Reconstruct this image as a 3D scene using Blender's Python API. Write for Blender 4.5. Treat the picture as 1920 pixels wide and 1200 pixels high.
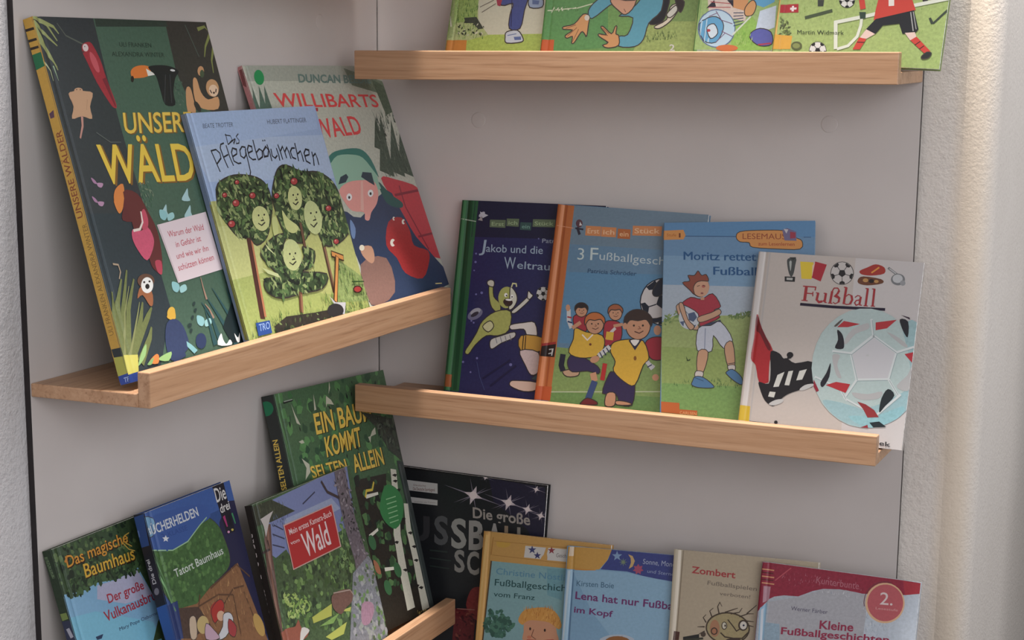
import bpy, bmesh, math, random
from mathutils import Matrix, Vector

for o in list(bpy.data.objects):
    bpy.data.objects.remove(o, do_unlink=True)
scene = bpy.context.scene
COL = scene.collection

# ------------------------------------------------------------------ camera
cam_data = bpy.data.cameras.new('camera')
cam = bpy.data.objects.new('camera', cam_data)
COL.objects.link(cam)
YAW, PITCH, ROLL, FPX = 0.44402, 0.19632, 0.00155, 3295.38
fw = Vector((-math.sin(YAW) * math.cos(PITCH), math.cos(YAW) * math.cos(PITCH), -math.sin(PITCH)))
rt = Vector((math.cos(YAW), math.sin(YAW), 0))
up = rt.cross(fw)
r2 = math.cos(ROLL) * rt + math.sin(ROLL) * up
u2 = -math.sin(ROLL) * rt + math.cos(ROLL) * up
cam.matrix_world = Matrix(((r2.x, u2.x, -fw.x, 0.90303), (r2.y, u2.y, -fw.y, -1.72428), (r2.z, u2.z, -fw.z, 0.03869), (0, 0, 0, 1)))
cam_data.sensor_width = 36
cam_data.lens = FPX / 1920 * 36
cam_data.shift_x = 123.677 / 1920
cam_data.shift_y = 130.416 / 1920
cam_data.clip_start = 0.01
scene.camera = cam

# ------------------------------------------------------------------ light and exposure
world = bpy.data.worlds.new('room_light')
scene.world = world
world.use_nodes = True
bgn = world.node_tree.nodes['Background']
wn, wl = world.node_tree.nodes.new, world.node_tree.links.new
wtc = wn('ShaderNodeTexCoord')
wsep = wn('ShaderNodeSeparateXYZ')
wmr = wn('ShaderNodeMapRange')
wmr.inputs[1].default_value, wmr.inputs[2].default_value = -1, 1
wramp = wn('ShaderNodeValToRGB')
for el, (pos, colr) in zip((wramp.color_ramp.elements[0], wramp.color_ramp.elements[1], wramp.color_ramp.elements.new(.5), wramp.color_ramp.elements.new(.68)),
                           ((0, (.17, .14, .12)), (1, (1.0, .95, .90)), (.5, (.44, .43, .43)), (.68, (.80, .77, .74)))):
    el.position, el.color = pos, (*colr, 1)
wl(wtc.outputs['Generated'], wsep.inputs[0])
wl(wsep.outputs['Z'], wmr.inputs[0])
wl(wmr.outputs[0], wramp.inputs[0])
wl(wramp.outputs[0], bgn.inputs[0])
bgn.inputs[1].default_value = 0.48


def area(name, loc, target, sx, sy, power, color):
    d = bpy.data.lights.new(name, 'AREA')
    d.shape = 'RECTANGLE'
    d.size, d.size_y = sx, sy
    d.energy = power
    d.color = color
    o = bpy.data.objects.new(name, d)
    COL.objects.link(o)
    o.location = loc
    o.rotation_euler = (Vector(target) - Vector(loc)).to_track_quat('-Z', 'Y').to_euler()
    return o


area('ceiling_lamp', (0.31, -0.31, 2.2), (0.30, -0.30, 0), 0.5, 0.5, 190, (1.0, 0.945, 0.88))
area('window_light', (2.3, -2.4, 0.5), (0.2, 0.0, -0.3), 2.2, 1.5, 39, (0.97, 0.975, 1.0))
area('side_window_light', (2.3, 0.38, 0.3), (0.66, 0.2, -0.2), 0.6, 1.6, 10, (0.88, 0.94, 1.0))

scene.view_settings.view_transform = 'Standard'
scene.view_settings.look = 'None'
scene.view_settings.gamma = 1
scene.view_settings.use_curve_mapping = False
scene.view_settings.exposure = 0.0


# ------------------------------------------------------------------ materials
def new_mat(name):
    m = bpy.data.materials.new(name)
    m.use_nodes = True
    nt = m.node_tree
    return m, nt, nt.nodes['Principled BSDF'], nt.nodes.new, nt.links.new


def mapping(nt, scale, rot=(0, 0, 0)):
    tc = nt.nodes.new('ShaderNodeTexCoord')
    mp = nt.nodes.new('ShaderNodeMapping')
    mp.inputs['Scale'].default_value = scale
    mp.inputs['Rotation'].default_value = rot
    nt.links.new(tc.outputs['Object'], mp.inputs['Vector'])
    return mp


def noise(nt, mp, scale, detail=3, rough=.55):
    n = nt.nodes.new('ShaderNodeTexNoise')
    n.inputs['Scale'].default_value = scale
    n.inputs['Detail'].default_value = detail
    n.inputs['Roughness'].default_value = rough
    nt.links.new(mp.outputs[0], n.inputs['Vector'])
    return n


def ramp(nt, src, stops):
    r = nt.nodes.new('ShaderNodeValToRGB')
    e = r.color_ramp.elements
    while len(e) < len(stops):
        e.new(.5)
    for i, (p, c) in enumerate(stops):
        e[i].position = p
        e[i].color = (*c, 1)
    nt.links.new(src, r.inputs[0])
    return r


def bump(nt, b, src, strength, dist):
    bn = nt.nodes.new('ShaderNodeBump')
    bn.inputs['Strength'].default_value = strength
    bn.inputs['Distance'].default_value = dist
    nt.links.new(src, bn.inputs['Height'])
    nt.links.new(bn.outputs[0], b.inputs['Normal'])
    return bn


def mat_print():
    m, nt, b, N, L = new_mat('printed_laminated_paper')
    at = N('ShaderNodeAttribute')
    at.attribute_name = 'ink'
    mp = mapping(nt, (1, 1, 1))
    n = noise(nt, mp, 330, 4, .65)
    a = N('ShaderNodeMath'); a.operation = 'SUBTRACT'; a.inputs[1].default_value = .5
    L(n.outputs['Fac'], a.inputs[0])
    k = N('ShaderNodeMath'); k.operation = 'MULTIPLY'
    L(a.outputs[0], k.inputs[0]); L(at.outputs['Alpha'], k.inputs[1])
    k2 = N('ShaderNodeMath'); k2.operation = 'MULTIPLY_ADD'; k2.inputs[1].default_value = 2.6; k2.inputs[2].default_value = 1
    L(k.outputs[0], k2.inputs[0])
    mx = N('ShaderNodeVectorMath'); mx.operation = 'SCALE'
    L(at.outputs['Color'], mx.inputs[0]); L(k2.outputs[0], mx.inputs['Scale'])
    L(mx.outputs[0], b.inputs['Base Color'])
    b.inputs['Roughness'].default_value = .34
    b.inputs['Specular IOR Level'].default_value = .35
    return m


def mat_pages():
    m, nt, b, N, L = new_mat('page_edges')
    mp = mapping(nt, (30, 30, 4000))
    n = noise(nt, mp, 1, 1)
    r = ramp(nt, n.outputs['Fac'], [(.3, (.50, .46, .38)), (.7, (.72, .68, .60))])
    L(r.outputs[0], b.inputs['Base Color'])
    b.inputs['Roughness'].default_value = .8
    return m


def mat_wood():
    m, nt, b, N, L = new_mat('light_oak_veneer')
    sc = (2.4, 75, 75)
    mp = mapping(nt, sc)
    n1 = noise(nt, mp, 1.6, 6, .62)
    n1.inputs['Distortion'].default_value = .7
    r1 = ramp(nt, n1.outputs['Fac'], [(.28, (.375, .200, .106)), (.5, (.465, .268, .154)), (.74, (.54, .330, .202))])
    mp2 = mapping(nt, tuple(v * 5 for v in sc))
    n2 = noise(nt, mp2, 1.0, 3, .5)
    r2_ = ramp(nt, n2.outputs['Fac'], [(.30, (.62, .54, .48)), (.46, (1, 1, 1))])
    mx = N('ShaderNodeMixRGB'); mx.blend_type = 'MULTIPLY'; mx.inputs[0].default_value = .55
    L(r1.outputs[0], mx.inputs[1]); L(r2_.outputs[0], mx.inputs[2])
    mp3 = mapping(nt, (9, 230, 230))
    n3 = noise(nt, mp3, 1.0, 2, .5)
    r3 = ramp(nt, n3.outputs['Fac'], [(.63, (1, 1, 1)), (.70, (.78, .72, .68))])
    fl = N('ShaderNodeMixRGB'); fl.blend_type = 'MULTIPLY'; fl.inputs[0].default_value = .8
    L(mx.outputs[0], fl.inputs[1]); L(r3.outputs[0], fl.inputs[2])
    L(fl.outputs[0], b.inputs['Base Color'])
    b.inputs['Roughness'].default_value = .42
    bump(nt, b, n2.outputs['Fac'], .12, .0006)
    return m


def mat_laminate():
    m, nt, b, N, L = new_mat('grey_laminate')
    mp = mapping(nt, (1, 1, 1))
    n = noise(nt, mp, 9, 4)
    r = ramp(nt, n.outputs['Fac'], [(.35, (.575, .525, .51)), (.65, (.60, .55, .535))])
    L(r.outputs[0], b.inputs['Base Color'])
    b.inputs['Roughness'].default_value = .42
    b.inputs['Specular IOR Level'].default_value = .3
    return m


def mat_core():
    m, nt, b, N, L = new_mat('black_laminate_core')
    mp = mapping(nt, (1, 1, 1))
    n = noise(nt, mp, 60, 3)
    r = ramp(nt, n.outputs['Fac'], [(.3, (.010, .007, .008)), (.7, (.020, .014, .015))])
    L(r.outputs[0], b.inputs['Base Color'])
    b.inputs['Roughness'].default_value = .55
    return m


def mat_plaster(name, lo, hi, corner=None):
    m, nt, b, N, L = new_mat(name)
    mp = mapping(nt, (1, 1, 1))
    n1 = noise(nt, mp, 230, 4, .6)
    n2 = noise(nt, mp, 420, 3, .5)
    n3 = noise(nt, mp, 5, 3)
    mx = N('ShaderNodeMath'); mx.operation = 'MULTIPLY_ADD'; mx.inputs[1].default_value = .5
    L(n2.outputs['Fac'], mx.inputs[0]); L(n1.outputs['Fac'], mx.inputs[2])
    r = ramp(nt, n3.outputs['Fac'], [(.3, lo), (.7, hi)])
    g = ramp(nt, n1.outputs['Fac'], [(.33, (.84, .83, .83)), (.47, (1, 1, 1))])
    mm = N('ShaderNodeMixRGB'); mm.blend_type = 'MULTIPLY'; mm.inputs[0].default_value = .6
    L(r.outputs[0], mm.inputs[1]); L(g.outputs[0], mm.inputs[2])
    col = mm.outputs[0]
    strength = None
    if corner is not None:          # a yellower, smoother band along the rounded corner
        sx = N('ShaderNodeSeparateXYZ'); L(mp.outputs[0], sx.inputs[0])
        d = N('ShaderNodeMath'); d.operation = 'SUBTRACT'; d.inputs[1].default_value = corner
        L(sx.outputs['X'], d.inputs[0])
        ab = N('ShaderNodeMath'); ab.operation = 'ABSOLUTE'; L(d.outputs[0], ab.inputs[0])
        mr = N('ShaderNodeMapRange'); mr.interpolation_type = 'SMOOTHSTEP'
        mr.inputs[1].default_value, mr.inputs[2].default_value, mr.inputs[3].default_value, mr.inputs[4].default_value = .004, .024, .62, 0
        L(ab.outputs[0], mr.inputs[0])
        y = N('ShaderNodeMixRGB'); y.inputs[2].default_value = (.74, .60, .45, 1)
        L(mr.outputs[0], y.inputs[0]); L(col, y.inputs[1])
        col = y.outputs[0]
        strength = N('ShaderNodeMath'); strength.operation = 'MULTIPLY_ADD'; strength.inputs[1].default_value = -.30; strength.inputs[2].default_value = .42
        L(mr.outputs[0], strength.inputs[0])
    L(col, b.inputs['Base Color'])
    b.inputs['Roughness'].default_value = .9
    b.inputs['Specular IOR Level'].default_value = .15
    bn = bump(nt, b, mx.outputs[0], .5, .003)
    if strength:
        L(strength.outputs[0], bn.inputs['Strength'])
    return m


PRINT, PAGES = mat_print(), mat_pages()
WOOD = mat_wood()
LAMINATE, CORE = mat_laminate(), mat_core()
GREY_PLASTER = mat_plaster('rough_grey_plaster', (.54, .52, .53), (.60, .575, .585))
LIGHT_PLASTER = mat_plaster('rough_light_plaster', (.72, .66, .615), (.78, .72, .675), 0.6331)


# ------------------------------------------------------------------ helpers
def link_mesh(name, bm, mats, parent=None):
    me = bpy.data.meshes.new(name)
    bm.to_mesh(me)
    bm.free()
    for m in (mats if isinstance(mats, (list, tuple)) else [mats]):
        me.materials.append(m)
    o = bpy.data.objects.new(name, me)
    COL.objects.link(o)
    if parent:
        o.parent = parent
    return o


def add_box(bm, x0, x1, y0, y1, z0, z1, bevel=0.0, seg=2, mat=0):
    vs = [bm.verts.new(p) for p in ((x0, y0, z0), (x1, y0, z0), (x1, y1, z0), (x0, y1, z0), (x0, y0, z1), (x1, y0, z1), (x1, y1, z1), (x0, y1, z1))]
    fs = [bm.faces.new([vs[i] for i in q]) for q in ((3, 2, 1, 0), (4, 5, 6, 7), (0, 1, 5, 4), (1, 2, 6, 5), (2, 3, 7, 6), (3, 0, 4, 7))]
    for f in fs:
        f.material_index = mat
    if bevel:
        es = list({e for f in fs for e in f.edges})
        bmesh.ops.bevel(bm, geom=es, offset=bevel, segments=seg, profile=.5, affect='EDGES')
    return fs


def thing(name, label, cat, group=None, matrix=None):
    o = bpy.data.objects.new(name, None)
    COL.objects.link(o)
    o.empty_display_size = .02
    o['label'] = label
    o['category'] = cat
    if group:
        o['group'] = group
    if matrix is not None:
        o.matrix_world = matrix
    return o


# ------------------------------------------------------------------ the setting: two plastered walls
D, LIPH, LIPT, TRAYT, PT = 0.1161, 0.0288, 0.0114, 0.0110, 0.0058
WR, WL = 0.5836, 0.6091

bm = bmesh.new()
add_box(bm, -0.16, -PT - .0004, -2.4, 0.10, -1.5, 1.3)
w = link_mesh('wall_left', bm, GREY_PLASTER)
w['kind'] = 'structure'; w['label'] = 'rough grey plastered wall at the far left'; w['category'] = 'wall'

bm = bmesh.new()
prof = []
XC, RC = 0.6331 + .020, 0.030          # outer corner towards the window reveal
y0 = PT + .0004
for x in (-0.006, 0.2, 0.4, XC - RC - .0):
    prof.append((x, y0))
for i in range(1, 13):
    a = math.radians(90 * i / 12)
    prof.append((XC - RC + RC * math.sin(a), y0 + RC * (1 - math.cos(a))))
prof += [(XC, .25), (XC, .5), (-0.006, .5)]
lo = [bm.verts.new((x, y, -1.5)) for x, y in prof]
hi = [bm.verts.new((x, y, 1.3)) for x, y in prof]
n = len(prof)
for i in range(n):
    j = (i + 1) % n
    f = bm.faces.new((lo[i], lo[j], hi[j], hi[i]))
    f.smooth = 3 <= i <= 16
bm.faces.new(lo[::-1]); bm.faces.new(hi)
bmesh.ops.recalc_face_normals(bm, faces=bm.faces[:])
w = link_mesh('wall_right', bm, LIGHT_PLASTER)
w['kind'] = 'structure'; w['label'] = 'rough light plastered wall with rounded corner at the right'; w['category'] = 'wall'


# ------------------------------------------------------------------ laminate panels
def panel(label, x0, x1, y0, y1, caps, axis):
    t = thing('back_panel', label, 'panel', None, Matrix.Translation((x0, y0, -1.2)))
    bm = bmesh.new()
    fs = add_box(bm, 0, x1 - x0, 0, y1 - y0, 0, 2.3, 0)
    for f in fs:
        nrm = f.normal
        f.normal_update()
        front = f.normal.x > .5 if axis == 'x' else f.normal.y < -.5
        f.material_index = 0 if front else 1
    link_mesh('board', bm, [LAMINATE, CORE], t)
    for (u, z) in caps:
        bm = bmesh.new()
        prof = [(0, .0004), (.0072, .00035), (.0080, .0002), (.0083, 0.0), (.0083, -.0005)]
        rings = []
        for r, h in prof[1:]:
            ring = []
            for k in range(28):
                a = 2 * math.pi * k / 28
                p = Vector((h, u + r * math.cos(a), z + r * math.sin(a))) if axis == 'x' else Vector((u + r * math.cos(a), -h, z + r * math.sin(a)))
                ring.append(bm.verts.new(p))
            rings.append(ring)
        c = bm.verts.new((prof[0][1], u, z) if axis == 'x' else (u, -prof[0][1], z))
        for k in range(28):
            bm.faces.new((c, rings[0][k], rings[0][(k + 1) % 28]))
            for a, b in zip(rings, rings[1:]):
                bm.faces.new((a[k], b[k], b[(k + 1) % 28], a[(k + 1) % 28]))
        bmesh.ops.recalc_face_normals(bm, faces=bm.faces[:])
        for f in bm.faces:
            f.smooth = True
        o = link_mesh('screw_cap', bm, LAMINATE, t)
        o.matrix_parent_inverse = t.matrix_world.inverted()
    return t


panel('grey laminate panel on the left wall behind the left ledges', -PT, 0, -WL, -.0024, [(-0.1265, 0.0561)], 'x')
panel('grey laminate panel on the right wall behind the right ledges', 0.0, WR, 0, PT, [(0.1205, -0.0449), (0.4963, -0.0413)], 'y')


# ------------------------------------------------------------------ picture ledges
def ledge(label, side, u0, z0, tilt):
    axis = 'x' if side == 'R' else 'y'
    length = .55
    t = thing('picture_ledge', label, 'shelf', 'wooden picture ledges on the two walls')
    if side == 'R':       # local: x along, y out of the wall, z up
        t.matrix_world = Matrix.Translation((u0, 0, z0 + tilt * (u0 - .3))) @ Matrix(((1, 0, 0, 0), (0, -1, 0, 0), (tilt, 0, 1, 0), (0, 0, 0, 1)))
    else:
        t.matrix_world = Matrix.Translation((0, -u0, z0 + tilt * (u0 - .3))) @ Matrix(((0, 1, 0, 0), (-1, 0, 0, 0), (tilt, 0, 1, 0), (0, 0, 0, 1)))
    bm = bmesh.new()
    add_box(bm, 0, length, 0.0002, D - LIPT, 0, TRAYT, .0008)
    bmesh.ops.recalc_face_normals(bm, faces=bm.faces[:])
    link_mesh('shelf_board', bm, WOOD, t)
    bm = bmesh.new()
    add_box(bm, 0, length, D - LIPT, D, 0, LIPH, .0009)
    bmesh.ops.recalc_face_normals(bm, faces=bm.faces[:])
    link_mesh('front_lip', bm, WOOD, t)
    return t


ledge('top light oak picture ledge on the right wall holding bright green football books', 'R', .03348, 0, .00248)
ledge('middle light oak picture ledge on the right wall holding four football books', 'R', .03066, -.35018, -.00772)
ledge('bottom light oak picture ledge on the right wall, hidden behind its row of books', 'R', .03066, -.700, -.00772)
ledge('middle light oak picture ledge on the left wall holding three forest books', 'L', .05853, -.24548, .00561)
ledge('bottom light oak picture ledge on the left wall holding four tree books', 'L', .04515, -.59489, -.00396)
ledge('uppermost light oak picture ledge on the left wall, above the frame', 'L', .05853, .1050, .004)
ledge('uppermost light oak picture ledge on the right wall, above the frame', 'R', .03348, .350, .002)


# ------------------------------------------------------------------ printed covers
def lin(c):
    g = .3 * c[0] + .55 * c[1] + .15 * c[2]
    out = []
    for v in c:
        v = (v + .10 * (g - v)) * .84 / 255
        v = v / 12.92 if v <= .04045 else ((v + .055) / 1.055) ** 2.4
        out.append(min(.86, v / PAPER))
    return out


def pairs(q):
    return [(q[i] * U, q[i + 1] * U) for i in range(0, len(q), 2)]


PAPER = .79
U = 1e-4
TEXT_CACHE = {}


def text_polys(txt, weight):
    key = (txt, weight)
    if key in TEXT_CACHE:
        return TEXT_CACHE[key]

    def build(s):
        cu = bpy.data.curves.new('lettering', 'FONT')
        cu.body = s
        cu.size = 1
        cu.offset = weight
        cu.resolution_u = 3
        ob = bpy.data.objects.new('lettering', cu)
        COL.objects.link(ob)
        dg = bpy.context.evaluated_depsgraph_get()
        me = ob.evaluated_get(dg).to_mesh()
        vs = [(v.co.x, v.co.y) for v in me.vertices]
        fs = [tuple(p.vertices) for p in me.polygons]
        ob.evaluated_get(dg).to_mesh_clear()
        bpy.data.objects.remove(ob)
        bpy.data.curves.remove(cu)
        return vs, fs
    vs, fs = build(txt)
    hv, _ = build('H')
    cap = max(v[1] for v in hv)
    x0, x1 = min(v[0] for v in vs), max(v[0] for v in vs)
    vs = [((x - x0) / (x1 - x0), y / cap) for x, y in vs]
    TEXT_CACHE[key] = (vs, fs)
    return vs, fs


STEP = 5e-6


INK = (62, 54, 52)


def rounded(pts, n=3):
    """closed curve through the points"""
    out, k = [], len(pts)
    for i in range(k):
        (ax, ay), (bx, by), (cx, cy), (dx, dy) = (pts[(i + j) % k] for j in (-1, 0, 1, 2))
        for j in range(n):
            u = j / n
            out.append(tuple(.5 * (2 * b + (c - a) * u + (2 * a - 5 * b + 4 * c - d) * u * u + (3 * b - a - 3 * c + d) * u ** 3)
                             for a, b, c, d in ((ax, bx, cx, dx), (ay, by, cy, dy))))
    return out


def cut(pts, w, h):
    """the part of a shape that lies on the sheet"""
    for ax, lim, sg in ((0, 0, 1), (0, w, -1), (1, 0, 1), (1, h, -1)):
        out = []
        for a, b in zip(pts[-1:] + pts[:-1], pts):
            ia, ib = (a[ax] - lim) * sg >= 0, (b[ax] - lim) * sg >= 0
            if ia != ib:
                u = (lim - a[ax]) / (b[ax] - a[ax])
                out.append((a[0] + u * (b[0] - a[0]), a[1] + u * (b[1] - a[1])))
            if ib:
                out.append(b)
        pts = out
        if not pts:
            break
    return pts


class Sheet:
    """one printed sheet: flat shapes of ink on paper, each a hair above the last"""

    def __init__(self, bm, w, h):
        self.bm, self.w, self.h, self.z = bm, w, h, 2e-5
        self.ink = bm.faces.layers.float_color.get('ink') or bm.faces.layers.float_color.new('ink')

    def poly(self, pts, col, m, z=None):
        a = sum(p[0] * q[1] - q[0] * p[1] for p, q in zip(pts, pts[1:] + pts[:1]))
        if abs(a) < 1e-10:
            return
        if a < 0:
            pts = pts[::-1]
        zz = self.z if z is None else z
        f = self.bm.faces.new([self.bm.verts.new((x, y, zz)) for x, y in pts])
        f[self.ink] = (*col, m)
        f.smooth = True

    def shape(self, pts, col, m, z=None):
        pts = cut(pts, self.w, self.h)
        clean = [p for i, p in enumerate(pts) if math.dist(p, pts[i - 1]) > 1e-6]
        if len(clean) > 2:
            self.poly(clean, col, m, z)

    def stroke(self, pts, w0, w1, col, m):
        n = len(pts)
        left, right = [], []
        closed = pts[0] == pts[-1]
        for i, (x, y) in enumerate(pts):
            a = pts[i - 1] if i else (pts[-2] if closed else pts[0])
            b = pts[i + 1] if i < n - 1 else (pts[1] if closed else pts[-1])
            dx, dy = b[0] - a[0], b[1] - a[1]
            ln = math.hypot(dx, dy) or 1
            k = 1
            if 0 < i < n - 1:
                ex, ey = x - a[0], y - a[1]
                k = 1 / max(.55, abs(ex * dx + ey * dy) / (ln * (math.hypot(ex, ey) or 1)))
            hw = (w0 + (w1 - w0) * i / (n - 1)) / 2 * k
            left.append((x - dy / ln * hw, y + dx / ln * hw))
            right.append((x + dy / ln * hw, y - dx / ln * hw))
        for i in range(n - 1):
            self.shape([left[i], left[i + 1], right[i + 1], right[i]], col, m)

    def text(self, d, txt, weight, col):
        ax, ay, bx, by, hx, hy = [v * U for v in d]
        vs, fs = text_polys(txt, weight)
        P = [(ax + x * (bx - ax) + y * (hx - ax), ay + x * (by - ay) + y * (hy - ay)) for x, y in vs]
        for f in fs:
            q = [P[i] for i in f]
            if all(-1e-4 < x < self.w + 1e-4 and -1e-4 < y < self.h + 1e-4 for x, y in q):
                self.poly(q, col, 0)

    def scatter(self, cols, n, size, seed, kind, pts):
        rnd = random.Random(seed)
        xs, ys = [p[0] for p in pts], [p[1] for p in pts]
        z = self.z
        k = 0
        while k < n:
            k += 1
            for _ in range(60):
                x, y = rnd.uniform(min(xs), max(xs)), rnd.uniform(min(ys), max(ys))
                c = False
                for (x1, y1), (x2, y2) in zip(pts, pts[1:] + pts[:1]):
                    if (y1 > y) != (y2 > y) and x < (x2 - x1) * (y - y1) / (y2 - y1) + x1:
                        c = not c
                if c:
                    break
            else:
                continue
            s = size * rnd.uniform(.6, 1.25)
            a = rnd.uniform(0, 6.28)
            ca, sa = math.cos(a), math.sin(a)
            if kind == 'leaf':
                sh = [(-.75, 0), (-.1, .33), (.75, 0), (-.1, -.33)]
            elif kind == 'blob':
                sh = [(math.cos(t) * rnd.uniform(.3, .75), math.sin(t) * rnd.uniform(.3, .75)) for t in (0, .9, 1.9, 2.8, 3.8, 4.6, 5.5)]
            else:
                b = rnd.uniform(-.5, .5)
                sh = [(-.13, 0), (.13, 0), (b, 1.3)]
                ca, sa = 1, 0
            q = [(x + s * (u * ca - v * sa), y + s * (u * sa + v * ca)) for u, v in sh]
            q = [(min(max(px, 0), self.w), min(max(py, 0), self.h)) for px, py in q]
            z += 6e-7
            self.poly(q, rnd.choice(cols), .15, z)
        self.z = z + STEP


def draw(spec, bm, w, h, side):
    sh = Sheet(bm, w, h)
    for s in spec:
        if s[0] == 'b':
            if s[3] == side:
                sh.poly([(0, 0), (w, 0), (w, h), (0, h)], lin(s[1]), s[2])
                sh.z += STEP
        elif s[0] in 'ps':
            if s[3] == side:
                sh.z += STEP
                pts = pairs(s[5])
                if s[0] == 's':
                    pts = rounded(pts)
                sh.shape(pts, lin(s[1]), s[2])
                if s[4]:
                    sh.z += STEP
                    sh.stroke(pts + pts[:1], s[4] * U, s[4] * U, lin(INK), 0)
        elif s[0] == 'l':
            if s[3] == side:
                sh.z += STEP
                sh.stroke(pairs(s[6]), s[4] * U, s[5] * U, lin(s[1]), s[2])
        elif s[0] == 't':
            if s[3] == side:
                sh.z += STEP
                sh.text(s[5], s[6], s[2], lin(s[1]))
        elif side == 0:
            sh.z += STEP
            sh.scatter([lin(c) for c in s[1]], s[2], s[3] * U, s[4], s[5], pairs(s[6]))


def set_ink(bm, faces, col):
    lay = bm.faces.layers.float_color.get('ink') or bm.faces.layers.float_color.new('ink')
    for f in faces:
        f[lay] = (*col, .05)


def base_ink(spec, side):
    for s in spec:
        if s[0] == 'b' and s[3] == side:
            return lin(s[1])
    return [.5, .5, .5]


def make_book(key, label, group, hard=True, back=None):
    P0, W, H, Nn, w, h, T = GEO[key]
    mw = Matrix(((W[0], H[0], Nn[0], P0[0]), (W[1], H[1], Nn[1], P0[1]), (W[2], H[2], Nn[2], P0[2]), (0, 0, 0, 1)))
    t = thing('picture_book', label, 'book', group, mw)
    spec = ART[key]
    bt = .0021 if hard else .0006
    ov = .0028 if hard else .0
    front, spine = base_ink(spec, 0), base_ink(spec, 1)
    # front cover: board plus print, pressed in along the hinge
    bm = bmesh.new()
    fs = add_box(bm, .0016, w, 0, h, -bt, 0)
    draw(spec, bm, w, h, 0)
    lay = bm.faces.layers.float_color['ink']
    for f in bm.faces:
        if f[lay][3] == 0 and f[lay][0] == 0:
            f[lay] = (*front, .05)
    if hard:
        cuts = (.0008, .0016, .0026, .0045, .006, .0068, .0076, .0084, .0092, .0105)
    else:
        cuts = (.0006, .0012)
    for x in cuts:
        bmesh.ops.bisect_plane(bm, geom=bm.verts[:] + bm.edges[:] + bm.faces[:], dist=1e-7, plane_co=(x, 0, 0), plane_no=(1, 0, 0))
    for v in bm.verts:
        x = v.co.x
        if hard:
            dz = -.0009 * math.exp(-((x - .0076) / .0014) ** 2)
            if x < .0026:
                dz -= .0011 * (1 - x / .0026) ** 2
        else:
            dz = -.0004 * max(0, 1 - x / .0012) ** 2
        v.co.z += dz if v.co.z > -bt * .5 else 0
    link_mesh('front_cover', bm, PRINT, t)
    bm = bmesh.new()
    fs = add_box(bm, .0016, w, 0, h, -T, -T + bt, .0003, 1)
    set_ink(bm, bm.faces, back or front)
    bmesh.ops.recalc_face_normals(bm, faces=bm.faces[:])
    link_mesh('back_cover', bm, PRINT, t)
    bm = bmesh.new()
    add_box(bm, .0002, .0016, 0, h, -T, -.0012 if hard else -.0005, .0001, 1)
    bmesh.ops.recalc_face_normals(bm, faces=bm.faces[:])
    set_ink(bm, bm.faces, spine)
    b2 = bmesh.new()
    draw(spec, b2, T, h, 1)
    lay2 = b2.faces.layers.float_color['ink']
    lay = bm.faces.layers.float_color['ink']
    for f in b2.faces:
        q = [bm.verts.new((.00018 - v.co.z, v.co.y, -v.co.x)) for v in f.verts]
        g = bm.faces.new(q[::-1])
        g[lay] = f[lay2]
    b2.free()
    for f in bm.faces:
        f.normal_update()
    link_mesh('spine', bm, PRINT, t)
    bm = bmesh.new()
    add_box(bm, .0017, w - ov - .0004, ov + .0002, h - ov - .0002, -T + bt + .0001, -bt - (.0001 if not hard else .0011))
    bmesh.ops.recalc_face_normals(bm, faces=bm.faces[:])
    link_mesh('page_block', bm, PAGES, t)
    return t


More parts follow.
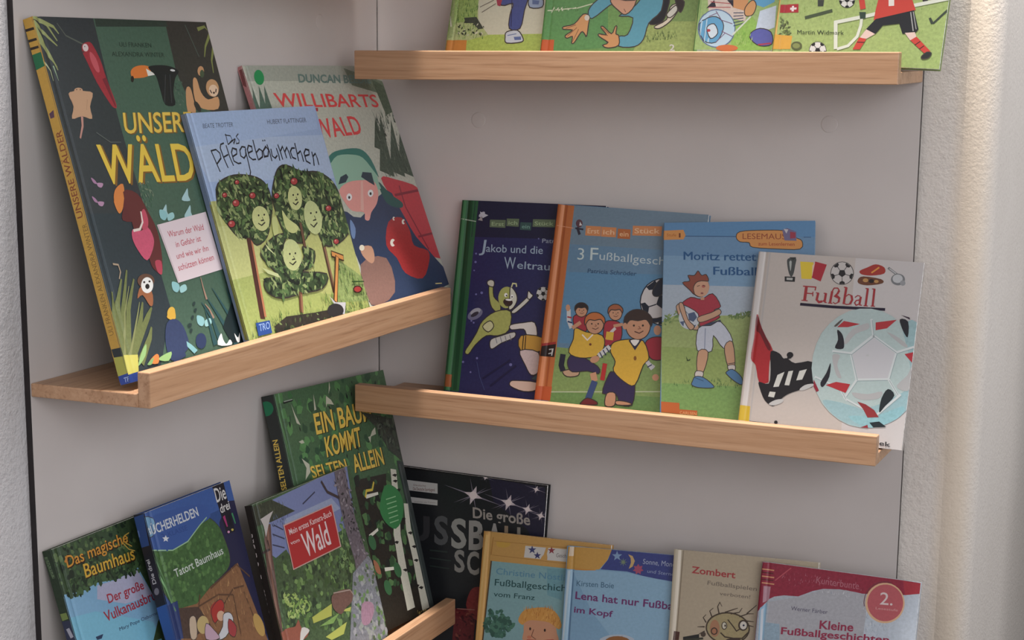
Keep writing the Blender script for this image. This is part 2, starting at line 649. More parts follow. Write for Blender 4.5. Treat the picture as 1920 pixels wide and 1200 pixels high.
GEO = {
'A': ((0.0925, -0.60093, -0.2274), (0.002365, 0.999954, -0.009264), (-0.280373, 0.009555, 0.959844), (0.959888, 0.000327, 0.280382), 0.24437, 0.29571, 0.01),
'B': ((0.10368, -0.43529, -0.23091), (-0.000224, 0.999995, -0.003248), (-0.292856, 0.00304, 0.956152), (0.956157, 0.001166, 0.292854), 0.22472, 0.21666, 0.006),
'C': ((0.09654, -0.28899, -0.22853), (0.004663, 0.999904, -0.013082), (-0.35334, 0.013886, 0.935392), (0.935483, 0.000261, 0.35337), 0.27271, 0.26009, 0.006),
'D': ((0.08584, -0.27166, -0.56642), (0.015806, 0.998219, -0.057522), (-0.261087, 0.059654, 0.96347), (0.965186, -0.00021, 0.261565), 0.22799, 0.27017, 0.015),
'E': ((0.10184, -0.36532, -0.57769), (-0.002722, 0.999781, -0.020752), (-0.250062, 0.019412, 0.968035), (0.968226, 0.007825, 0.249954), 0.19304, 0.19439, 0.0085),
'F': ((0.09193, -0.50839, -0.58012), (0.008168, 0.99993, -0.008533), (-0.259252, 0.010359, 0.965754), (0.965775, -0.005677, 0.259318), 0.13525, 0.22369, 0.012),
'G': ((0.07189, -0.60568, -0.58093), (0.001155, 0.999976, -0.006829), (-0.285963, 0.006874, 0.958216), (0.95824, 0.000846, 0.285964), 0.14499, 0.21607, 0.01),
'H': ((0.10646, -0.0574, -0.3354), (0.999997, 0.000719, 0.002395), (-0.002496, 0.230686, 0.973025), (0.000148, -0.973028, 0.230687), 0.16412, 0.21124, 0.0085),
'I': ((0.21678, -0.07015, -0.33219), (0.999642, -0.006103, -0.026035), (0.026741, 0.223877, 0.974251), (-0.000117, -0.974598, 0.22396), 0.16262, 0.20953, 0.008),
'J': ((0.3598, -0.08675, -0.33785), (0.986185, 0.159657, 0.044153), (-0.081426, 0.235109, 0.968552), (0.144256, -0.958767, 0.244861), 0.14896, 0.20346, 0.006),
'K': ((0.43964, -0.09039, -0.33561), (0.999745, -0.018934, -0.012276), (0.016817, 0.262387, 0.964816), (-0.015047, -0.964777, 0.262639), 0.15999, 0.1779, 0.009),
'L': ((0.00184, -0.04095, -0.68218), (0.999892, -0.001978, -0.014593), (0.014725, 0.121769, 0.992449), (-0.000186, -0.992556, 0.121785), 0.204, 0.25303, 0.01),
'M': ((0.14761, -0.07597, -0.6858), (0.999876, 0.003583, 0.015323), (-0.015735, 0.212889, 0.97695), (0.000238, -0.97707, 0.212919), 0.14761, 0.20308, 0.008),
'N': ((0.25349, -0.08672, -0.68653), (0.999218, 0.008965, 0.03852), (-0.03955, 0.22398, 0.973791), (0.000102, -0.974552, 0.22416), 0.15, 0.20283, 0.008),
'O': ((0.37301, -0.09496, -0.68746), (0.999431, 0.009401, 0.032397), (-0.033678, 0.223057, 0.974223), (0.001932, -0.97476, 0.223247), 0.15, 0.21698, 0.008),
'P': ((0.46026, -0.10353, -0.68763), (0.999994, -0.000861, -0.003416), (0.003521, 0.218298, 0.975876), (-9.4e-05, -0.975882, 0.218299), 0.15657, 0.2186, 0.008),
'Q': ((0.10883, -0.06202, 0.01846), (0.999244, -0.016865, -0.035018), (0.038062, 0.242127, 0.969498), (-0.007872, -0.970098, 0.242586), 0.155, 0.21991, 0.009),
'S': ((0.38149, -0.08398, 0.01731), (0.999653, -0.011174, -0.023852), (0.025793, 0.231684, 0.972449), (-0.00534, -0.972727, 0.231892), 0.155, 0.22011, 0.009),
'r': ((0.21933, -0.0735, 0.01426), (0.999966, -0.003566, -0.00744), (0.008069, 0.234546, 0.972072), (-0.001722, -0.972099, 0.234566), 0.17, 0.23999, 0.008),
'T': ((0.46178, -0.09696, 0.02002), (0.999143, -0.010146, -0.040126), (0.041386, 0.235315, 0.971037), (-0.00041, -0.971866, 0.235534), 0.154, 0.22017, 0.009),
}
ART = {}
ART['A'] = (
('b', (79, 110, 91), 0.25, 0),
('b', (206, 158, 62), 0.1, 1),
('p', (62, 68, 72), 0.2, 0, 0, (0,2957, 776,2957, 757,2425, 763,1932, 801,1283, 0,1348)),
('p', (55, 67, 74), 0.2, 0, 0, (0,1377, 742,1318, 777,802, 787,498, 424,39, 0,83)),
('p', (66, 64, 61), 0.3, 0, 0, (1796,2957, 2444,2957, 2444,2034, 1845,2254, 1769,2509)),
('p', (57, 72, 64), 0.3, 0, 0, (794,2957, 1810,2957, 1825,2905, 786,2887)),
('l', (102, 110, 100), 0, 0, 7.3, 14.6, (284,2907, 355,2807, 556,2736)),
('l', (90, 105, 96), 0, 0, 10.7, 10.7, (2096,2926, 2189,2636)),
('l', (168, 177, 110), 0.2, 0, 39.2, 10.7, (7,2959, 148,2890, 228,2762)),
('l', (168, 177, 110), 0.2, 0, 39.1, 10.7, (1,2916, 124,2790, 212,2722)),
('l', (168, 177, 110), 0.2, 0, 39, 10.6, (-6,2887, 71,2704, 139,2525)),
('l', (168, 177, 110), 0.2, 0, 39, 10.6, (-18,2817, 97,2618, 139,2547)),
('l', (168, 177, 110), 0.2, 0, 39.4, 10.7, (61,2931, 227,2877, 271,2820)),
('l', (198, 206, 156), 0, 0, 15.9, 5.3, (-13,2618, 45,2519, 46,2440)),
('l', (168, 198, 156), 0, 0, 12.5, 3.6, (96,2561, 112,2440)),
('l', (144, 153, 84), 0, 0, 34.8, 10.9, (2461,2850, 2335,2734, 2275,2636)),
('l', (144, 153, 84), 0, 0, 35, 10.9, (2466,2735, 2376,2604, 2352,2489)),
('l', (144, 153, 84), 0, 0, 34.9, 10.9, (2277,2888, 2404,2915, 2432,2883)),
('s', (189, 57, 69), 0.15, 0, 0, (538,2736, 636,2758, 680,2722, 725,2604, 740,2455, 782,2231, 736,2208, 687,2263, 598,2420, 541,2589, 513,2677)),
('s', (228, 96, 108), 0, 0, 0, (614,2678, 672,2619, 675,2515, 627,2515, 594,2604)),
('s', (246, 222, 222), 0, 0, 0, (608,2716, 596,2692, 569,2679, 541,2683, 530,2704, 541,2727, 568,2741, 596,2737)),
('s', (72, 48, 48), 0, 0, 0, (570,2719, 567,2716, 561,2714, 557,2716, 556,2719, 559,2722, 565,2723, 569,2722)),
('p', (108, 72, 72), 0, 0, 0, (499,2685, 543,2677, 525,2663)),
('l', (144, 48, 62), 0, 0, 56.8, 15.1, (709,2455, 764,2216)),
('t', (50, 67, 57), 0, 0, 0, (1037, 2722, 1493, 2716, 1044, 2761), 'ULI FRANKEN'),
('t', (50, 67, 57), 0, 0, 0, (898, 2640, 1649, 2632, 905, 2679), 'ALEXANDRA WINTER'),
('s', (249, 134, 57), 0, 0, 0, (1103,2513, 1189,2552, 1328,2561, 1405,2530, 1319,2465, 1152,2451, 1097,2458)),
('s', (50, 43, 40), 0, 0, 0, (1118,2444, 1103,2425, 1084,2417, 1071,2425, 1073,2444, 1088,2464, 1108,2472, 1120,2463)),
('p', (249, 246, 237), 0, 0, 0, (1329,2533, 1456,2480, 1331,2468)),
('s', (39, 40, 45), 0, 0, 0, (1365,2545, 1552,2563, 1718,2547, 1808,2505, 1727,2446, 1644,2321, 1621,2211, 1475,2215, 1458,2324, 1449,2464)),
('s', (240, 240, 240), 0, 0, 0, (1753,2511, 1738,2506, 1711,2506, 1688,2512, 1682,2519, 1698,2525, 1725,2525, 1748,2519)),
('l', (84, 88, 93), 0, 0, 6.1, 6.1, (1594,2479, 1469,2230)),
('l', (84, 88, 93), 0, 0, 6.1, 6.1, (1660,2478, 1575,2228)),
('x', ((108, 126, 110), (72, 86, 79),), 26, 22.2, 3, 'leaf', (1727,2446, 1863,2413, 1818,2254, 1654,2195, 1629,2258)),
('s', (223, 165, 115), 0, 0, 0, (1844,2341, 1917,2361, 1923,2252, 1898,2125, 1782,2144)),
('s', (230, 170, 117), 0, 0, 0, (1992,2427, 2055,2436, 2069,2314, 2153,2248, 2322,2269, 2274,2160, 2030,2166, 1942,2252)),
('s', (62, 60, 57), 0, 0, 0, (1993,2198, 2000,2161, 1980,2140, 1945,2146, 1916,2177, 1909,2214, 1929,2235, 1964,2229)),
('s', (223, 168, 117), 0, 0, 0, (2377,2360, 2337,2301, 2258,2271, 2186,2289, 2164,2343, 2203,2402, 2282,2431, 2354,2414)),
('s', (255, 216, 180), 0, 0, 0, (2353,2333, 2325,2292, 2268,2272, 2216,2284, 2199,2321, 2227,2361, 2284,2381, 2336,2370)),
('l', (84, 60, 54), 0, 0, 15.1, 15.1, (2221,2334, 2236,2303)),
('l', (84, 60, 54), 0, 0, 15.2, 15.2, (2327,2342, 2303,2310)),
('s', (84, 60, 54), 0, 0, 0, (2290,2307, 2282,2300, 2268,2297, 2257,2301, 2255,2307, 2264,2314, 2277,2317, 2288,2314)),
('s', (223, 165, 115), 0, 0, 0, (2204,2506, 2174,2475, 2132,2462, 2102,2475, 2101,2507, 2131,2539, 2173,2552, 2203,2539)),
('s', (84, 100, 74), 0, 0, 0, (2195,2482, 2174,2457, 2145,2447, 2125,2457, 2127,2483, 2149,2508, 2177,2518, 2197,2507)),
('s', (225, 175, 136), 0, 0, 0, (189,2334, 275,2355, 335,2378, 385,2354, 503,2334, 421,2224, 407,2125, 285,2149, 150,2133, 209,2230)),
('s', (225, 175, 136), 0, 0, 0, (383,2359, 361,2345, 319,2340, 283,2347, 273,2361, 295,2375, 337,2381, 373,2374)),
('s', (60, 48, 48), 0, 0, 0, (314,2365, 311,2362, 305,2361, 301,2362, 300,2365, 303,2368, 309,2369, 313,2368)),
('s', (60, 48, 48), 0, 0, 0, (360,2364, 356,2361, 351,2360, 347,2361, 346,2364, 349,2367, 355,2369, 359,2367)),
('l', (220, 158, 144), 0, 0, 29, 16.3, (284,2148, 258,2069, 188,1973)),
('l', (204, 156, 120), 0, 0, 5.4, 5.4, (206,2287, 215,2201)),
('l', (204, 156, 120), 0, 0, 5.5, 5.5, (411,2283, 363,2197)),
('t', (144, 103, 48), 0.02, 0, 0, (800, 1984, 1802, 1964, 847, 2160), 'UNSERE'),
('t', (255, 213, 84), 0.012, 0, 0, (788, 1991, 1783, 1971, 834, 2163), 'UNSERE'),
('t', (151, 105, 48), 0.02, 0, 0, (352, 1584, 2189, 1517, 381, 1904), 'WÄLDER'),
('t', (255, 216, 74), 0.012, 0, 0, (332, 1594, 2165, 1528, 366, 1913), 'WÄLDER'),
('l', (110, 117, 112), 0, 0, 9.3, 5.6, (413,2012, 565,1925, 708,1919)),
('s', (192, 141, 180), 0, 0, 0, (189,1652, 227,1632, 247,1598, 205,1608)),
('s', (206, 156, 192), 0, 0, 0, (250,1605, 324,1597, 292,1566, 250,1576)),
('s', (192, 141, 180), 0, 0, 0, (138,1504, 175,1483, 195,1449, 153,1459)),
('s', (206, 156, 192), 0, 0, 0, (198,1456, 272,1447, 240,1416, 198,1427)),
('s', (247, 146, 72), 0, 0, 0, (583,1576, 474,1546, 415,1477, 406,1389, 460,1348, 549,1452)),
('s', (115, 52, 55), 0, 0, 0, (571,1480, 658,1467, 677,1398, 632,1267, 455,1282, 493,1368)),
('s', (255, 246, 246), 0, 0, 0, (612,1463, 600,1449, 584,1444, 573,1451, 574,1465, 586,1479, 602,1484, 613,1477)),
('x', ((103, 124, 105), (84, 120, 93), (124, 144, 117),), 44, 26.4, 5, 'leaf', (802,1570, 931,1577, 960,1468, 870,1323, 748,1333)),
('s', (180, 222, 228), 0, 0, 0, (1342,1387, 1425,1452, 1473,1480, 1456,1418, 1461,1371)),
('s', (180, 222, 228), 0, 0, 0, (977,1277, 1056,1339, 1102,1366, 1086,1306, 1091,1260)),
('s', (180, 222, 228), 0, 0, 0, (1316,1241, 1399,1305, 1447,1333, 1430,1271, 1435,1224)),
('s', (249, 148, 72), 0, 0, 0, (413,1462, 543,1482, 505,1396, 437,1339, 406,1389)),
('s', (117, 55, 55), 0, 0, 0, (555,1511, 740,1484, 821,1327, 878,1171, 862,990, 793,808, 688,857, 661,965, 576,1168, 566,1258)),
('s', (235, 96, 129), 0.15, 0, 0, (553,1199, 654,1176, 763,1196, 802,1102, 754,1016, 633,930, 549,1021, 515,1128)),
('s', (223, 86, 110), 0, 0, 0, (711,1306, 776,1352, 795,1269, 758,1196, 684,1188)),
('l', (255, 240, 228), 0, 0, 17, 22.7, (724,1335, 710,1246, 648,1191, 555,1187)),
('s', (211, 79, 100), 0, 0, 0, (738,912, 823,903, 788,798, 735,822)),
('s', (153, 213, 218), 0, 0, 0, (987,1329, 1068,1308, 1072,1269, 1023,1235, 970,1262)),
('s', (168, 223, 225), 0, 0, 0, (1080,1276, 1166,1292, 1166,1246, 1071,1226)),
('s', (153, 213, 218), 0, 0, 0, (895,720, 975,696, 979,657, 930,625, 878,654)),
('s', (168, 223, 225), 0, 0, 0, (987,664, 1072,677, 1073,630, 978,614)),
('s', (153, 213, 218), 0, 0, 0, (1120,400, 1202,374, 1206,334, 1156,302, 1102,333)),
('s', (168, 223, 225), 0, 0, 0, (1214,341, 1302,353, 1302,306, 1205,291)),
('p', (247, 228, 235), 0, 0, 0, (894,1206, 1652,1259, 1680,743, 977,700)),
('p', (223, 204, 211), 0, 0, 0, (894,1206, 921,1210, 996,707, 977,700)),
('t', (211, 84, 100), 0.005, 0, 1, (1012, 1089, 1555, 1108, 1014, 1141), 'Warum der Wald'),
('t', (211, 84, 100), 0.005, 0, 1, (1085, 996, 1471, 1015, 1086, 1045), 'in Gefahr ist'),
('t', (211, 84, 100), 0.005, 0, 1, (1051, 898, 1544, 923, 1052, 947), 'und wie wir ihn'),
('t', (211, 84, 100), 0.005, 0, 1, (1032, 798, 1588, 836, 1035, 850), 'schützen können'),
('l', (124, 134, 79), 0.25, 0, 82.3, 17.9, (-71,234, 39,595, 76,735)),
('l', (124, 134, 79), 0.25, 0, 83.4, 18.1, (-16,197, 150,580, 329,881)),
('l', (124, 134, 79), 0.25, 0, 83.9, 18.2, (62,214, 218,572, 391,801)),
('l', (124, 134, 79), 0.25, 0, 84.6, 18.4, (129,204, 348,481, 426,604)),
('l', (124, 134, 79), 0.25, 0, 85.1, 18.5, (101,194, 447,482, 525,547)),
('l', (124, 134, 79), 0.25, 0, 83, 18, (-27,228, 107,644, 230,819)),
('l', (124, 134, 79), 0.25, 0, 85.1, 18.5, (195,135, 396,311, 456,392)),
('l', (151, 156, 100), 0, 0, 25.4, 7.3, (18,221, 161,550, 302,752)),
('l', (151, 156, 100), 0, 0, 25.6, 7.3, (84,211, 308,501, 385,609)),
('l', (192, 168, 141), 0, 0, 16.4, 10.9, (172,948, 238,935, 243,876, 203,822)),
('s', (180, 110, 72), 0, 0, 0, (459,733, 582,674, 556,573, 508,564, 451,660, 369,641)),
('s', (115, 81, 64), 0, 0, 0, (658,755, 606,719, 518,712, 446,737, 431,781, 481,817, 569,825, 642,799)),
('s', (255, 255, 252), 0, 0, 0, (625,721, 581,679, 516,667, 468,693, 464,740, 508,783, 573,795, 622,770)),
('s', (48, 43, 43), 0, 0, 0, (571,717, 556,703, 533,699, 516,708, 514,724, 529,738, 552,742, 569,733)),
('s', (60, 48, 45), 0, 0, 0, (529,758, 522,752, 511,751, 502,755, 501,761, 508,767, 519,768, 528,765)),
('s', (60, 48, 45), 0, 0, 0, (603,756, 596,750, 585,749, 576,752, 574,759, 581,764, 592,766, 601,762)),
('s', (240, 192, 72), 0, 0, 0, (820,457, 779,428, 734,424, 709,446, 719,482, 759,511, 805,516, 831,494)),
('s', (240, 187, 67), 0, 0, 0, (696,449, 744,413, 811,419, 819,494)),
('s', (60, 74, 115), 0.2, 0, 0, (670,392, 808,411, 889,332, 904,192, 822,128, 609,85, 582,224)),
('s', (52, 67, 108), 0, 0, 0, (1158,173, 1115,131, 1053,120, 1008,147, 1007,195, 1049,237, 1112,248, 1157,222)),
('l', (60, 74, 115), 0, 0, 38.3, 76.7, (816,113, 627,97)),
('l', (52, 93, 98), 0, 0, 69.5, 8.2, (1594,74, 1440,350, 1313,555)),
('l', (52, 93, 98), 0, 0, 70.2, 8.3, (1682,77, 1599,329, 1445,602)),
('l', (52, 93, 98), 0, 0, 70.7, 8.3, (1635,100, 1683,446, 1659,576)),
('l', (52, 93, 98), 0, 0, 68.6, 8.1, (1362,124, 1328,349, 1234,502)),
('l', (52, 93, 98), 0, 0, 68.4, 8, (1277,121, 1268,279, 1259,437)),
('l', (180, 144, 124), 0, 0, 28.2, 8.1, (1322,515, 1315,617, 1317,711)),
('l', (180, 144, 124), 0, 0, 28.3, 8.1, (1354,346, 1323,428, 1279,481)),
('p', (33, 48, 52), 0, 0, 0, (1683,446, 1800,141, 1757,82, 1521,101, 1451,254)),
('s', (255, 255, 255), 0, 0, 0, (1308,116, 1400,205, 1407,149, 1438,105, 1508,135, 1514,86)),
('s', (255, 255, 252), 0, 0, 0, (1599,177, 1636,132, 1684,173, 1648,98, 1607,101)),
('s', (48, 69, 67), 0, 0, 0, (1137,498, 1120,489, 1104,489, 1098,497, 1106,510, 1124,519, 1140,519, 1145,511)),
('s', (48, 69, 67), 0, 0, 0, (1132,442, 1115,433, 1099,432, 1094,441, 1102,453, 1119,462, 1135,462, 1140,454)),
('s', (48, 69, 67), 0, 0, 0, (1065,389, 1048,380, 1032,379, 1027,388, 1035,400, 1052,409, 1068,409, 1073,401)),
('s', (48, 69, 67), 0, 0, 0, (1005,327, 988,318, 972,318, 967,327, 975,339, 992,348, 1008,348, 1013,340)),
('s', (48, 69, 67), 0, 0, 0, (995,282, 978,274, 962,273, 957,282, 965,294, 982,303, 998,303, 1003,295)),
('s', (48, 69, 67), 0, 0, 0, (985,330, 968,321, 952,321, 947,329, 955,342, 972,350, 988,351, 993,342)),
('p', (144, 206, 213), 0, 0, 0, (874,212, 935,172, 997,116, 939,94, 866,167)),
('s', (163, 211, 132), 0, 0, 0, (149,113, 226,204, 323,270, 277,181)),
('s', (168, 216, 134), 0, 0, 0, (426,128, 630,160, 561,92)),
('s', (247, 144, 72), 0, 0, 0, (298,119, 407,168, 450,154, 411,93)),
('s', (144, 192, 115), 0, 0, 0, (269,108, 374,151, 326,99)),
('p', (220, 213, 100), 0, 0, 0, (6,226, 181,202, 134,71, 2,67)),
('p', (45, 74, 158), 0, 0, 0, (0,0, 0,47, 7,66, 134,71, 103,0)),
('p', (52, 40, 31), 0, 1, 0, (100,2865, 100,2881, 17,2876, 15,2855, 99,2860)),
('p', (52, 40, 31), 0, 1, 0, (100,2796, 19,2791, 17,2771, 100,2775)),
('p', (52, 40, 31), 0, 1, 0, (100,2734, 20,2729, 18,2709, 100,2713)),
('p', (33, 115, 72), 0, 1, 0, (100,2676, 13,2676, 7,2564, 100,2554)),
('p', (96, 62, 84), 0, 1, 0, (88,2201, 38,2219, 47,2162, 87,2161)),
('t', (144, 74, 43), 0.012, 1, 0, (28, 1354, 18, 2055, 85, 1353), 'UNSERE WÄLDER'),
('t', (139, 105, 48), 0, 1, 0, (35, 401, 16, 1301, 79, 399), 'ULI FRANKEN ALEXANDRA WINTER'),
('p', (43, 52, 55), 0, 1, 0, (97,293, 0,290, 0,218, 93,226)),
('p', (180, 180, 76), 0, 1, 0, (100,154, 93,226, 0,218, 0,80, 100,73)),
('p', (45, 74, 168), 0, 1, 0, (95,0, 100,27, 100,73, 0,80, 0,0)),
('t', (180, 204, 255), 0.01, 1, 0, (55, 14, 4, 16, 53, 52), 'TF'),
)
ART['B'] = (
('b', (160, 184, 226), 0.12, 0),
('b', (112, 130, 160), 0.1, 1),
('p', (168, 192, 232), 0.15, 0, 0, (0,2167, 2234,2167, 2186,1938, 1244,1899, 0,1869)),
('p', (178, 198, 230), 0.15, 0, 0, (0,1721, 0,1870, 1244,1899, 2233,1874, 2243,1441, 71,1551)),
('p', (186, 190, 112), 0.25, 0, 0, (0,1381, 448,1375, 2235,1277, 2247,1219, 2247,17, 0,99)),
('p', (198, 202, 128), 0.2, 0, 0, (0,1155, 636,1133, 511,615, 0,677)),
('p', (170, 182, 100), 0.3, 0, 0, (0,677, 581,683, 1283,403, 2247,224, 2247,64, 0,130)),
('p', (150, 170, 100), 0.5, 0, 0, (1893,652, 2247,446, 2247,194, 1599,262)),
('t', (78, 88, 110), 0, 0, 1, (200, 2025, 690, 2020, 213, 2065), 'BEATE TROTTER'),
('t', (78, 88, 110), 0, 0, 1, (1284, 2019, 2002, 2011, 1291, 2062), 'HUBERT FLATTINGER'),
('l', (34, 40, 52), 0, 0, 10.5, 10.5, (530,1962, 524,1860)),
('l', (34, 40, 52), 0, 0, 10.6, 10.6, (516,1951, 600,1939, 616,1898, 525,1862)),
('l', (34, 40, 52), 0, 0, 10.6, 10.6, (658,1910, 612,1892, 617,1865, 669,1909, 664,1863)),
('l', (34, 40, 52), 0, 0, 10.7, 10.7, (740,1953, 691,1928, 722,1893, 709,1867, 658,1863)),
('l', (34, 40, 52), 0, 0, 14.6, 14.6, (227,1823, 255,1720, 279,1627)),
('l', (34, 40, 52), 0, 0, 14.6, 14.6, (221,1820, 308,1828, 355,1793, 350,1747, 262,1700)),
('l', (34, 40, 52), 0, 0, 14.8, 14.8, (463,1879, 405,1869, 383,1837, 396,1745, 422,1654)),
('l', (34, 40, 52), 0, 0, 14.8, 14.8, (388,1752, 481,1773)),
('l', (34, 40, 52), 0, 0, 14.9, 14.9, (488,1858, 495,1752, 518,1668)),
('l', (34, 40, 52), 0, 0, 15, 15, (541,1750, 624,1771, 638,1811, 580,1827, 543,1789, 545,1709, 604,1683, 654,1686)),
('l', (34, 40, 52), 0, 0, 15.2, 15.2, (797,1823, 740,1832, 688,1801, 680,1748, 723,1726, 766,1750, 793,1816)),
('l', (34, 40, 52), 0, 0, 15.2, 15.2, (781,1803, 775,1683, 768,1596, 733,1551, 631,1544)),
('l', (34, 40, 52), 0, 0, 15.4, 15.4, (812,1768, 895,1784, 903,1824, 853,1837, 817,1801, 814,1734, 861,1704, 917,1705)),
('l', (34, 40, 52), 0, 0, 15.5, 15.5, (953,1886, 949,1781, 954,1692)),
('l', (34, 40, 52), 0, 0, 15.6, 15.6, (955,1767, 1021,1797, 1060,1775, 1039,1721, 964,1698)),
('l', (34, 40, 52), 0, 0, 15.7, 15.7, (1175,1776, 1143,1812, 1078,1774, 1070,1720, 1135,1723, 1179,1782)),
('l', (34, 40, 52), 0, 0, 15.8, 15.8, (1172,1831, 1184,1754, 1180,1672)),
('l', (34, 40, 52), 0, 0, 15.7, 15.7, (1114,1875, 1125,1864)),
('l', (34, 40, 52), 0, 0, 15.7, 15.7, (1150,1876, 1159,1864)),
('l', (34, 40, 52), 0, 0, 15.9, 15.9, (1220,1787, 1210,1719, 1250,1696, 1302,1720)),
('l', (34, 40, 52), 0, 0, 16, 16, (1318,1789, 1328,1719, 1320,1667)),
('l', (34, 40, 52), 0, 0, 16, 16, (1361,1821, 1374,1744, 1377,1674)),
('l', (34, 40, 52), 0, 0, 16.1, 16.1, (1381,1758, 1434,1797, 1451,1740, 1454,1684)),
('l', (34, 40, 52), 0, 0, 16.2, 16.2, (1454,1747, 1508,1786, 1525,1729, 1529,1673)),
('l', (34, 40, 52), 0, 0, 16.3, 16.3, (1648,1772, 1595,1774, 1551,1742, 1562,1685, 1620,1667)),
('l', (34, 40, 52), 0, 0, 16.4, 16.4, (1673,1820, 1666,1728, 1655,1644)),
('l', (34, 40, 52), 0, 0, 16.5, 16.5, (1672,1714, 1739,1738, 1747,1688, 1744,1632)),
('l', (34, 40, 52), 0, 0, 16.6, 16.6, (1794,1686, 1882,1695, 1897,1737, 1842,1751, 1795,1714, 1795,1636, 1863,1607)),
('l', (34, 40, 52), 0, 0, 16.8, 16.8, (1944,1720, 1941,1649, 1919,1582)),
('l', (34, 40, 52), 0, 0, 16.8, 16.8, (1938,1671, 2003,1699, 2016,1645, 2011,1584)),
('l', (86, 48, 40), 0, 0, 74.2, 74.2, (440,1019, 306,284)),
('l', (196, 122, 84), 0, 0, 39.7, 39.7, (470,997, 354,296)),
('l', (70, 40, 36), 0, 0, 12.4, 12.4, (457,999, 335,299)),
('l', (86, 60, 46), 0, 0, 60.5, 60.5, (1691,835, 1650,356)),
('l', (150, 110, 80), 0, 0, 27.6, 27.6, (1697,795, 1673,353)),
('s', (64, 84, 52), 0.6, 0, 12.5, (146,1491, 307,1563, 553,1584, 844,1539, 976,1450, 986,1294, 893,1148, 739,990, 535,934, 440,1019, 277,1035, 148,1177, 90,1293)),
('x', ((92, 124, 70), (160, 172, 112), (46, 58, 40), (104, 130, 74), (138, 158, 96), (64, 92, 54), (34, 42, 34), (150, 168, 104),), 287, 53.5, 11, 'leaf', (146,1491, 307,1563, 553,1584, 844,1539, 976,1450, 986,1294, 893,1148, 739,990, 535,934, 440,1019, 277,1035, 148,1177, 90,1293)),
('s', (60, 30, 30), 0, 0, 0, (287,1416, 265,1399, 229,1394, 201,1404, 197,1422, 219,1439, 254,1444, 282,1434)),
('s', (186, 66, 66), 0, 0, 0, (277,1416, 260,1403, 232,1399, 210,1407, 207,1422, 224,1435, 252,1439, 274,1431)),
('s', (220, 140, 130), 0, 0, 0, (247,1425, 240,1420, 231,1419, 223,1421, 222,1427, 228,1431, 238,1433, 245,1430)),
('s', (60, 30, 30), 0, 0, 0, (743,1377, 715,1356, 670,1350, 634,1362, 629,1386, 657,1406, 702,1412, 738,1400)),
('s', (186, 66, 66), 0, 0, 0, (733,1378, 710,1360, 673,1356, 643,1366, 639,1385, 662,1402, 699,1407, 728,1397)),
('s', (220, 140, 130), 0, 0, 0, (692,1389, 684,1383, 671,1381, 661,1384, 659,1391, 667,1397, 680,1399, 691,1395)),
('s', (60, 30, 30), 0, 0, 0, (446,1330, 416,1307, 367,1301, 329,1315, 323,1340, 353,1363, 401,1369, 440,1356)),
('s', (186, 66, 66), 0, 0, 0, (436,1331, 411,1312, 370,1306, 337,1318, 332,1339, 358,1358, 399,1364, 431,1353)),
('s', (220, 140, 130), 0, 0, 0, (391,1344, 382,1337, 368,1335, 357,1339, 355,1347, 364,1353, 378,1355, 389,1351)),
('s', (60, 30, 30), 0, 0, 0, (286,1153, 256,1131, 209,1125, 171,1139, 165,1165, 194,1187, 242,1193, 280,1179)),
('s', (186, 66, 66), 0, 0, 0, (277,1154, 252,1136, 211,1131, 179,1142, 174,1164, 199,1182, 240,1187, 272,1176)),
('s', (220, 140, 130), 0, 0, 0, (232,1167, 223,1161, 209,1159, 198,1163, 196,1171, 205,1177, 219,1179, 230,1175)),
('s', (60, 30, 30), 0, 0, 0, (536,1515, 515,1499, 481,1494, 454,1504, 450,1521, 471,1537, 505,1542, 532,1533)),
('s', (186, 66, 66), 0, 0, 0, (526,1516, 510,1504, 484,1500, 463,1507, 460,1520, 476,1532, 502,1536, 523,1529)),
('s', (220, 140, 130), 0, 0, 0, (497,1523, 492,1519, 483,1518, 475,1520, 474,1525, 480,1529, 489,1531, 496,1528)),
('s', (64, 84, 52), 0.6, 0, 13.6, (1091,1461, 1230,1588, 1396,1621, 1658,1541, 1960,1517, 2182,1404, 2254,1234, 2264,1026, 2246,903, 1978,806, 1700,814, 1605,1004, 1305,875, 1059,978, 1000,1216, 1015,1350)),
('x', ((92, 124, 70), (160, 172, 112), (46, 58, 40), (104, 130, 74), (138, 158, 96), (64, 92, 54), (34, 42, 34), (150, 168, 104),), 412, 59.2, 12, 'leaf', (1091,1461, 1230,1588, 1396,1621, 1658,1541, 1960,1517, 2182,1404, 2247,1249, 2247,909, 2246,903, 1978,806, 1700,814, 1605,1004, 1305,875, 1059,978, 1000,1216, 1015,1350)),
('s', (60, 30, 30), 0, 0, 0, (1531,1453, 1497,1429, 1442,1422, 1399,1436, 1392,1463, 1426,1487, 1480,1495, 1524,1481)),
('s', (186, 66, 66), 0, 0, 0, (1520,1454, 1491,1434, 1445,1428, 1409,1440, 1403,1462, 1431,1483, 1477,1489, 1514,1477)),
('s', (220, 140, 130), 0, 0, 0, (1469,1467, 1459,1460, 1443,1458, 1430,1462, 1428,1470, 1438,1477, 1454,1479, 1467,1475)),
('s', (60, 30, 30), 0, 0, 0, (1136,1343, 1110,1324, 1068,1319, 1035,1330, 1030,1351, 1056,1369, 1097,1375, 1130,1364)),
('s', (186, 66, 66), 0, 0, 0, (1125,1344, 1104,1329, 1071,1324, 1045,1333, 1041,1350, 1061,1365, 1094,1369, 1121,1360)),
('s', (220, 140, 130), 0, 0, 0, (1088,1353, 1081,1348, 1069,1347, 1060,1350, 1059,1356, 1066,1361, 1078,1362, 1087,1359)),
('s', (60, 30, 30), 0, 0, 0, (2019,1150, 1988,1129, 1940,1124, 1901,1137, 1895,1160, 1925,1181, 1974,1186, 2012,1174)),
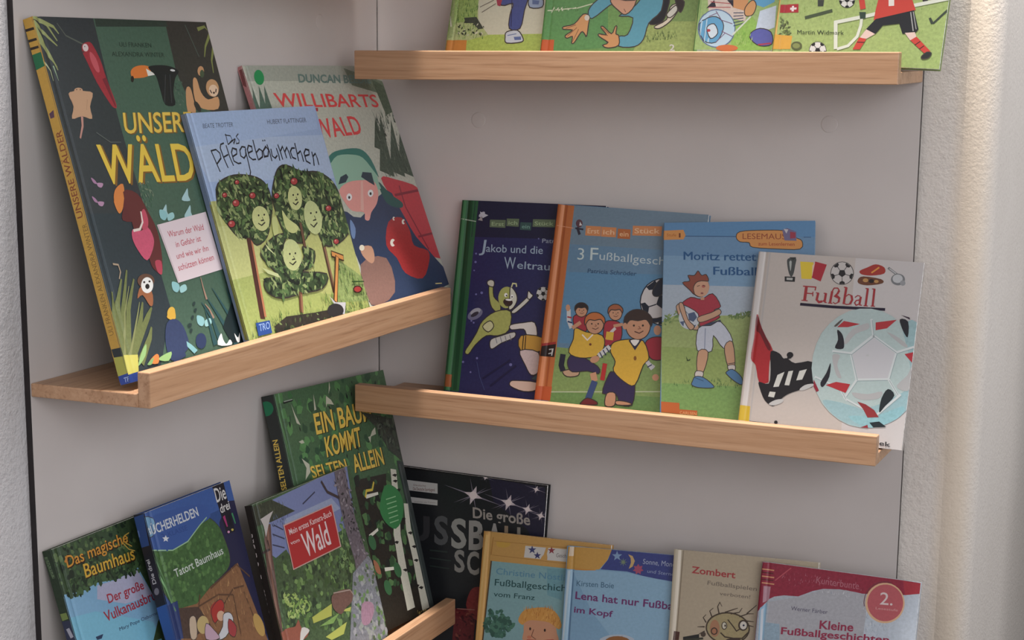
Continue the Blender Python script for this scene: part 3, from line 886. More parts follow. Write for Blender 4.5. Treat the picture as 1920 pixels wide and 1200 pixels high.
('s', (186, 66, 66), 0, 0, 0, (2007,1151, 1982,1134, 1943,1130, 1912,1140, 1907,1159, 1931,1176, 1970,1181, 2002,1170)),
('s', (220, 140, 130), 0, 0, 0, (1963,1163, 1955,1157, 1941,1155, 1930,1159, 1928,1166, 1937,1171, 1951,1173, 1962,1169)),
('s', (60, 30, 30), 0, 0, 0, (1990,821, 1962,803, 1916,798, 1880,811, 1874,833, 1902,852, 1948,856, 1984,844)),
('s', (186, 66, 66), 0, 0, 0, (1978,823, 1956,807, 1919,804, 1890,814, 1886,832, 1908,847, 1945,850, 1974,840)),
('s', (220, 140, 130), 0, 0, 0, (1938,834, 1930,829, 1917,827, 1907,831, 1906,837, 1914,842, 1926,844, 1936,840)),
('s', (206, 212, 140), 0.15, 0, 0, (860,1168, 807,1085, 699,1050, 600,1081, 566,1160, 618,1242, 725,1278, 826,1248)),
('s', (40, 40, 36), 0, 0, 0, (704,1194, 697,1188, 686,1186, 678,1190, 678,1196, 685,1203, 696,1204, 704,1201)),
('s', (40, 40, 36), 0, 0, 0, (800,1192, 793,1186, 782,1184, 773,1187, 773,1194, 780,1200, 791,1202, 799,1199)),
('l', (60, 60, 44), 0, 0, 10.2, 10.2, (739,1173, 755,1146, 702,1144)),
('l', (60, 60, 44), 0, 0, 12.7, 12.7, (648,1125, 694,1101, 766,1124)),
('s', (206, 212, 140), 0.15, 0, 0, (1522,1300, 1463,1219, 1365,1186, 1284,1221, 1267,1302, 1325,1383, 1423,1416, 1505,1383)),
('s', (40, 40, 36), 0, 0, 0, (1392,1331, 1384,1324, 1373,1322, 1364,1326, 1363,1333, 1371,1339, 1383,1341, 1391,1338)),
('s', (40, 40, 36), 0, 0, 0, (1476,1330, 1468,1324, 1456,1322, 1447,1326, 1447,1333, 1454,1339, 1466,1341, 1475,1337)),
('l', (60, 60, 44), 0, 0, 10.7, 10.7, (1418,1311, 1430,1284, 1383,1281)),
('l', (60, 60, 44), 0, 0, 13.4, 13.4, (1334,1261, 1373,1238, 1437,1262)),
('s', (196, 206, 140), 0.15, 0, 0, (1785,1096, 1723,979, 1602,930, 1494,976, 1461,1090, 1521,1205, 1640,1256, 1750,1211)),
('s', (40, 40, 36), 0, 0, 0, (1619,1135, 1611,1129, 1599,1127, 1590,1131, 1589,1138, 1597,1144, 1609,1146, 1618,1143)),
('s', (40, 40, 36), 0, 0, 0, (1725,1135, 1717,1128, 1705,1126, 1696,1130, 1695,1137, 1703,1144, 1715,1146, 1725,1142)),
('l', (60, 60, 44), 0, 0, 11, 11, (1654,1107, 1666,1069, 1606,1064)),
('l', (60, 60, 44), 0, 0, 13.7, 13.7, (1542,1036, 1590,1003, 1674,1038)),
('s', (196, 206, 140), 0.15, 0, 0, (1236,779, 1167,673, 1040,632, 931,678, 902,784, 970,890, 1095,933, 1206,887)),
('s', (40, 40, 36), 0, 0, 0, (1061,822, 1053,816, 1042,814, 1033,818, 1033,825, 1040,831, 1052,832, 1060,829)),
('s', (40, 40, 36), 0, 0, 0, (1170,818, 1163,812, 1151,810, 1143,814, 1142,821, 1150,827, 1161,829, 1170,825)),
('l', (60, 60, 44), 0, 0, 10.5, 10.5, (1100,794, 1115,758, 1054,755)),
('l', (60, 60, 44), 0, 0, 13.1, 13.1, (990,731, 1041,699, 1125,729)),
('s', (204, 210, 134), 0.1, 0, 0, (1105,1207, 1172,1123, 1312,1032, 1209,979, 1088,1033)),
('s', (198, 206, 130), 0, 0, 0, (893,1148, 979,1140, 927,990, 851,998)),
('l', (110, 76, 56), 0, 0, 42.8, 42.8, (1368,1066, 1329,813)),
('s', (64, 84, 52), 0.6, 0, 13, (574,873, 842,980, 1059,978, 913,837, 915,702, 1115,660, 1281,759, 1285,837, 1483,777, 1376,649, 1166,614, 1593,544, 1448,422, 1064,421, 695,421, 489,504, 495,617, 731,627, 570,798)),
('x', ((92, 124, 70), (160, 172, 112), (46, 58, 40), (104, 130, 74), (138, 158, 96), (64, 92, 54), (34, 42, 34), (150, 168, 104),), 237, 56, 13, 'leaf', (574,873, 842,980, 1059,978, 913,837, 915,702, 1115,660, 1281,759, 1285,837, 1483,777, 1376,649, 1166,614, 1593,544, 1448,422, 1064,421, 695,421, 489,504, 495,617, 731,627, 570,798)),
('p', (204, 212, 150), 0, 0, 0, (661,940, 766,834, 789,808, 683,881)),
('p', (204, 212, 150), 0, 0, 0, (500,730, 740,645, 755,605, 572,665)),
('s', (200, 208, 140), 0.15, 0, 0, (1204,762, 1143,674, 1028,640, 928,679, 900,767, 960,853, 1074,888, 1175,851)),
('s', (40, 40, 36), 0, 0, 0, (1044,797, 1037,791, 1025,789, 1017,793, 1016,800, 1024,806, 1035,808, 1043,804)),
('s', (40, 40, 36), 0, 0, 0, (1144,793, 1136,787, 1125,785, 1116,789, 1115,796, 1123,802, 1134,804, 1143,800)),
('l', (60, 60, 44), 0, 0, 10.5, 10.5, (1080,774, 1095,744, 1039,742)),
('l', (60, 60, 44), 0, 0, 13.1, 13.1, (983,723, 1031,696, 1106,720)),
('l', (110, 70, 50), 0, 0, 57.4, 57.4, (1034,435, 958,250)),
('l', (160, 110, 80), 0, 0, 26.1, 26.1, (1038,415, 972,248)),
('x', ((70, 104, 52), (110, 150, 70), (50, 76, 44), (140, 166, 84),), 260, 46.3, 21, 'grass', (1823,599, 2151,520, 2247,414, 2247,49, 50,117, 48,247, 922,294, 1613,361)),
('p', (56, 52, 44), 0.6, 0, 0, (433,191, 679,251, 1184,219, 1568,206, 1714,105, 1350,97, 472,128)),
('x', ((40, 48, 36), (86, 100, 60), (130, 150, 90),), 80, 40, 22, 'leaf', (424,173, 670,233, 1558,187, 2183,122, 2230,54, 462,111)),
('l', (70, 46, 30), 0, 0, 67.1, 67.1, (1770,722, 1977,655)),
('l', (216, 144, 72), 0, 0, 41.9, 41.9, (1777,721, 1970,658)),
('l', (70, 46, 30), 0, 0, 66.4, 66.4, (1863,686, 1599,262)),
('l', (220, 146, 76), 0, 0, 41.5, 41.5, (1863,680, 1608,271)),
('p', (196, 196, 204), 0, 0, 0, (1518,333, 1599,262, 1787,237, 1706,127, 1622,158)),
('s', (50, 48, 50), 0, 0, 0, (1708,167, 1639,128, 1523,124, 1429,157, 1411,208, 1478,246, 1593,251, 1689,218)),
('s', (60, 30, 28), 0, 0, 0, (2166,320, 2127,298, 2060,296, 2005,314, 1993,341, 2032,363, 2099,365, 2154,347)),
('s', (176, 60, 56), 0, 0, 0, (2146,322, 2117,307, 2065,305, 2022,319, 2013,339, 2042,354, 2093,356, 2137,342)),
('l', (50, 80, 40), 0, 0, 11.5, 11.5, (2011,417, 2327,379)),
('p', (44, 80, 160), 0, 0, 0, (158,264, 390,257, 373,143, 146,147)),
('t', (150, 180, 230), 0.01, 0, 0, (180, 186, 361, 186, 198, 247), 'TRO'),
('p', (128, 128, 60), 0.2, 1, 0, (19,1354, 0,1354, 0,231, 6,138, 40,145)),
('t', (92, 92, 48), 0, 1, 0, (-19, 476, -24, 1269, 13, 474), 'DAS PFLEGEBÄUMCHEN'),
)
ART['C'] = (
('b', (205, 208, 192), 0.25, 0),
('b', (195, 127, 127), 0.2, 1),
('p', (179, 184, 171), 0.2, 0, 0, (67,2601, 2727,2601, 2727,2429, 11,2447)),
('x', ((124, 143, 127), (91, 111, 101), (156, 171, 153),), 60, 61.3, 30, 'grass', (2289,2076, 2727,2066, 2727,1384, 2094,1352)),
('p', (119, 135, 114), 0.6, 0, 0, (1958,2574, 2719,2428, 2727,2388, 2727,2264, 2021,2387)),
('p', (91, 109, 88), 0.7, 0, 0, (2491,2454, 2711,2380, 2727,2319, 2727,2077, 2560,2046)),
('p', (80, 96, 80), 0.7, 0, 0, (2425,2049, 2297,1364, 2016,1451)),
('p', (80, 96, 80), 0.7, 0, 0, (2635,1996, 2536,1350, 2249,1438)),
('p', (80, 96, 80), 0.7, 0, 0, (2727,1837, 2727,1340, 2439,1428)),
('p', (80, 96, 80), 0.7, 0, 0, (2727,1618, 2727,1376, 2584,1420)),
('p', (80, 96, 80), 0.7, 0, 0, (2275,2005, 2349,1623, 2067,1706)),
('x', ((52, 67, 57), (117, 130, 111), (70, 88, 75),), 70, 76.5, 31, 'grass', (2273,2053, 2727,2041, 2727,1363, 2156,1372)),
('p', (93, 124, 109), 0.4, 0, 0, (0,2255, 69,2405, 81,2167, 0,2169)),
('p', (93, 124, 109), 0.4, 0, 0, (183,2404, 195,2165, 73,2167)),
('p', (93, 124, 109), 0.4, 0, 0, (279,2403, 291,2163, 168,2165)),
('s', (36, 166, 93), 0, 0, 0, (331,2492, 292,2436, 222,2407, 161,2422, 145,2473, 183,2528, 253,2557, 314,2543)),
('t', (111, 143, 135), 0.03, 0, 0, (950, 2428, 2460, 2406, 982, 2514), 'DUNCAN BEEDIE'),
('t', (254, 83, 85), 0.012, 0, 0, (388, 2186, 2466, 2139, 393, 2324), 'WILLIBARTS'),
('t', (254, 83, 85), 0.012, 0, 0, (963, 1841, 1920, 1861, 938, 2037), 'WALD'),
('p', (205, 65, 67), 0, 0, 0, (1056,2159, 1161,2157, 1139,2122, 1034,2124)),
('s', (221, 67, 78), 0.15, 0, 0, (1986,1370, 2281,1341, 2783,1190, 2754,852, 2856,551, 2833,406, 2497,488, 2287,771, 2112,1092)),
('l', (156, 44, 62), 0, 0, 27.2, 27.2, (2165,1171, 2783,1190)),
('l', (156, 44, 62), 0, 0, 23.6, 23.6, (2329,1267, 2316,1030, 2529,533)),
('l', (156, 44, 62), 0, 0, 24, 24, (2383,691, 2805,702)),
('s', (57, 72, 106), 0.2, 0, 0, (997,1083, 1294,992, 2018,1240, 2191,992, 2336,695, 2611,429, 2762,122, 1432,91, 937,108, 975,505, 931,776)),
('s', (52, 101, 96), 0, 0, 0, (1895,1341, 2080,1188, 2276,1080, 2204,1026, 1928,1105)),
('s', (158, 205, 179), 0, 0, 0, (1034,1616, 1202,1675, 1570,1693, 1801,1624, 1908,1503, 1903,1317, 1835,1251, 1051,1302, 994,1484)),
('s', (65, 135, 122), 0, 0, 0, (1040,1638, 1216,1697, 1585,1715, 1793,1683, 1907,1573, 1947,1384, 1878,1458, 1741,1604, 1541,1648, 1231,1651, 1028,1571)),
('s', (255, 171, 161), 0.06, 0, 0, (1051,1302, 1269,1367, 1544,1373, 1804,1346, 1829,1228, 1717,1109, 1547,1029, 1450,952, 1369,968, 1394,1041, 1168,1074, 1066,1189)),
('p', (255, 195, 182), 0, 0, 0, (1537,1362, 1584,1364, 1401,1052, 1344,1068)),
('p', (54, 72, 85), 0, 0, 0, (1065,1357, 1155,1430, 1291,1456, 1313,1421, 1226,1370)),
('p', (54, 72, 85), 0, 0, 0, (1574,1406, 1636,1457, 1818,1438, 1801,1300, 1707,1340)),
('s', (255, 255, 255), 0, 0, 0, (1254,1212, 1220,1187, 1174,1179, 1142,1193, 1143,1220, 1176,1244, 1222,1253, 1254,1239)),
('s', (39, 36, 39), 0, 0, 0, (1217,1210, 1203,1200, 1186,1197, 1173,1202, 1174,1213, 1187,1223, 1205,1227, 1217,1221)),
('s', (255, 255, 255), 0, 0, 0, (1717,1222, 1682,1197, 1634,1188, 1601,1202, 1601,1230, 1636,1255, 1684,1263, 1718,1250)),
('s', (39, 36, 39), 0, 0, 0, (1678,1220, 1664,1209, 1646,1206, 1633,1212, 1634,1223, 1647,1233, 1666,1237, 1679,1231)),
('s', (195, 57, 59), 0.25, 0, 0, (1839,902, 2145,925, 2240,775, 2226,610, 2497,524, 2434,399, 2175,248, 1844,343, 1767,514, 1632,666)),
('s', (255, 247, 234), 0, 0, 0, (2003,924, 1985,911, 1962,906, 1946,914, 1948,929, 1965,942, 1989,946, 2004,939)),
('s', (195, 57, 59), 0, 0, 0, (1975,926, 2012,937, 1994,911)),
('s', (255, 247, 234), 0, 0, 0, (2198,873, 2174,855, 2142,849, 2121,859, 2124,879, 2147,897, 2179,903, 2200,893)),
('s', (195, 57, 59), 0, 0, 0, (2161,876, 2211,891, 2186,855)),
('s', (255, 247, 234), 0, 0, 0, (1838,674, 1803,648, 1757,640, 1727,655, 1730,684, 1764,711, 1810,719, 1841,704)),
('s', (195, 57, 59), 0, 0, 0, (1784,679, 1856,701, 1820,648)),
('s', (156, 117, 106), 0.2, 0, 0, (988,526, 1545,536, 1490,176, 937,108)),
('s', (221, 166, 135), 0, 0, 0, (1099,694, 1318,684, 1305,561, 1206,514, 1085,605)),
('s', (255, 247, 221), 0, 0, 0, (1168,683, 1139,663, 1097,658, 1067,670, 1066,692, 1095,712, 1136,717, 1167,705)),
('s', (124, 156, 208), 0, 0, 0, (1068,988, 1118,894, 1028,790, 993,838)),
('l', (255, 234, 156), 0, 0, 10.2, 10.2, (2421,161, 2569,149)),
('p', (130, 65, 65), 0, 1, 0, (46,2570, 0,2572, 0,2539, 26,2394, 57,2426)),
)
ART['D'] = (
('b', (79, 115, 79), 0.4, 0),
('b', (52, 57, 55), 0.1, 1),
('x', ((91, 146, 86), (72, 124, 74), (57, 93, 67), (100, 158, 93),), 120, 104.2, 40, 'blob', (35,2682, 2280,2692, 2280,2462, 2251,1678, 309,1781)),
('x', ((43, 57, 48), (36, 48, 43),), 26, 48.9, 41, 'leaf', (82,2617, 2140,2664, 2211,1795, 340,1857)),
('l', (84, 132, 84), 0, 0, 21.1, 21.1, (14,2675, 46,2064)),
('l', (108, 156, 100), 0, 0, 10.5, 10.5, (-14,2668, 56,2043)),
('p', (211, 211, 187), 0, 0, 0, (270,2573, 303,2468, 365,2338, 300,2368)),
('p', (211, 211, 187), 0, 0, 0, (731,2617, 723,2453, 681,2449)),
('p', (211, 211, 187), 0, 0, 0, (969,2567, 1049,2515, 1086,2458, 955,2485, 920,2448)),
('p', (211, 211, 187), 0, 0, 0, (263,2182, 342,2190, 367,2156, 309,2155)),
('p', (211, 211, 187), 0, 0, 0, (1752,2081, 1832,2113, 1822,2039, 1684,2026)),
('p', (211, 211, 187), 0, 0, 0, (251,2012, 371,1933, 358,1854, 237,1793, 302,1904)),
('p', (211, 211, 187), 0, 0, 0, (1643,2032, 1709,2033, 1666,1964)),
('p', (211, 211, 187), 0, 0, 0, (1086,2702, 1091,2702, 1080,2637, 1028,2581)),
('p', (211, 211, 187), 0, 0, 0, (1916,2102, 1978,2071, 1933,2008)),
('p', (40, 48, 43), 0, 0, 0, (135,2610, 314,2617, 320,2595, 137,2586)),
('p', (180, 189, 177), 0, 0, 0, (148,2614, 314,2616, 314,2607, 151,2604)),
('t', (52, 48, 31), 0.02, 0, 0, (641, 2200, 1823, 2195, 658, 2411), 'EIN BAUM'),
('t', (255, 213, 86), 0.02, 0, 0, (625, 2208, 1805, 2204, 641, 2419), 'EIN BAUM'),
('t', (52, 48, 31), 0.02, 0, 0, (750, 1945, 1500, 1952, 771, 2148), 'KOMMT'),
('t', (255, 213, 86), 0.02, 0, 0, (733, 1954, 1483, 1961, 754, 2157), 'KOMMT'),
('t', (52, 48, 31), 0.02, 0, 0, (396, 1777, 1107, 1747, 378, 1902), 'SELTEN'),
('t', (255, 213, 86), 0.02, 0, 0, (380, 1786, 1090, 1756, 362, 1910), 'SELTEN'),
('t', (52, 48, 31), 0.02, 0, 0, (1230, 1701, 1886, 1690, 1226, 1888), 'ALLEIN'),
('t', (255, 213, 86), 0.02, 0, 0, (1213, 1711, 1868, 1699, 1209, 1897), 'ALLEIN'),
('p', (72, 79, 69), 0.6, 0, 0, (1594,2318, 2280,2143, 2280,1652, 2006,1848, 1853,2110)),
('x', ((52, 62, 55), (84, 100, 79), (108, 120, 103),), 40, 65.8, 44, 'leaf', (1634,2313, 2280,2162, 2280,1733, 2024,1889)),
('p', (55, 50, 43), 0.5, 0, 0, (0,78, 1212,1630, 1982,1589, 2103,1041, 2244,0, 153,0, 0,40)),
('x', ((79, 120, 72), (62, 96, 62), (96, 139, 84), (45, 48, 43),), 130, 89.1, 42, 'blob', (1229,1670, 1982,1589, 2211,245, 1141,484)),
('p', (60, 69, 69), 0, 0, 0, (2178,0, 2143,1695, 2280,1660, 2280,0)),
('l', (91, 103, 100), 0, 0, 18.6, 18.6, (2189,1644, 2202,69)),
('l', (237, 235, 216), 0.12, 0, 120.9, 175.4, (2029,1615, 1948,1289, 1811,922, 1775,538, 1771,104)),
('l', (237, 235, 216), 0.12, 0, 92.2, 166, (2143,1210, 2083,935, 2100,601, 2090,272, 2088,30)),
('p', (48, 43, 40), 0, 0, 0, (1958,1495, 2024,1499, 2071,1483, 2025,1462)),
('p', (48, 43, 40), 0, 0, 0, (1972,1558, 2038,1563, 2086,1546, 2040,1525)),
('p', (48, 43, 40), 0, 0, 0, (1707,860, 1771,862, 1817,844, 1772,825)),
('p', (48, 43, 40), 0, 0, 0, (1767,540, 1832,541, 1878,522, 1833,504)),
('p', (48, 43, 40), 0, 0, 0, (1946,326, 2012,327, 2060,307, 2014,289)),
('p', (48, 43, 40), 0, 0, 0, (2044,898, 2110,901, 2158,883, 2111,863)),
('p', (48, 43, 40), 0, 0, 0, (2065,740, 2131,742, 2179,724, 2133,704)),
('p', (48, 43, 40), 0, 0, 0, (2043,590, 2110,592, 2158,573, 2111,554)),
('p', (48, 43, 40), 0, 0, 0, (2022,287, 2088,288, 2136,268, 2090,250)),
('p', (48, 43, 40), 0, 0, 0, (1989,1391, 2055,1395, 2102,1378, 2056,1358)),
('p', (48, 43, 40), 0, 0, 0, (1959,1068, 2024,1071, 2072,1054, 2026,1034)),
('p', (48, 43, 40), 0, 0, 0, (1871,670, 1937,672, 1984,653, 1938,634)),
('l', (247, 244, 228), 0, 0, 41.1, 29.4, (1329,1428, 1595,1420)),
('l', (247, 244, 228), 0, 0, 40.7, 29.1, (1227,1015, 1434,1055)),
('l', (247, 244, 228), 0, 0, 41.3, 29.5, (1393,624, 1648,587)),
('l', (237, 206, 72), 0, 0, 26.4, 26.4, (1314,1423, 1364,1488, 1488,1477, 1556,1552)),
('s', (69, 153, 86), 0, 0, 0, (1637,1366, 1797,1478, 1994,1412, 2088,1264, 2006,1081, 1805,988, 1625,1088, 1555,1230)),
('l', (156, 216, 156), 0, 0, 12.1, 12.1, (1731,1327, 1954,1323)),
('l', (156, 216, 156), 0, 0, 12.1, 12.1, (1726,1276, 1945,1272)),
('l', (156, 216, 156), 0, 0, 12.1, 12.1, (1721,1225, 1936,1221)),
('l', (156, 216, 156), 0, 0, 12, 12, (1716,1174, 1927,1170)),
('l', (156, 216, 156), 0, 0, 12, 12, (1712,1123, 1918,1120)),
('l', (156, 216, 156), 0, 0, 12, 12, (1707,1072, 1909,1069)),
('s', (69, 124, 79), 0, 0, 0, (1329,941, 1314,883, 1265,862, 1211,890, 1184,950, 1199,1008, 1248,1029, 1302,1001)),
('s', (69, 124, 79), 0, 0, 0, (1735,556, 1719,498, 1668,477, 1612,507, 1584,569, 1600,627, 1651,648, 1707,619)),
('s', (69, 124, 79), 0, 0, 0, (1452,424, 1436,366, 1386,346, 1332,376, 1305,437, 1320,495, 1370,515, 1425,486)),
('s', (192, 124, 91), 0, 0, 0, (1200,767, 1282,707, 1299,597, 1208,638)),
('t', (228, 204, 108), 0, 0, 0, (1844, -1, 2091, -15, 1846, 64), 'Verlag'),
('s', (33, 132, 88), 0, 1, 0, (41,2563, 78,2516, 141,2504, 193,2535, 203,2591, 166,2638, 103,2649, 52,2618)),
('t', (255, 213, 86), 0.02, 1, 0, (89, 1747, 72, 2256, 150, 1746), 'SELTEN ALLEIN'),
)
ART['E'] = (
('b', (74, 101, 65), 0.5, 0),
('b', (42, 36, 33), 0.2, 1),
('p', (127, 137, 186), 0.12, 0, 0, (195,1912, 1242,1944, 1865,1944, 1790,1369, 317,1289, 149,1420)),
('p', (159, 169, 201), 0.15, 0, 0, (495,1696, 1429,1704, 1556,1565, 423,1533)),
('p', (65, 69, 53), 0.6, 0, 0, (0,1928, 340,1925, 712,1730, 252,1722, 0,1740)),
('x', ((50, 59, 42), (95, 101, 74), (74, 80, 59),), 40, 45, 50, 'grass', (0,1884, 0,1929, 337,1918, 686,1736, 263,1749)),
('x', ((101, 116, 148), (63, 74, 84),), 30, 33.1, 51, 'grass', (275,1776, 612,1700, 471,1641, 244,1575)),
('l', (63, 63, 89), 0, 0, 14.4, 14.4, (874,1763, 1042,1803, 1144,1828)),
('l', (63, 63, 89), 0, 0, 13.7, 13.7, (291,1683, 427,1607)),
('l', (63, 63, 89), 0, 0, 13.7, 13.7, (231,1608, 418,1519)),
('l', (63, 63, 89), 0, 0, 13.6, 13.6, (190,1514, 382,1438)),
('p', (76, 97, 61), 0.8, 0, 0, (0,804, 188,1381, 402,1418, 498,1244, 962,1219, 1750,1282, 1930,365, 1930,82, 0,590)),
('x', ((99, 133, 69), (69, 93, 50), (125, 159, 89), (53, 69, 46), (89, 116, 74),), 300, 56.5, 52, 'blob', (0,772, 214,1375, 1406,1236, 1643,1051, 1513,350, 0,665)),
('x', ((159, 186, 93), (127, 165, 78), (180, 201, 116),), 70, 45.6, 53, 'leaf', (175,1028, 535,931, 607,760, 183,788)),
('x', ((127, 159, 95), (95, 127, 80),), 60, 50, 54, 'leaf', (1523,1493, 1677,1267, 1447,909, 1274,1017)),
('p', (186, 190, 84), 0, 0, 0, (576,692, 982,719, 932,608, 579,631)),
('p', (190, 197, 89), 0, 0, 0, (737,448, 1184,475, 1077,380, 832,389)),
('p', (135, 175, 89), 0.3, 0, 0, (672,574, 1082,597, 928,532)),
('p', (197, 201, 95), 0, 0, 0, (1088,611, 1333,591, 1285,557)),
('l', (110, 78, 67), 0.35, 0, 105.4, 134.1, (183,1723, 87,1436, 25,1068, -58,620)),
('l', (148, 106, 89), 0, 0, 30.7, 38.3, (171,1696, 77,1350, 5,926, -33,613)),
('p', (199, 190, 186), 0, 0, 0, (87,1789, 326,1816, 238,1755, 106,1608, 109,1710)),
('l', (63, 46, 44), 0, 0, 22.9, 22.9, (-74,1475, 122,1486, 119,1575)),
('l', (118, 106, 114), 0.45, 0, 217.4, 282.7, (1706,1963, 1674,1683, 1672,1396, 1725,1015, 1700,748, 1697,459)),
('x', ((159, 148, 154), (82, 74, 78), (63, 59, 61), (135, 127, 137),), 90, 41.6, 55, 'leaf', (1527,1920, 1811,1910, 1881,992, 1764,602, 1603,965, 1560,1644)),
('l', (74, 59, 59), 0, 0, 29.7, 29.7, (1301,1904, 1369,1780, 1573,1673)),
('p', (135, 137, 146), 0.6, 0, 0, (1505,894, 1881,992, 1930,919, 1930,346, 1861,88, 1163,292)),
('x', ((114, 148, 89), (159, 165, 159), (89, 106, 80), (169, 169, 175),), 110, 55.9, 56, 'blob', (1505,894, 1874,978, 1930,821, 1930,84, 1254,282)),
('s', (180, 137, 159), 0.3, 0, 0, (1548,564, 1731,530, 1757,442, 1608,339, 1462,380)),
('s', (125, 89, 78), 0.35, 0, 0, (1013,788, 1205,799, 1404,746, 1373,643, 1213,608, 1104,576, 990,670)),
('l', (180, 159, 148), 0, 0, 10.6, 10.6, (1053,808, 1377,756, 1419,694)),
('s', (159, 89, 69), 0.2, 0, 0, (-71,654, 68,717, 256,693, 330,731, 352,650, 476,600, 331,536)),
('s', (218, 212, 207), 0, 0, 0, (352,650, 478,591, 368,555, 262,511)),
('p', (159, 89, 69), 0, 0, 0, (219,673, 330,744, 326,643)),
('s', (201, 116, 95), 0, 0, 0, (2041,756, 2016,747, 1970,752, 1930,769, 1919,788, 1944,798, 1990,792, 2030,775)),
('p', (218, 169, 159), 0, 0, 0, (440,1649, 1403,1647, 1397,1203, 434,1203)),
('p', (197, 46, 46), 0, 0, 0, (457,1636, 1386,1638, 1377,1215, 450,1213)),
('t', (239, 218, 218), 0.004, 0, 1, (515, 1532, 1352, 1535, 512, 1590), 'Mein erstes Kamera-Buch'),
('t', (239, 218, 218), 0, 0, 1, (496, 1437, 663, 1433, 490, 1475), 'vom'),
('t', (239, 218, 218), 0.012, 0, 1, (711, 1260, 1223, 1277, 697, 1495), 'Wald'),
('t', (212, 201, 201), 0.01, 1, 1, (89, 663, 69, 1721, 150, 654), 'Mein erstes Kamera-Buch'),
)
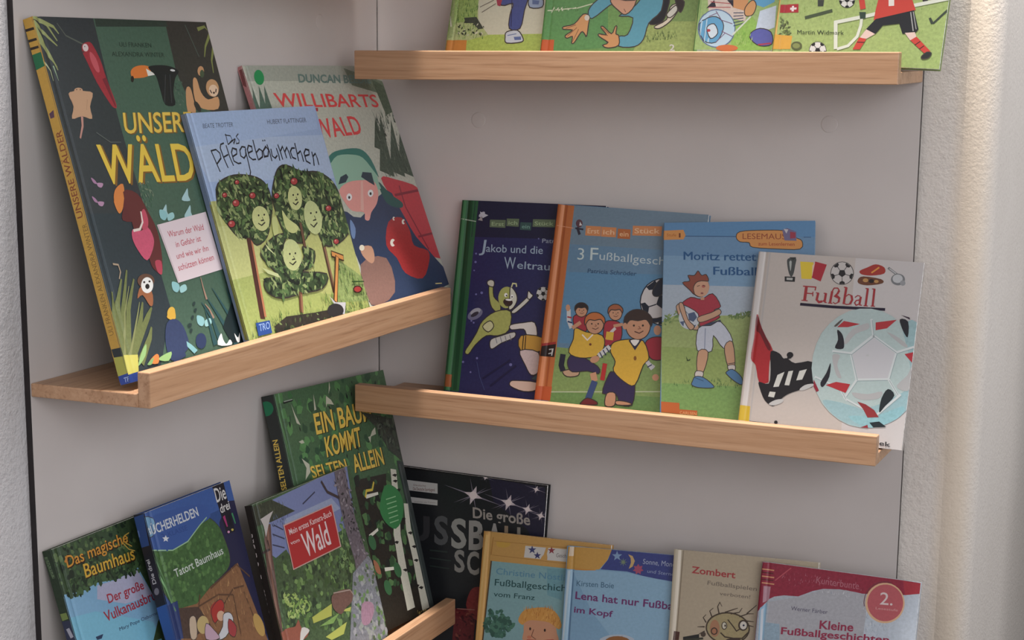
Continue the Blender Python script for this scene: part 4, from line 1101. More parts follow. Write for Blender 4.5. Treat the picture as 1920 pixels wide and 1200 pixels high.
ART['F'] = (
('b', (47, 79, 143), 0.15, 0),
('b', (35, 35, 45), 0.1, 1),
('p', (58, 95, 170), 0.15, 0, 0, (0,2237, 137,2237, 1352,2233, 1352,2018, 0,1995)),
('p', (37, 37, 74), 0, 0, 0, (1040,1906, 1258,2057, 1352,2042, 1352,780, 1346,699, 815,860, 907,1537)),
('p', (27, 27, 41), 0, 0, 0, (1062,2237, 1251,2237, 1249,1768, 1110,1773)),
('s', (66, 104, 54), 0.5, 0, 7, (-80,1946, 37,1903, 264,1845, 508,1867, 715,1956, 876,1989, 1006,1885, 1053,1759, 1071,1566, 975,1462, 668,1388, 436,1298, 203,1309, 33,1454, -44,1707)),
('x', ((76, 120, 60), (56, 91, 47), (93, 135, 72),), 150, 43.4, 60, 'blob', (0,1724, 0,1904, 471,1834, 865,1963, 1030,1765, 1031,1533, 441,1310, 74,1442)),
('s', (56, 91, 166), 0, 0, 0, (-75,2175, 791,2136, 926,1991, 737,1951, 506,1860, 262,1839, 52,1886, -80,1946)),
('l', (156, 197, 156), 0, 0, 10.4, 10.4, (-27,1911, 261,1837, 504,1856, 737,1951, 866,1994)),
('s', (114, 164, 203), 0, 0, 6.6, (-75,2175, 3,2204, 100,2167, 103,2091, 42,2024, -34,2030, -75,2094)),
('t', (213, 218, 223), 0.016, 0, 0, (-22, 2032, 758, 2036, -28, 2115), 'BÜCHERHELDEN'),
('t', (41, 72, 145), 0, 0, 0, (158, 1965, 545, 1953, 154, 2010), '2. KLASSE'),
('p', (223, 228, 234), 0, 0, 0, (217,1986, 222,1964, 256,1954, 224,1947, 224,1925, 199,1943, 165,1940, 182,1958, 161,1978, 196,1971)),
('t', (223, 220, 218), 0.012, 0, 0, (1072, 2086, 1241, 2088, 1072, 2215), 'Die'),
('t', (223, 220, 218), 0.012, 0, 0, (1096, 1976, 1258, 1985, 1095, 2057), 'drei'),
('l', (176, 52, 114), 0, 0, 40.2, 18.3, (1127,1943, 1143,1838)),
('s', (228, 156, 197), 0, 0, 0, (1160,1783, 1151,1777, 1137,1777, 1125,1783, 1123,1792, 1132,1798, 1146,1798, 1158,1792)),
('l', (62, 145, 93), 0, 0, 25.9, 14.8, (1264,1939, 1278,1834)),
('s', (208, 187, 83), 0, 0, 0, (1227,1788, 1218,1782, 1203,1782, 1192,1789, 1189,1797, 1198,1803, 1213,1803, 1224,1797)),
('l', (20, 20, 31), 0, 0, 29.4, 14.7, (1207,1938, 1214,1835)),
('t', (213, 220, 213), 0.008, 0, 0, (210, 1602, 987, 1620, 202, 1673), 'Tatort Baumhaus'),
('p', (145, 99, 64), 0.3, 0, 0, (414,1304, 668,1388, 1164,1484, 1340,686, 80,1069, 100,1338)),
('l', (99, 66, 45), 0, 0, 16.4, 16.4, (663,1375, 1135,1477, 1300,1316)),
('l', (99, 66, 45), 0, 0, 16.3, 16.3, (808,1192, 999,1282, 1171,1263)),
('l', (99, 66, 45), 0, 0, 16, 16, (425,1273, 752,1293, 976,1230)),
('l', (99, 66, 45), 0, 0, 16.6, 16.6, (1149,1211, 1239,820)),
('l', (99, 66, 45), 0, 0, 16.3, 16.3, (976,1230, 945,864)),
('l', (99, 66, 45), 0, 0, 15.6, 15.6, (489,1367, 415,1248)),
('x', ((176, 128, 83), (124, 83, 54), (195, 147, 95),), 80, 48, 61, 'grass', (425,1273, 1124,1451, 1257,741, 106,1075)),
('p', (83, 62, 52), 0.5, 0, 0, (126,1345, 425,1273, 534,1072, 230,1037, 85,1081)),
('s', (203, 176, 114), 0, 0, 0, (512,1079, 464,1033, 394,1030, 343,1070, 341,1130, 388,1175, 458,1179, 509,1139)),
('s', (208, 183, 156), 0, 0, 6.8, (256,1210, 346,1198, 299,1031, 210,1044)),
('s', (185, 52, 45), 0, 0, 0, (778,1126, 704,1094, 620,1106, 576,1155, 595,1213, 668,1245, 752,1233, 798,1184)),
('s', (185, 52, 45), 0, 0, 7.1, (598,1195, 757,1249, 797,1166, 604,1066)),
('s', (222, 176, 145), 0, 0, 0, (773,1087, 743,1062, 697,1061, 661,1086, 658,1121, 688,1147, 734,1147, 769,1123)),
('s', (214, 214, 220), 0, 0, 7.1, (758,1106, 864,1090, 876,1000, 709,906, 570,927, 703,1008)),
('s', (176, 62, 64), 0, 0, 7.2, (820,1045, 905,948, 843,866, 770,931)),
('s', (203, 166, 187), 0, 0, 7, (474,1104, 561,1022, 616,920, 418,973)),
('s', (197, 156, 83), 0, 0, 0, (1329,852, 1322,771, 1277,742, 1220,781, 1184,865, 1191,945, 1235,975, 1293,937)),
('l', (124, 176, 114), 0, 0, 20, 20, (-85,2015, -49,1803, 33,1563, 95,1271)),
('l', (99, 145, 93), 0, 0, 11.7, 11.7, (-34,1976, 38,1630, 95,1326)),
('p', (35, 54, 114), 0, 0, 0, (0,1404, 151,1406, 106,1075, 0,1096)),
('p', (47, 79, 143), 0, 1, 0, (120,2216, 14,2232, 33,1951, 120,1942)),
('p', (93, 124, 187), 0, 1, 0, (120,2095, 105,2096, 107,2036, 120,2034)),
('t', (208, 208, 213), 0.012, 1, 0, (57, 1612, 71, 1832, 96, 1606), 'Die drei'),
('s', (124, 124, 135), 0, 1, 0, (50,1537, 64,1516, 85,1509, 101,1520, 101,1544, 87,1565, 66,1572, 51,1561)),
('p', (54, 95, 176), 0, 1, 0, (120,1284, 120,1397, 0,1420, 0,1022, 106,1023)),
('p', (124, 83, 52), 0.3, 0, 0, (101,1063, 1340,686, 1352,266, 1352,0, 129,0, 83,17)),
('l', (87, 58, 41), 0, 0, 20.7, 20.7, (283,938, 366,-2)),
('l', (87, 58, 41), 0, 0, 21.6, 21.6, (793,809, 883,-160)),
)
ART['G'] = (
('b', (56, 78, 48), 0.5, 0),
('b', (40, 58, 38), 0.4, 1),
('x', ((74, 104, 60), (48, 70, 44), (36, 50, 36), (96, 120, 72),), 260, 42.8, 70, 'blob', (1,2151, 1080,2160, 1095,1741, 990,1659, 702,1710, 53,1759, 1,1826)),
('p', (126, 176, 214), 0.1, 0, 0, (0,1742, 3,1773, 226,1736, 443,1755, 702,1710, 1023,1733, 1186,1283, 1018,1069, 0,1371)),
('p', (176, 176, 206), 0.12, 0, 0, (433,1731, 702,1710, 997,1726, 1125,1454, 733,1484, 386,1624)),
('p', (120, 190, 220), 0.1, 0, 0, (0,1574, 326,1535, 1024,1234, 1079,1050, 0,1371)),
('x', ((50, 74, 44), (36, 52, 36), (70, 100, 60),), 110, 42.5, 71, 'blob', (57,1862, 455,1832, 1056,1807, 1052,1697, 697,1698, 419,1748, 193,1706, 17,1769)),
('t', (60, 30, 20), 0.02, 0, 0, (139, 1960, 997, 1966, 145, 2058), 'Das magische'),
('t', (222, 150, 50), 0.01, 0, 0, (131, 1970, 988, 1976, 136, 2066), 'Das magische'),
('t', (60, 30, 20), 0.02, 0, 0, (326, 1822, 1026, 1801, 335, 1939), 'Baumhaus'),
('t', (226, 176, 56), 0.01, 0, 0, (318, 1832, 1018, 1811, 326, 1947), 'Baumhaus'),
('l', (206, 170, 70), 0, 0, 10, 10, (1030,2048, 958,2039, 911,1982, 969,1912, 1044,1879)),
('l', (206, 170, 70), 0, 0, 10, 10, (993,2016, 951,1972, 1020,1927)),
('l', (206, 130, 50), 0, 0, 40.1, 9.3, (126,2014, 165,2069)),
('t', (176, 44, 62), 0.014, 0, 0, (514, 1550, 1030, 1537, 515, 1628), 'Der große'),
('t', (176, 44, 62), 0.014, 0, 0, (420, 1414, 1279, 1404, 412, 1502), 'Vulkanausbruch'),
('t', (40, 50, 90), 0, 0, 0, (559, 1291, 1113, 1277, 560, 1321), 'Mary Pope Osborne'),
('p', (40, 60, 96), 0, 0, 0, (238,1336, 341,1331, 307,1301, 247,1307)),
('p', (58, 78, 46), 0.5, 0, 0, (1085,1215, 1180,1271, 1131,1062, 952,1075)),
('p', (96, 120, 84), 0, 1, 0, (96,2108, 63,2109, 43,1924, 72,1922)),
('t', (40, 56, 44), 0.01, 1, 0, (38, 1928, 66, 2102, 65, 1926), 'LOEWE'),
('p', (120, 140, 70), 0, 1, 0, (96,1619, 29,1622, 23,1569, 92,1559)),
('p', (46, 52, 80), 0, 1, 0, (100,1403, 100,1555, 12,1554, 4,1344, 97,1357)),
('p', (170, 170, 186), 0, 1, 0, (77,1485, 41,1493, 21,1412, 56,1404)),
('s', (110, 74, 60), 0.3, 0, 0, (385,996, 706,1029, 877,809, 1028,229, -52,484)),
('s', (206, 110, 50), 0, 0, 0, (617,1030, 745,1016, 802,944, 676,765, 590,821)),
)
ART['H'] = (
('b', (49, 49, 99), 0.25, 0),
('b', (45, 99, 60), 0.1, 1),
('p', (38, 36, 66), 0.2, 0, 0, (151,2112, 1641,2112, 1641,1752, 150,1721)),
('p', (47, 99, 62), 0.08, 0, 0, (0,2112, 191,2112, 181,57, 0,60)),
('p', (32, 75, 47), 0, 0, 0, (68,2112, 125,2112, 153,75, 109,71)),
('p', (71, 133, 86), 0, 0, 0, (19,2112, 54,2112, 65,68, 30,65)),  # pale green strip is the spine's highlight drawn as colour
('l', (162, 183, 162), 0, 0, 10.5, 10.5, (-25,1915, 187,1888)),
('p', (162, 90, 47), 0, 0, 0, (0,232, 80,234, 84,99, 0,101)),
('s', (190, 190, 205), 0, 0, 0, (277,1994, 279,1975, 262,1952, 236,1937, 216,1940, 214,1958, 231,1981, 257,1996)),
('p', (200, 200, 211), 0, 0, 0, (220,1996, 322,1960, 260,1927)),
('p', (172, 162, 162), 0, 0, 0, (207,1905, 247,1947, 263,1897)),
('p', (103, 120, 90), 0, 0, 0, (348,1915, 530,1918, 533,1835, 350,1835)),
('t', (162, 185, 140), 0.012, 0, 0, (372, 1852, 515, 1854, 370, 1892), 'Erst'),
('p', (103, 120, 90), 0, 0, 0, (541,1935, 683,1937, 685,1853, 543,1855)),
('t', (162, 185, 140), 0.012, 0, 0, (565, 1872, 668, 1873, 563, 1912), 'ich'),
('p', (60, 90, 88), 0, 0, 0, (700,1902, 828,1903, 830,1820, 702,1822)),
('t', (118, 162, 151), 0.012, 0, 0, (723, 1839, 813, 1839, 721, 1879), 'ein'),
('p', (103, 120, 90), 0, 0, 0, (841,1940, 1094,1946, 1097,1864, 843,1860)),
('t', (162, 185, 140), 0.012, 0, 0, (865, 1877, 1080, 1883, 862, 1917), 'Stück'),
('t', (162, 183, 205), 0.004, 0, 0, (337, 1570, 989, 1579, 333, 1650), 'akob und die'),
('t', (162, 183, 205), 0.004, 0, 0, (259, 1570, 324, 1571, 267, 1695), 'J'),
('t', (162, 183, 205), 0.004, 0, 0, (713, 1410, 1213, 1410, 711, 1489), 'eltraum'),
('t', (162, 183, 205), 0.004, 0, 0, (568, 1402, 701, 1405, 555, 1525), 'W'),
('t', (162, 172, 194), 0.01, 0, 0, (969, 1696, 1225, 1701, 968, 1740), 'Patricia'),
('s', (118, 118, 183), 0, 0, 0, (241,1455, 238,1446, 229,1442, 219,1445, 214,1453, 217,1462, 226,1466, 236,1463)),
('s', (118, 118, 183), 0, 0, 0, (350,1130, 346,1120, 336,1115, 325,1119, 319,1128, 323,1139, 333,1143, 344,1140)),
('s', (118, 118, 183), 0, 0, 0, (282,1110, 280,1103, 272,1100, 264,1102, 260,1109, 263,1116, 270,1120, 278,1117)),
('s', (118, 118, 183), 0, 0, 0, (368,432, 365,423, 357,419, 347,422, 342,430, 345,439, 354,443, 363,440)),
('s', (118, 118, 183), 0, 0, 0, (286,806, 284,799, 277,795, 269,798, 265,805, 267,812, 274,815, 282,813)),
('s', (118, 118, 183), 0, 0, 0, (235,1545, 233,1537, 225,1534, 217,1537, 213,1544, 216,1551, 223,1554, 231,1552)),
('s', (118, 118, 183), 0, 0, 0, (258,824, 256,817, 248,814, 240,816, 236,823, 239,830, 246,834, 254,831)),
('s', (118, 118, 183), 0, 0, 0, (766,393, 762,381, 750,376, 738,380, 732,390, 736,402, 747,407, 760,404)),
('s', (118, 118, 183), 0, 0, 0, (210,380, 207,371, 198,367, 188,370, 184,378, 186,387, 195,391, 205,388)),
('s', (118, 118, 183), 0, 0, 0, (306,277, 304,270, 296,267, 288,269, 285,276, 287,283, 294,287, 302,284)),
('s', (118, 118, 183), 0, 0, 0, (934,1738, 933,1732, 927,1730, 921,1732, 918,1737, 919,1743, 925,1745, 931,1743)),
('s', (118, 118, 183), 0, 0, 0, (231,1364, 229,1358, 223,1355, 216,1357, 213,1363, 215,1369, 221,1371, 227,1369)),
('s', (118, 118, 151), 0, 0, 0, (361,945, 362,900, 316,853, 251,831, 205,847, 205,892, 250,939, 315,961)),
('s', (172, 172, 185), 0, 0, 0, (341,955, 337,927, 302,898, 257,886, 228,897, 232,925, 267,954, 312,966)),
('s', (54, 49, 64), 0, 0, 0, (321,923, 318,903, 292,879, 258,865, 236,869, 240,888, 266,912, 300,926)),
('s', (181, 185, 99), 0.15, 0, 10.4, (413,1214, 455,1220, 479,1098, 563,1024, 563,924, 470,978, 425,1095)),
('s', (216, 211, 194), 0, 0, 10.4, (402,1213, 387,1252, 428,1275, 467,1257, 464,1201)),
('s', (181, 185, 99), 0.2, 0, 10.4, (377,832, 518,941, 689,952, 689,754, 567,686, 438,677, 319,568, 253,467, 207,490, 271,605, 325,709)),
('s', (216, 213, 162), 0.15, 0, 10.4, (384,773, 464,838, 513,782, 455,718)),
('s', (218, 216, 205), 0, 0, 10.2, (700,953, 787,1038, 874,1122, 898,1094, 812,1000, 734,935)),
('s', (222, 220, 211), 0, 0, 10.2, (865,1112, 868,1181, 903,1154, 926,1135, 892,1094)),
('s', (181, 185, 99), 0.1, 0, 0, (721,1095, 694,1015, 628,982, 560,1017, 532,1099, 558,1180, 625,1212, 692,1177)),
('s', (222, 222, 205), 0, 0, 10.3, (661,1213, 728,1153, 751,1075, 717,994, 665,974, 662,1109)),
('s', (64, 43, 43), 0, 0, 0, (704,1043, 686,1017, 645,1010, 607,1025, 593,1054, 612,1081, 652,1088, 690,1073)),
('s', (172, 64, 64), 0, 0, 10.3, (616,1031, 661,1014, 691,1032, 672,1011, 629,1012)),
('s', (255, 255, 255), 0, 0, 0, (693,1072, 682,1066, 655,1063, 627,1067, 616,1074, 627,1081, 655,1083, 682,1080)),
('s', (255, 255, 253), 0, 0, 0, (636,1124, 632,1108, 619,1101, 605,1106, 598,1121, 602,1137, 615,1144, 629,1139)),
('s', (32, 32, 32), 0, 0, 0, (633,1117, 631,1112, 625,1109, 619,1111, 616,1116, 618,1122, 623,1125, 630,1123)),
('s', (255, 255, 253), 0, 0, 0, (706,1112, 703,1098, 691,1091, 679,1096, 672,1110, 676,1124, 687,1131, 700,1126)),
('s', (32, 32, 32), 0, 0, 0, (698,1108, 696,1102, 691,1099, 684,1101, 681,1106, 683,1112, 689,1115, 695,1113)),
('l', (222, 220, 162), 0, 0, 14.4, 14.4, (672,1209, 683,1250, 722,1248, 730,1216)),
('s', (211, 209, 205), 0, 0, 10.3, (496,641, 610,689, 755,739, 761,680, 618,610, 528,544, 493,561)),
('l', (129, 129, 140), 0, 0, 8.3, 8.3, (548,661, 571,603)),
('l', (129, 129, 140), 0, 0, 8.2, 8.2, (600,676, 624,618)),
('l', (129, 129, 140), 0, 0, 8.2, 8.2, (652,692, 676,634)),
('l', (129, 129, 140), 0, 0, 8.2, 8.2, (704,707, 728,649)),
('s', (231, 222, 216), 0, 0, 10.2, (704,810, 850,844, 977,852, 1015,697, 907,710, 858,775, 720,760)),
('s', (216, 162, 64), 0, 0, 10.2, (833,704, 1077,702, 1092,565, 850,548)),
('l', (43, 38, 36), 0, 0, 10.2, 10.2, (865,707, 865,549)),
('l', (43, 38, 36), 0, 0, 10.2, 10.2, (890,708, 894,551)),
('s', (222, 200, 200), 0.15, 0, 10.2, (839,547, 1052,543, 1073,348, 993,302, 919,395)),
('s', (231, 200, 183), 0, 0, 10.2, (768,215, 830,230, 1064,229, 1072,151, 927,123, 773,166)),
('s', (37, 37, 43), 0, 0, 0, (1119,1167, 1101,1113, 1047,1087, 989,1106, 960,1157, 978,1211, 1032,1236, 1090,1218)),
('s', (221, 221, 221), 0, 0, 0, (1115,1166, 1098,1115, 1047,1091, 991,1109, 964,1157, 981,1208, 1032,1232, 1088,1215)),
('p', (37, 37, 43), 0, 0, 0, (1042,1137, 1015,1153, 1022,1181, 1053,1183, 1065,1156)),
('l', (37, 37, 43), 0, 0, 4.1, 4.1, (1042,1137, 1045,1113)),
('p', (37, 37, 43), 0, 0, 0, (1045,1114, 1063,1107, 1065,1094, 1029,1092, 1028,1105)),
('l', (37, 37, 43), 0, 0, 4.1, 4.1, (1015,1153, 991,1144)),
('p', (37, 37, 43), 0, 0, 0, (993,1144, 991,1126, 979,1121, 964,1152, 978,1156)),
('l', (37, 37, 43), 0, 0, 4.1, 4.1, (1022,1181, 1004,1200)),
('p', (37, 37, 43), 0, 0, 0, (1006,1198, 987,1195, 977,1204, 1004,1225, 1013,1215)),
('l', (37, 37, 43), 0, 0, 4.1, 4.1, (1053,1183, 1066,1203)),
('p', (37, 37, 43), 0, 0, 0, (1066,1202, 1055,1218, 1061,1229, 1093,1211, 1085,1200)),
('l', (37, 37, 43), 0, 0, 4.1, 4.1, (1065,1156, 1091,1150)),
('p', (37, 37, 43), 0, 0, 0, (1090,1150, 1102,1164, 1116,1161, 1108,1129, 1095,1132)),
('s', (64, 86, 97), 0, 0, 10.1, (997,263, 1156,354, 1166,257)),
('l', (75, 86, 140), 0, 0, 6.2, 6.2, (359,392, 409,236, 478,102)),
('l', (38, 36, 75), 0, 0, 20.6, 20.6, (443,219, 743,441)),
('l', (38, 36, 75), 0, 0, 20.6, 20.6, (538,147, 813,387)),
)
ART['I'] = (
('b', (104, 140, 172), 0.12, 0),
('b', (200, 110, 56), 0.05, 1),
('p', (112, 136, 156), 0.12, 0, 0, (184,2088, 1286,2095, 1626,2095, 1626,1715, 174,1688)),
('p', (92, 142, 182), 0.12, 0, 0, (191,1398, 1626,1484, 1626,737, 205,660)),
('p', (132, 160, 92), 0.3, 0, 0, (148,615, 541,617, 1335,699, 1626,631, 1626,0, 933,0, 162,33)),
('p', (110, 150, 84), 0.3, 0, 0, (147,148, 1626,247, 1626,0, 547,0, 165,13)),
('l', (190, 200, 170), 0, 0, 9.7, 9.7, (168,146, 1754,329)),
('p', (196, 108, 56), 0.05, 0, 0, (0,2093, 184,2088, 176,54, 0,52)),
('p', (224, 140, 92), 0, 0, 0, (38,2088, 80,2087, 95,64, 33,57)),  # lighter orange: spine highlight painted into the cover
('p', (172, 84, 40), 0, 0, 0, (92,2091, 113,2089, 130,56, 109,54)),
('l', (226, 150, 110), 0, 0, 8, 8, (14,1871, 204,1856)),
('p', (44, 30, 32), 0, 0, 0, (11,611, 169,647, 167,508, 4,503)),
('p', (170, 50, 50), 0, 0, 0, (7,634, 166,670, 167,645, 11,607)),
('l', (200, 200, 200), 0, 0, 12, 12, (98,581, 139,591, 136,521)),
('l', (200, 200, 200), 0, 0, 10, 10, (96,536, 144,553)),
('p', (200, 90, 50), 0, 0, 0, (0,190, 182,202, 180,54, 0,48)),
('s', (96, 60, 70), 0, 0, 0, (298,1911, 291,1881, 266,1866, 239,1877, 224,1906, 231,1937, 255,1951, 283,1940)),
('l', (50, 44, 60), 0, 0, 27.9, 27.9, (243,1869, 280,1794)),
('l', (50, 44, 60), 0, 0, 17.9, 17.9, (224,1857, 314,1850)),
('p', (220, 215, 215), 0, 0, 0, (267,1928, 296,1892, 264,1886)),
('p', (214, 136, 84), 0, 0, 0, (338,1891, 505,1895, 510,1795, 342,1790)),
('t', (236, 190, 150), 0.012, 0, 0, (364, 1815, 491, 1821, 359, 1865), 'Erst'),
('p', (214, 136, 84), 0, 0, 0, (510,1892, 672,1896, 677,1796, 515,1792)),
('t', (236, 190, 150), 0.012, 0, 0, (536, 1817, 658, 1822, 532, 1866), 'ich'),
('p', (190, 104, 52), 0, 0, 0, (690,1886, 827,1888, 832,1789, 695,1786)),
('t', (236, 180, 130), 0.012, 0, 0, (716, 1811, 812, 1814, 711, 1861), 'ein'),
('p', (214, 136, 84), 0, 0, 0, (846,1928, 1156,1943, 1161,1845, 851,1829)),
('t', (236, 190, 150), 0.012, 0, 0, (872, 1853, 1141, 1870, 867, 1903), 'Stück'),
('p', (214, 136, 84), 0, 0, 0, (1178,1928, 1296,1929, 1301,1830, 1182,1829)),
('t', (236, 190, 150), 0.012, 0, 0, (1203, 1853, 1282, 1856, 1199, 1902), 'du'),
('t', (200, 216, 216), -0.004, 0, 0, (289, 1536, 359, 1538, 282, 1654), '3'),
('t', (200, 216, 216), 0, 0, 0, (429, 1542, 514, 1545, 420, 1669), 'F'),
('t', (190, 206, 212), 0, 0, 0, (529, 1554, 1618, 1556, 525, 1634), 'ußballgeschichten'),
('t', (50, 84, 120), 0.012, 0, 0, (417, 1409, 947, 1423, 418, 1452), 'Patricia Schröder'),
('s', (176, 52, 66), 0, 0, 9.9, (323,944, 411,981, 499,941, 476,803, 359,831)),
('l', (206, 206, 206), 0, 0, 43.9, 43.9, (262,1015, 277,900, 318,827)),
('l', (176, 52, 66), 0, 0, 15.9, 15.9, (256,937, 306,932)),
('l', (40, 60, 110), 0, 0, 15.9, 15.9, (266,890, 317,881)),
('s', (206, 150, 116), 0, 0, 0, (276,1032, 272,1007, 256,995, 238,1004, 227,1028, 231,1053, 247,1065, 266,1056)),
('s', (60, 40, 36), 0, 0, 0, (472,1023, 458,972, 412,946, 360,962, 333,1010, 347,1062, 393,1088, 445,1071)),
('s', (206, 150, 116), 0, 0, 0, (463,1023, 451,976, 411,954, 365,968, 341,1011, 353,1058, 394,1080, 440,1066)),
('s', (50, 40, 42), 0, 0, 9.9, (333,1005, 329,1057, 368,1092, 423,1094, 467,1064, 470,1023, 441,1052, 399,1043, 356,1042)),
('s', (50, 40, 36), 0, 0, 0, (386,1018, 385,1014, 381,1013, 377,1014, 375,1017, 376,1021, 380,1023, 384,1022)),
('s', (50, 40, 36), 0, 0, 0, (432,1023, 431,1019, 427,1017, 423,1018, 421,1022, 422,1025, 426,1027, 430,1026)),
('l', (90, 50, 44), 0, 0, 4.8, 4.8, (388,989, 413,983, 433,997)),
('l', (150, 96, 76), 0, 0, 4.8, 4.8, (406,1017, 416,1007, 403,1002)),
('s', (176, 52, 66), 0, 0, 9.8, (668,899, 743,945, 848,917, 868,765, 775,699, 695,690)),
('l', (214, 206, 206), 0, 0, 31.4, 31.4, (712,750, 740,810, 793,873)),
('s', (60, 40, 36), 0, 0, 0, (849,1032, 834,974, 784,946, 727,964, 697,1018, 712,1075, 763,1103, 820,1085)),
('s', (206, 150, 116), 0, 0, 0, (841,1031, 828,979, 783,954, 732,970, 705,1018, 719,1070, 764,1096, 815,1079)),
('s', (170, 96, 64), 0, 0, 9.8, (696,1011, 692,1069, 735,1109, 796,1112, 846,1077, 848,1032, 816,1065, 770,1054, 721,1052)),
('s', (50, 40, 36), 0, 0, 0, (755,1026, 754,1022, 750,1020, 745,1021, 743,1025, 744,1029, 748,1031, 753,1030)),
('s', (50, 40, 36), 0, 0, 0, (806,1031, 805,1027, 801,1025, 796,1026, 794,1030, 795,1034, 799,1036, 804,1035)),
('l', (90, 50, 44), 0, 0, 5.3, 5.3, (757,994, 785,987, 807,1002)),
('l', (150, 96, 76), 0, 0, 5.3, 5.3, (777,1025, 789,1013, 774,1008)),
('l', (206, 150, 116), 0, 0, 31.3, 31.3, (771,890, 868,919)),
('s', (170, 46, 62), 0, 0, 9.6, (1130,754, 1201,818, 1321,811, 1345,624, 1230,593, 1162,662)),
('s', (206, 150, 116), 0, 0, 0, (1280,898, 1273,862, 1247,845, 1218,857, 1202,890, 1209,926, 1235,943, 1264,931)),
('l', (206, 206, 206), 0, 0, 27, 27, (1196,551, 1259,520)),
('s', (206, 150, 116), 0, 0, 0, (1318,422, 1310,397, 1287,385, 1261,392, 1247,415, 1254,439, 1278,452, 1304,445)),
('s', (30, 36, 52), 0, 0, 0, (1525,1209, 1474,1030, 1304,942, 1115,996, 1017,1162, 1070,1342, 1242,1429, 1430,1374)),
('s', (206, 200, 200), 0, 0, 0, (1514,1208, 1464,1037, 1303,953, 1122,1005, 1029,1163, 1080,1335, 1243,1418, 1423,1365)),
('p', (30, 36, 52), 0, 0, 0, (1283,1105, 1196,1153, 1215,1246, 1314,1255, 1356,1168)),
('l', (30, 36, 52), 0, 0, 11.5, 11.5, (1283,1105, 1294,1025)),
('p', (30, 36, 52), 0, 0, 0, (1293,1030, 1351,1008, 1359,966, 1244,955, 1242,998)),
('l', (30, 36, 52), 0, 0, 11.6, 11.6, (1196,1153, 1119,1121)),
('p', (30, 36, 52), 0, 0, 0, (1124,1123, 1122,1064, 1082,1044, 1033,1146, 1075,1161)),
('l', (30, 36, 52), 0, 0, 11.6, 11.6, (1215,1246, 1157,1307)),
('p', (30, 36, 52), 0, 0, 0, (1161,1303, 1101,1289, 1068,1319, 1154,1392, 1182,1358)),
('l', (30, 36, 52), 0, 0, 11.5, 11.5, (1314,1255, 1355,1324)),
('p', (30, 36, 52), 0, 0, 0, (1352,1320, 1318,1370, 1337,1408, 1437,1351, 1414,1316)),
('l', (30, 36, 52), 0, 0, 11.5, 11.5, (1356,1168, 1438,1151)),
('p', (30, 36, 52), 0, 0, 0, (1433,1152, 1471,1197, 1514,1190, 1493,1083, 1450,1094)),
('s', (34, 40, 56), 0, 0, 9.6, (1141,1288, 1205,1407, 1285,1395, 1244,1259, 1168,1233)),
('s', (30, 36, 54), 0, 0, 9.7, (1071,1053, 1177,1006, 1292,1036, 1277,996, 1181,972)),
('l', (40, 40, 60), 0, 0, 59.8, 59.8, (261,549, 256,432, 284,377)),
('s', (196, 160, 130), 0, 0, 9.9, (284,377, 444,413, 453,347, 332,324)),
('s', (60, 50, 92), 0, 0, 9.9, (328,517, 404,564, 653,465, 673,390, 548,405, 387,378, 327,440)),
('s', (226, 180, 60), 0.1, 0, 9.9, (320,575, 353,714, 359,831, 476,803, 663,783, 697,671, 629,568, 450,530)),
('l', (240, 226, 216), 0, 0, 13.8, 13.8, (443,771, 507,720, 560,783)),
('s', (120, 60, 40), 0, 0, 0, (559,681, 557,671, 547,666, 537,669, 531,678, 534,687, 544,692, 554,690)),
('s', (60, 40, 36), 0, 0, 0, (668,899, 648,823, 581,786, 505,809, 466,880, 486,956, 553,994, 629,970)),
('s', (206, 150, 116), 0, 0, 0, (660,899, 641,828, 580,793, 510,815, 474,881, 492,951, 554,986, 624,964)),
('s', (200, 112, 60), 0, 0, 9.9, (461,870, 455,950, 514,1004, 599,1008, 666,961, 669,899, 626,944, 562,929, 496,927)),
('s', (50, 40, 36), 0, 0, 0, (542,892, 541,886, 535,883, 529,885, 525,890, 527,896, 533,899, 539,897)),
('s', (50, 40, 36), 0, 0, 0, (612,898, 610,893, 605,890, 598,891, 595,897, 597,903, 603,905, 609,904)),
('l', (90, 50, 44), 0, 0, 7.3, 7.3, (544,847, 583,838, 613,859)),
('l', (150, 96, 76), 0, 0, 7.3, 7.3, (572,890, 588,874, 568,867)),
('l', (226, 180, 60), 0, 0, 82.4, 82.4, (703,787, 784,786)),
('l', (206, 150, 116), 0, 0, 39.7, 39.7, (328,828, 412,894)),
('l', (206, 150, 116), 0, 0, 67, 67, (611,393, 643,310)),
('l', (60, 80, 130), 0, 0, 67, 67, (643,310, 588,101)),
('s', (120, 44, 50), 0, 0, 9.9, (520,74, 584,130, 690,103, 684,70, 532,56)),
('s', (56, 46, 88), 0.1, 0, 9.7, (777,373, 831,426, 1026,323, 1077,310, 1072,119, 953,105, 879,211, 743,196)),
('s', (206, 150, 116), 0, 0, 9.8, (789,201, 879,211, 885,88, 785,76)),
('s', (206, 150, 116), 0, 0, 9.7, (899,137, 1009,140, 1073,115, 914,97)),
('s', (228, 180, 58), 0.1, 0, 9.7, (775,699, 830,743, 967,775, 1108,771, 1189,608, 1139,526, 1076,319, 964,336, 830,436, 837,532, 775,622)),
('l', (214, 214, 214), 0, 0, 51.1, 51.1, (650,570, 758,678)),
('l', (50, 56, 96), 0, 0, 11.8, 11.8, (657,610, 696,556)),
('l', (50, 56, 96), 0, 0, 11.8, 11.8, (690,636, 729,586)),
('l', (50, 56, 96), 0, 0, 11.8, 11.8, (723,663, 762,617)),
('s', (206, 150, 116), 0, 0, 0, (661,554, 659,526, 630,501, 592,494, 567,510, 569,538, 597,563, 635,569)),
('l', (206, 206, 210), 0, 0, 42.5, 42.5, (1174,568, 1242,499)),
('l', (50, 56, 96), 0, 0, 11.6, 11.6, (1185,512, 1229,543)),
